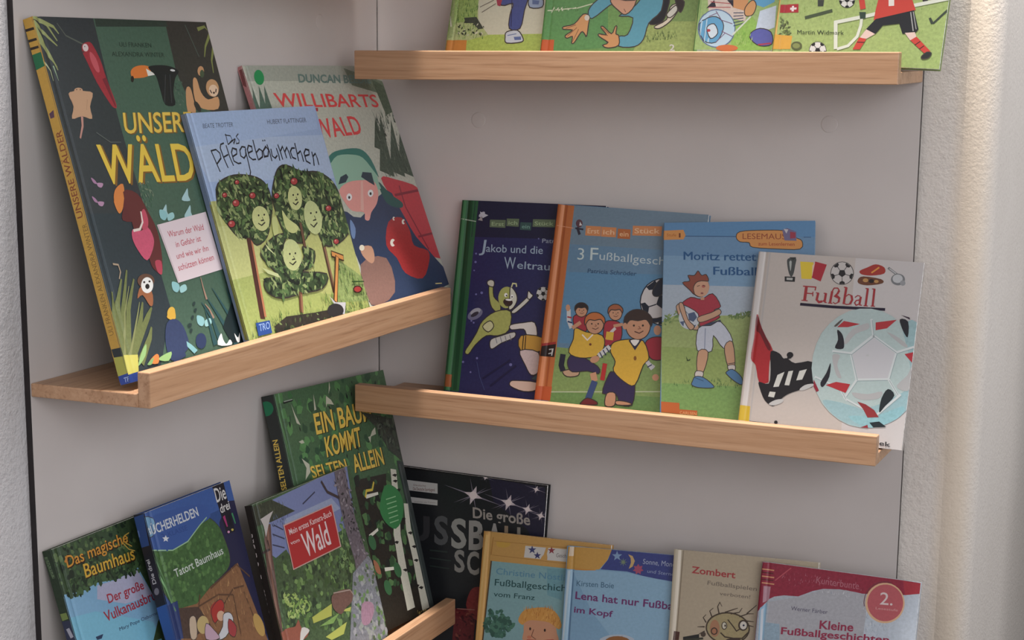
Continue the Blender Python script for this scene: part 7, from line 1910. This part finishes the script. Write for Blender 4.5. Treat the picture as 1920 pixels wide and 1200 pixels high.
ART['r'] = (
('b', (102, 145, 78), 0.3, 0),
('b', (102, 145, 78), 0.3, 1),
('p', (83, 137, 78), 0.25, 0, 0, (2,656, 664,656, 718,180, 6,136)),
('p', (139, 158, 89), 0.4, 0, 0, (1062,393, 1572,655, 1628,156, 980,148)),
('p', (111, 139, 78), 0.3, 0, 0, (763,761, 1596,758, 1578,448, 964,445)),
('l', (182, 191, 163), 0, 0, 11, 11, (34,549, 354,576, 572,638)),
('x', ((191, 199, 176), (74, 115, 61),), 30, 18.5, 110, 'leaf', (68,584, 372,585, 376,549, 74,538)),
('p', (186, 85, 46), 0, 0, 0, (0,205, 7,258, 141,256, 144,138, 0,136)),
('s', (81, 148, 171), 0.1, 0, 10.9, (470,549, 552,656, 711,726, 777,638, 688,603, 517,470)),
('s', (81, 148, 171), 0.1, 0, 10.7, (942,480, 793,497, 897,550, 995,655, 1020,760, 1256,760, 1226,551, 1112,429, 1076,271, 993,197, 827,199, 816,295, 906,314)),
('s', (191, 143, 115), 0, 0, 10.8, (693,638, 730,726, 947,761, 947,603, 865,512, 787,550)),
('l', (120, 74, 65), 0, 0, 7.2, 7.2, (840,568, 862,536)),
('s', (191, 139, 89), 0, 0, 11, (418,514, 486,496, 487,408, 481,293, 456,319, 420,336, 357,229, 329,229, 331,291, 276,273, 254,300, 324,354, 228,362, 225,388, 335,416)),
('s', (191, 186, 176), 0, 0, 0, (490,479, 485,459, 467,450, 447,458, 437,478, 443,498, 460,507, 480,499)),
('l', (102, 65, 46), 0, 0, 5.5, 5.5, (355,407, 250,371)),
('l', (102, 65, 46), 0, 0, 5.5, 5.5, (368,380, 274,291)),
('l', (102, 65, 46), 0, 0, 5.5, 5.5, (389,363, 337,238)),
('s', (191, 139, 89), 0, 0, 10.8, (815,304, 826,208, 718,180, 660,206, 712,233, 612,294, 609,320, 685,312, 621,382, 648,391, 739,321, 768,392, 787,392, 785,321)),
('l', (102, 65, 46), 0, 0, 5.4, 5.4, (704,303, 629,311)),
('l', (102, 65, 46), 0, 0, 5.4, 5.4, (711,321, 640,377)),
('s', (31, 31, 37), 0, 0, 10.6, (1112,429, 1226,551, 1238,760, 1300,690, 1269,481, 1204,420)),
('s', (200, 191, 172), 0, 0, 10.6, (1171,394, 1289,464, 1312,586, 1380,620, 1404,569, 1327,447, 1227,377)),
('s', (191, 191, 182), 0, 0, 10.6, (1284,516, 1364,603, 1388,551, 1324,482)),
('s', (46, 37, 37), 0, 0, 10.6, (1356,673, 1449,638, 1425,534, 1384,586)),
('x', ((74, 102, 55), (55, 78, 46),), 40, 28.4, 111, 'grass', (1072,306, 1427,361, 1401,274, 1116,237)),
('t', (191, 191, 182), 0.02, 0, 0, (1351, 161, 1405, 160, 1346, 222), '2'),
('s', (191, 143, 115), 0, 0, 10.8, (639,709, 596,921, 732,1026, 921,989, 996,813, 941,655)),
('s', (102, 61, 46), 0, 0, 10.8, (604,850, 619,1044, 796,1113, 974,1006, 990,865, 851,954, 707,920)),
('s', (46, 37, 37), 0, 0, 0, (738,779, 735,769, 725,765, 714,769, 709,779, 712,789, 722,793, 733,789)),
('s', (46, 37, 37), 0, 0, 0, (884,796, 881,786, 871,782, 860,786, 855,796, 858,806, 868,810, 879,806)),
('s', (32, 32, 37), 0, 0, 0, (371,1242, 339,1142, 236,1102, 124,1145, 67,1247, 100,1348, 203,1388, 315,1344)),
('s', (190, 190, 190), 0, 0, 0, (368,1243, 336,1145, 236,1105, 126,1147, 71,1247, 103,1345, 204,1384, 313,1342)),
('p', (32, 32, 37), 0, 0, 0, (225,1198, 174,1231, 186,1283, 245,1282, 269,1229)),
('l', (32, 32, 37), 0, 0, 3.7, 3.7, (225,1198, 231,1150)),
('p', (32, 32, 37), 0, 0, 0, (231,1153, 265,1137, 269,1112, 201,1113, 200,1138)),
('l', (32, 32, 37), 0, 0, 3.7, 3.7, (174,1231, 128,1217)),
('p', (32, 32, 37), 0, 0, 0, (130,1218, 129,1184, 105,1175, 76,1237, 101,1243)),
('l', (32, 32, 37), 0, 0, 3.7, 3.7, (186,1283, 152,1322)),
('p', (32, 32, 37), 0, 0, 0, (154,1320, 118,1315, 99,1334, 150,1372, 167,1350)),
('l', (32, 32, 37), 0, 0, 3.7, 3.7, (245,1282, 270,1320)),
('p', (32, 32, 37), 0, 0, 0, (268,1318, 248,1349, 260,1370, 320,1331, 305,1312)),
('l', (32, 32, 37), 0, 0, 3.7, 3.7, (269,1229, 318,1214)),
('p', (32, 32, 37), 0, 0, 0, (315,1215, 338,1239, 365,1233, 351,1172, 325,1181)),
)
ART['T'] = (
('b', (142, 162, 95), 0.3, 0),
('b', (185, 162, 90), 0.1, 1),
('x', ((117, 147, 68), (158, 183, 99), (108, 135, 63),), 160, 20.1, 130, 'grass', (28,573, 1508,622, 1540,44, 1540,29, 160,132)),
('p', (194, 158, 90), 0, 0, 0, (0,641, 11,641, 25,246, 0,245)),
('p', (194, 144, 54), 0.05, 0, 0, (0,252, 172,242, 170,119, 0,111)),
('p', (158, 39, 48), 0, 0, 0, (20,528, 188,541, 199,462, 24,453)),
('p', (203, 192, 192), 0, 0, 0, (130,521, 149,522, 153,471, 132,470)),
('p', (203, 192, 192), 0, 0, 0, (115,504, 175,508, 175,489, 117,483)),
('l', (63, 75, 54), 0, 0, 30.6, 30.6, (266,414, 511,491)),
('p', (54, 59, 54), 0, 0, 0, (362,584, 421,586, 421,528, 370,526)),
('p', (54, 63, 54), 0, 0, 0, (1386,452, 1404,461, 1431,421, 1535,540, 1539,514, 1441,404, 1413,400)),
('p', (45, 45, 45), 0, 0, 0, (1306,623, 1362,625, 1350,597, 1314,599)),
('x', ((99, 117, 63), (72, 81, 50),), 40, 24.1, 131, 'leaf', (24,418, 126,371, 160,252, 55,256)),
('s', (32, 32, 34), 0, 0, 0, (705,595, 691,542, 642,519, 587,539, 558,590, 572,644, 621,667, 677,647)),
('s', (194, 192, 189), 0, 0, 0, (700,595, 687,546, 642,524, 590,542, 563,591, 576,640, 622,662, 674,643)),
('p', (32, 32, 34), 0, 0, 0, (635,568, 610,585, 615,612, 643,613, 656,586)),
('l', (32, 32, 34), 0, 0, 5, 5, (635,568, 639,544)),
('p', (32, 32, 34), 0, 0, 0, (639,545, 656,538, 658,525, 625,524, 624,537)),
('l', (32, 32, 34), 0, 0, 5.1, 5.1, (610,585, 588,576)),
('p', (32, 32, 34), 0, 0, 0, (589,577, 589,559, 577,554, 563,585, 575,589)),
('l', (32, 32, 34), 0, 0, 5.1, 5.1, (615,612, 598,632)),
('p', (32, 32, 34), 0, 0, 0, (599,630, 581,627, 572,637, 596,657, 605,647)),
('l', (32, 32, 34), 0, 0, 5, 5, (643,613, 655,633)),
('p', (32, 32, 34), 0, 0, 0, (654,632, 644,648, 649,659, 679,640, 672,630)),
('l', (32, 32, 34), 0, 0, 5, 5, (656,586, 680,579)),
('p', (32, 32, 34), 0, 0, 0, (679,580, 690,593, 702,590, 697,558, 684,562)),
('s', (36, 36, 37), 0, 0, 0, (509,122, 493,64, 439,38, 378,59, 346,115, 362,174, 416,200, 477,179)),
('s', (194, 192, 189), 0, 0, 0, (504,122, 489,67, 438,43, 381,62, 351,115, 366,170, 417,195, 474,175)),
('p', (36, 36, 37), 0, 0, 0, (431,92, 403,109, 409,140, 440,141, 454,112)),
('l', (36, 36, 37), 0, 0, 5.1, 5.1, (431,92, 435,65)),
('p', (36, 36, 37), 0, 0, 0, (435,67, 454,59, 457,45, 420,43, 419,57)),
('l', (36, 36, 37), 0, 0, 5.1, 5.1, (403,109, 379,100)),
('p', (36, 36, 37), 0, 0, 0, (380,100, 380,81, 368,75, 351,109, 364,114)),
('l', (36, 36, 37), 0, 0, 5.1, 5.1, (409,140, 390,161)),
('p', (36, 36, 37), 0, 0, 0, (391,159, 372,155, 362,166, 388,189, 398,177)),
('l', (36, 36, 37), 0, 0, 5.1, 5.1, (440,141, 453,163)),
('p', (36, 36, 37), 0, 0, 0, (452,162, 441,179, 447,191, 480,171, 472,160)),
('l', (36, 36, 37), 0, 0, 5.1, 5.1, (454,112, 481,104)),
('p', (36, 36, 37), 0, 0, 0, (479,105, 491,119, 505,116, 499,81, 485,86)),
('s', (81, 86, 54), 0, 0, 0, (277,155, 266,125, 232,112, 194,122, 174,150, 185,180, 220,193, 258,183)),
('s', (117, 126, 72), 0, 0, 0, (257,154, 249,136, 226,128, 201,134, 188,151, 196,168, 219,176, 244,170)),
('l', (194, 198, 185), 0, 0, 33.6, 33.6, (591,138, 557,384, 795,443, 908,474)),
('l', (194, 198, 185), 0, 0, 26.8, 26.8, (788,438, 790,362, 771,261, 699,173, 603,138)),
('l', (194, 198, 185), 0, 0, 32.7, 32.7, (1241,563, 1398,602, 1553,640)),
('t', (54, 63, 45), 0, 0, 0, (217, 261, 648, 272, 212, 299), 'Martin Widmark'),
('p', (185, 59, 50), 0, 0, 0, (899,417, 904,501, 925,703, 1171,711, 1263,522, 1074,465)),
('t', (203, 198, 192), 0, 0, 1, (1016, 549, 1065, 554, 999, 672), '1'),
('l', (185, 59, 50), 0, 0, 50.2, 50.2, (748,664, 789,514)),
('p', (45, 63, 54), 0, 0, 0, (759,486, 819,488, 824,428, 775,422)),
('p', (34, 36, 41), 0, 0, 0, (917,428, 1247,520, 1311,350, 1291,319, 1176,301, 1133,393, 988,370, 933,291, 833,320)),
('l', (158, 158, 158), 0, 0, 8.2, 8.2, (1220,502, 1266,331)),
('l', (158, 158, 158), 0, 0, 6.6, 6.6, (1242,507, 1290,349)),
('p', (203, 176, 167), 0, 0, 0, (844,331, 930,291, 857,244, 797,252)),
('p', (203, 176, 167), 0, 0, 0, (1194,312, 1282,322, 1305,275, 1252,244)),
('p', (185, 59, 50), 0, 0, 0, (792,255, 857,241, 812,145, 746,142)),
('p', (185, 59, 50), 0, 0, 0, (1252,247, 1302,283, 1443,156, 1407,122)),
('l', (54, 36, 36), 0, 0, 8.4, 8.4, (778,210, 845,210)),
('l', (54, 36, 36), 0, 0, 8.2, 8.2, (1298,206, 1342,241)),
('l', (54, 36, 36), 0, 0, 8.2, 8.2, (1344,172, 1380,203)),
('s', (39, 41, 43), 0, 0, 8.2, (1369,103, 1412,147, 1453,140, 1435,98, 1388,84)),
('p', (185, 59, 50), 0, 0, 0, (923,695, 921,854, 1151,860, 1181,703)),
('l', (185, 59, 50), 0, 0, 60.1, 60.1, (923,837, 762,681)),
('l', (185, 59, 50), 0, 0, 59.2, 59.2, (1153,844, 1301,715)),
('s', (54, 36, 32), 0, 0, 0, (1132,993, 1111,902, 1035,863, 949,898, 902,988, 924,1079, 1000,1118, 1086,1083)),
('s', (185, 135, 104), 0, 0, 0, (1126,993, 1106,907, 1034,869, 953,903, 909,988, 929,1075, 1001,1112, 1082,1078)),
('s', (54, 41, 36), 0, 0, 8.3, (894,977, 886,1076, 954,1138, 1052,1135, 1131,1070, 1136,993, 1085,1053, 1011,1040, 934,1044)),
('s', (45, 36, 32), 0, 0, 0, (989,995, 987,988, 980,985, 973,988, 969,995, 971,1002, 978,1005, 985,1002)),
('s', (45, 36, 32), 0, 0, 0, (1070,997, 1068,990, 1062,987, 1054,990, 1050,997, 1052,1004, 1059,1007, 1066,1004)),
('l', (81, 45, 39), 0, 0, 8.7, 8.7, (992,940, 1038,925, 1072,948)),
('l', (135, 86, 68), 0, 0, 8.7, 8.7, (1023,991, 1042,969, 1019,963)),
)


GL, GLL = 'forest books on the middle ledge of the left wall', 'tree books on the bottom ledge of the left wall'
GR, GRL, GT = 'football books on the middle ledge of the right wall', 'football books in the bottom row on the right wall', 'football books on the top ledge'
for key, label, group, hard in (
    ('A', 'large dark green jungle book with a yellow spine and a toucan on its cover', GL, True),
    ('C', 'grey-green book with a bearded gnome in a green cap, leaning into the corner', GL, True),
    ('B', 'pale blue book of smiling apple trees leaning in front of two larger books', GL, True),
    ('D', 'tall green book with birch trunks and yellow lettering, partly behind a forest photo book', GLL, True),
    ('E', 'forest photo book with a red title sign, leaning before the birch trunk book', GLL, True),
    ('G', 'leafy green book with sky blue middle and yellow title at the left panel edge', GLL, True),
    ('F', 'narrow blue-topped book with a tree house picture overlapping the leafy green book', GLL, True),
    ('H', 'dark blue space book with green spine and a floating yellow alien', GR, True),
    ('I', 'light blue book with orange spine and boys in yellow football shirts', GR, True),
    ('J', 'thin sky blue book with a red-shirted boy carrying a ball', GR, False),
    ('K', 'small white book with a football boot kicking a large ball', GR, True),
    ('L', 'large black football book with floodlight flares, deepest in the corner', GRL, True),
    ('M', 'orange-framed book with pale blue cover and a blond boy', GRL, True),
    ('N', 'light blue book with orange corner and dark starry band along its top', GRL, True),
    ('O', 'beige book with a scribbled grinning face and red title', GRL, True),
    ('P', 'silvery book with wavy crimson top edge and a round pink badge', GRL, True),
    ('Q', 'pale green book showing one leg in blue trousers and a white shoe', GT, True),
    ('r', 'green book with a teal-sleeved goalkeeper reaching out both bare hands', GT, True),
    ('S', 'book with a blue and white ball beside a purple football boot', GT, True),
    ('T', 'bright green book with a red-shirted footballer in black shorts', GT, True),
):
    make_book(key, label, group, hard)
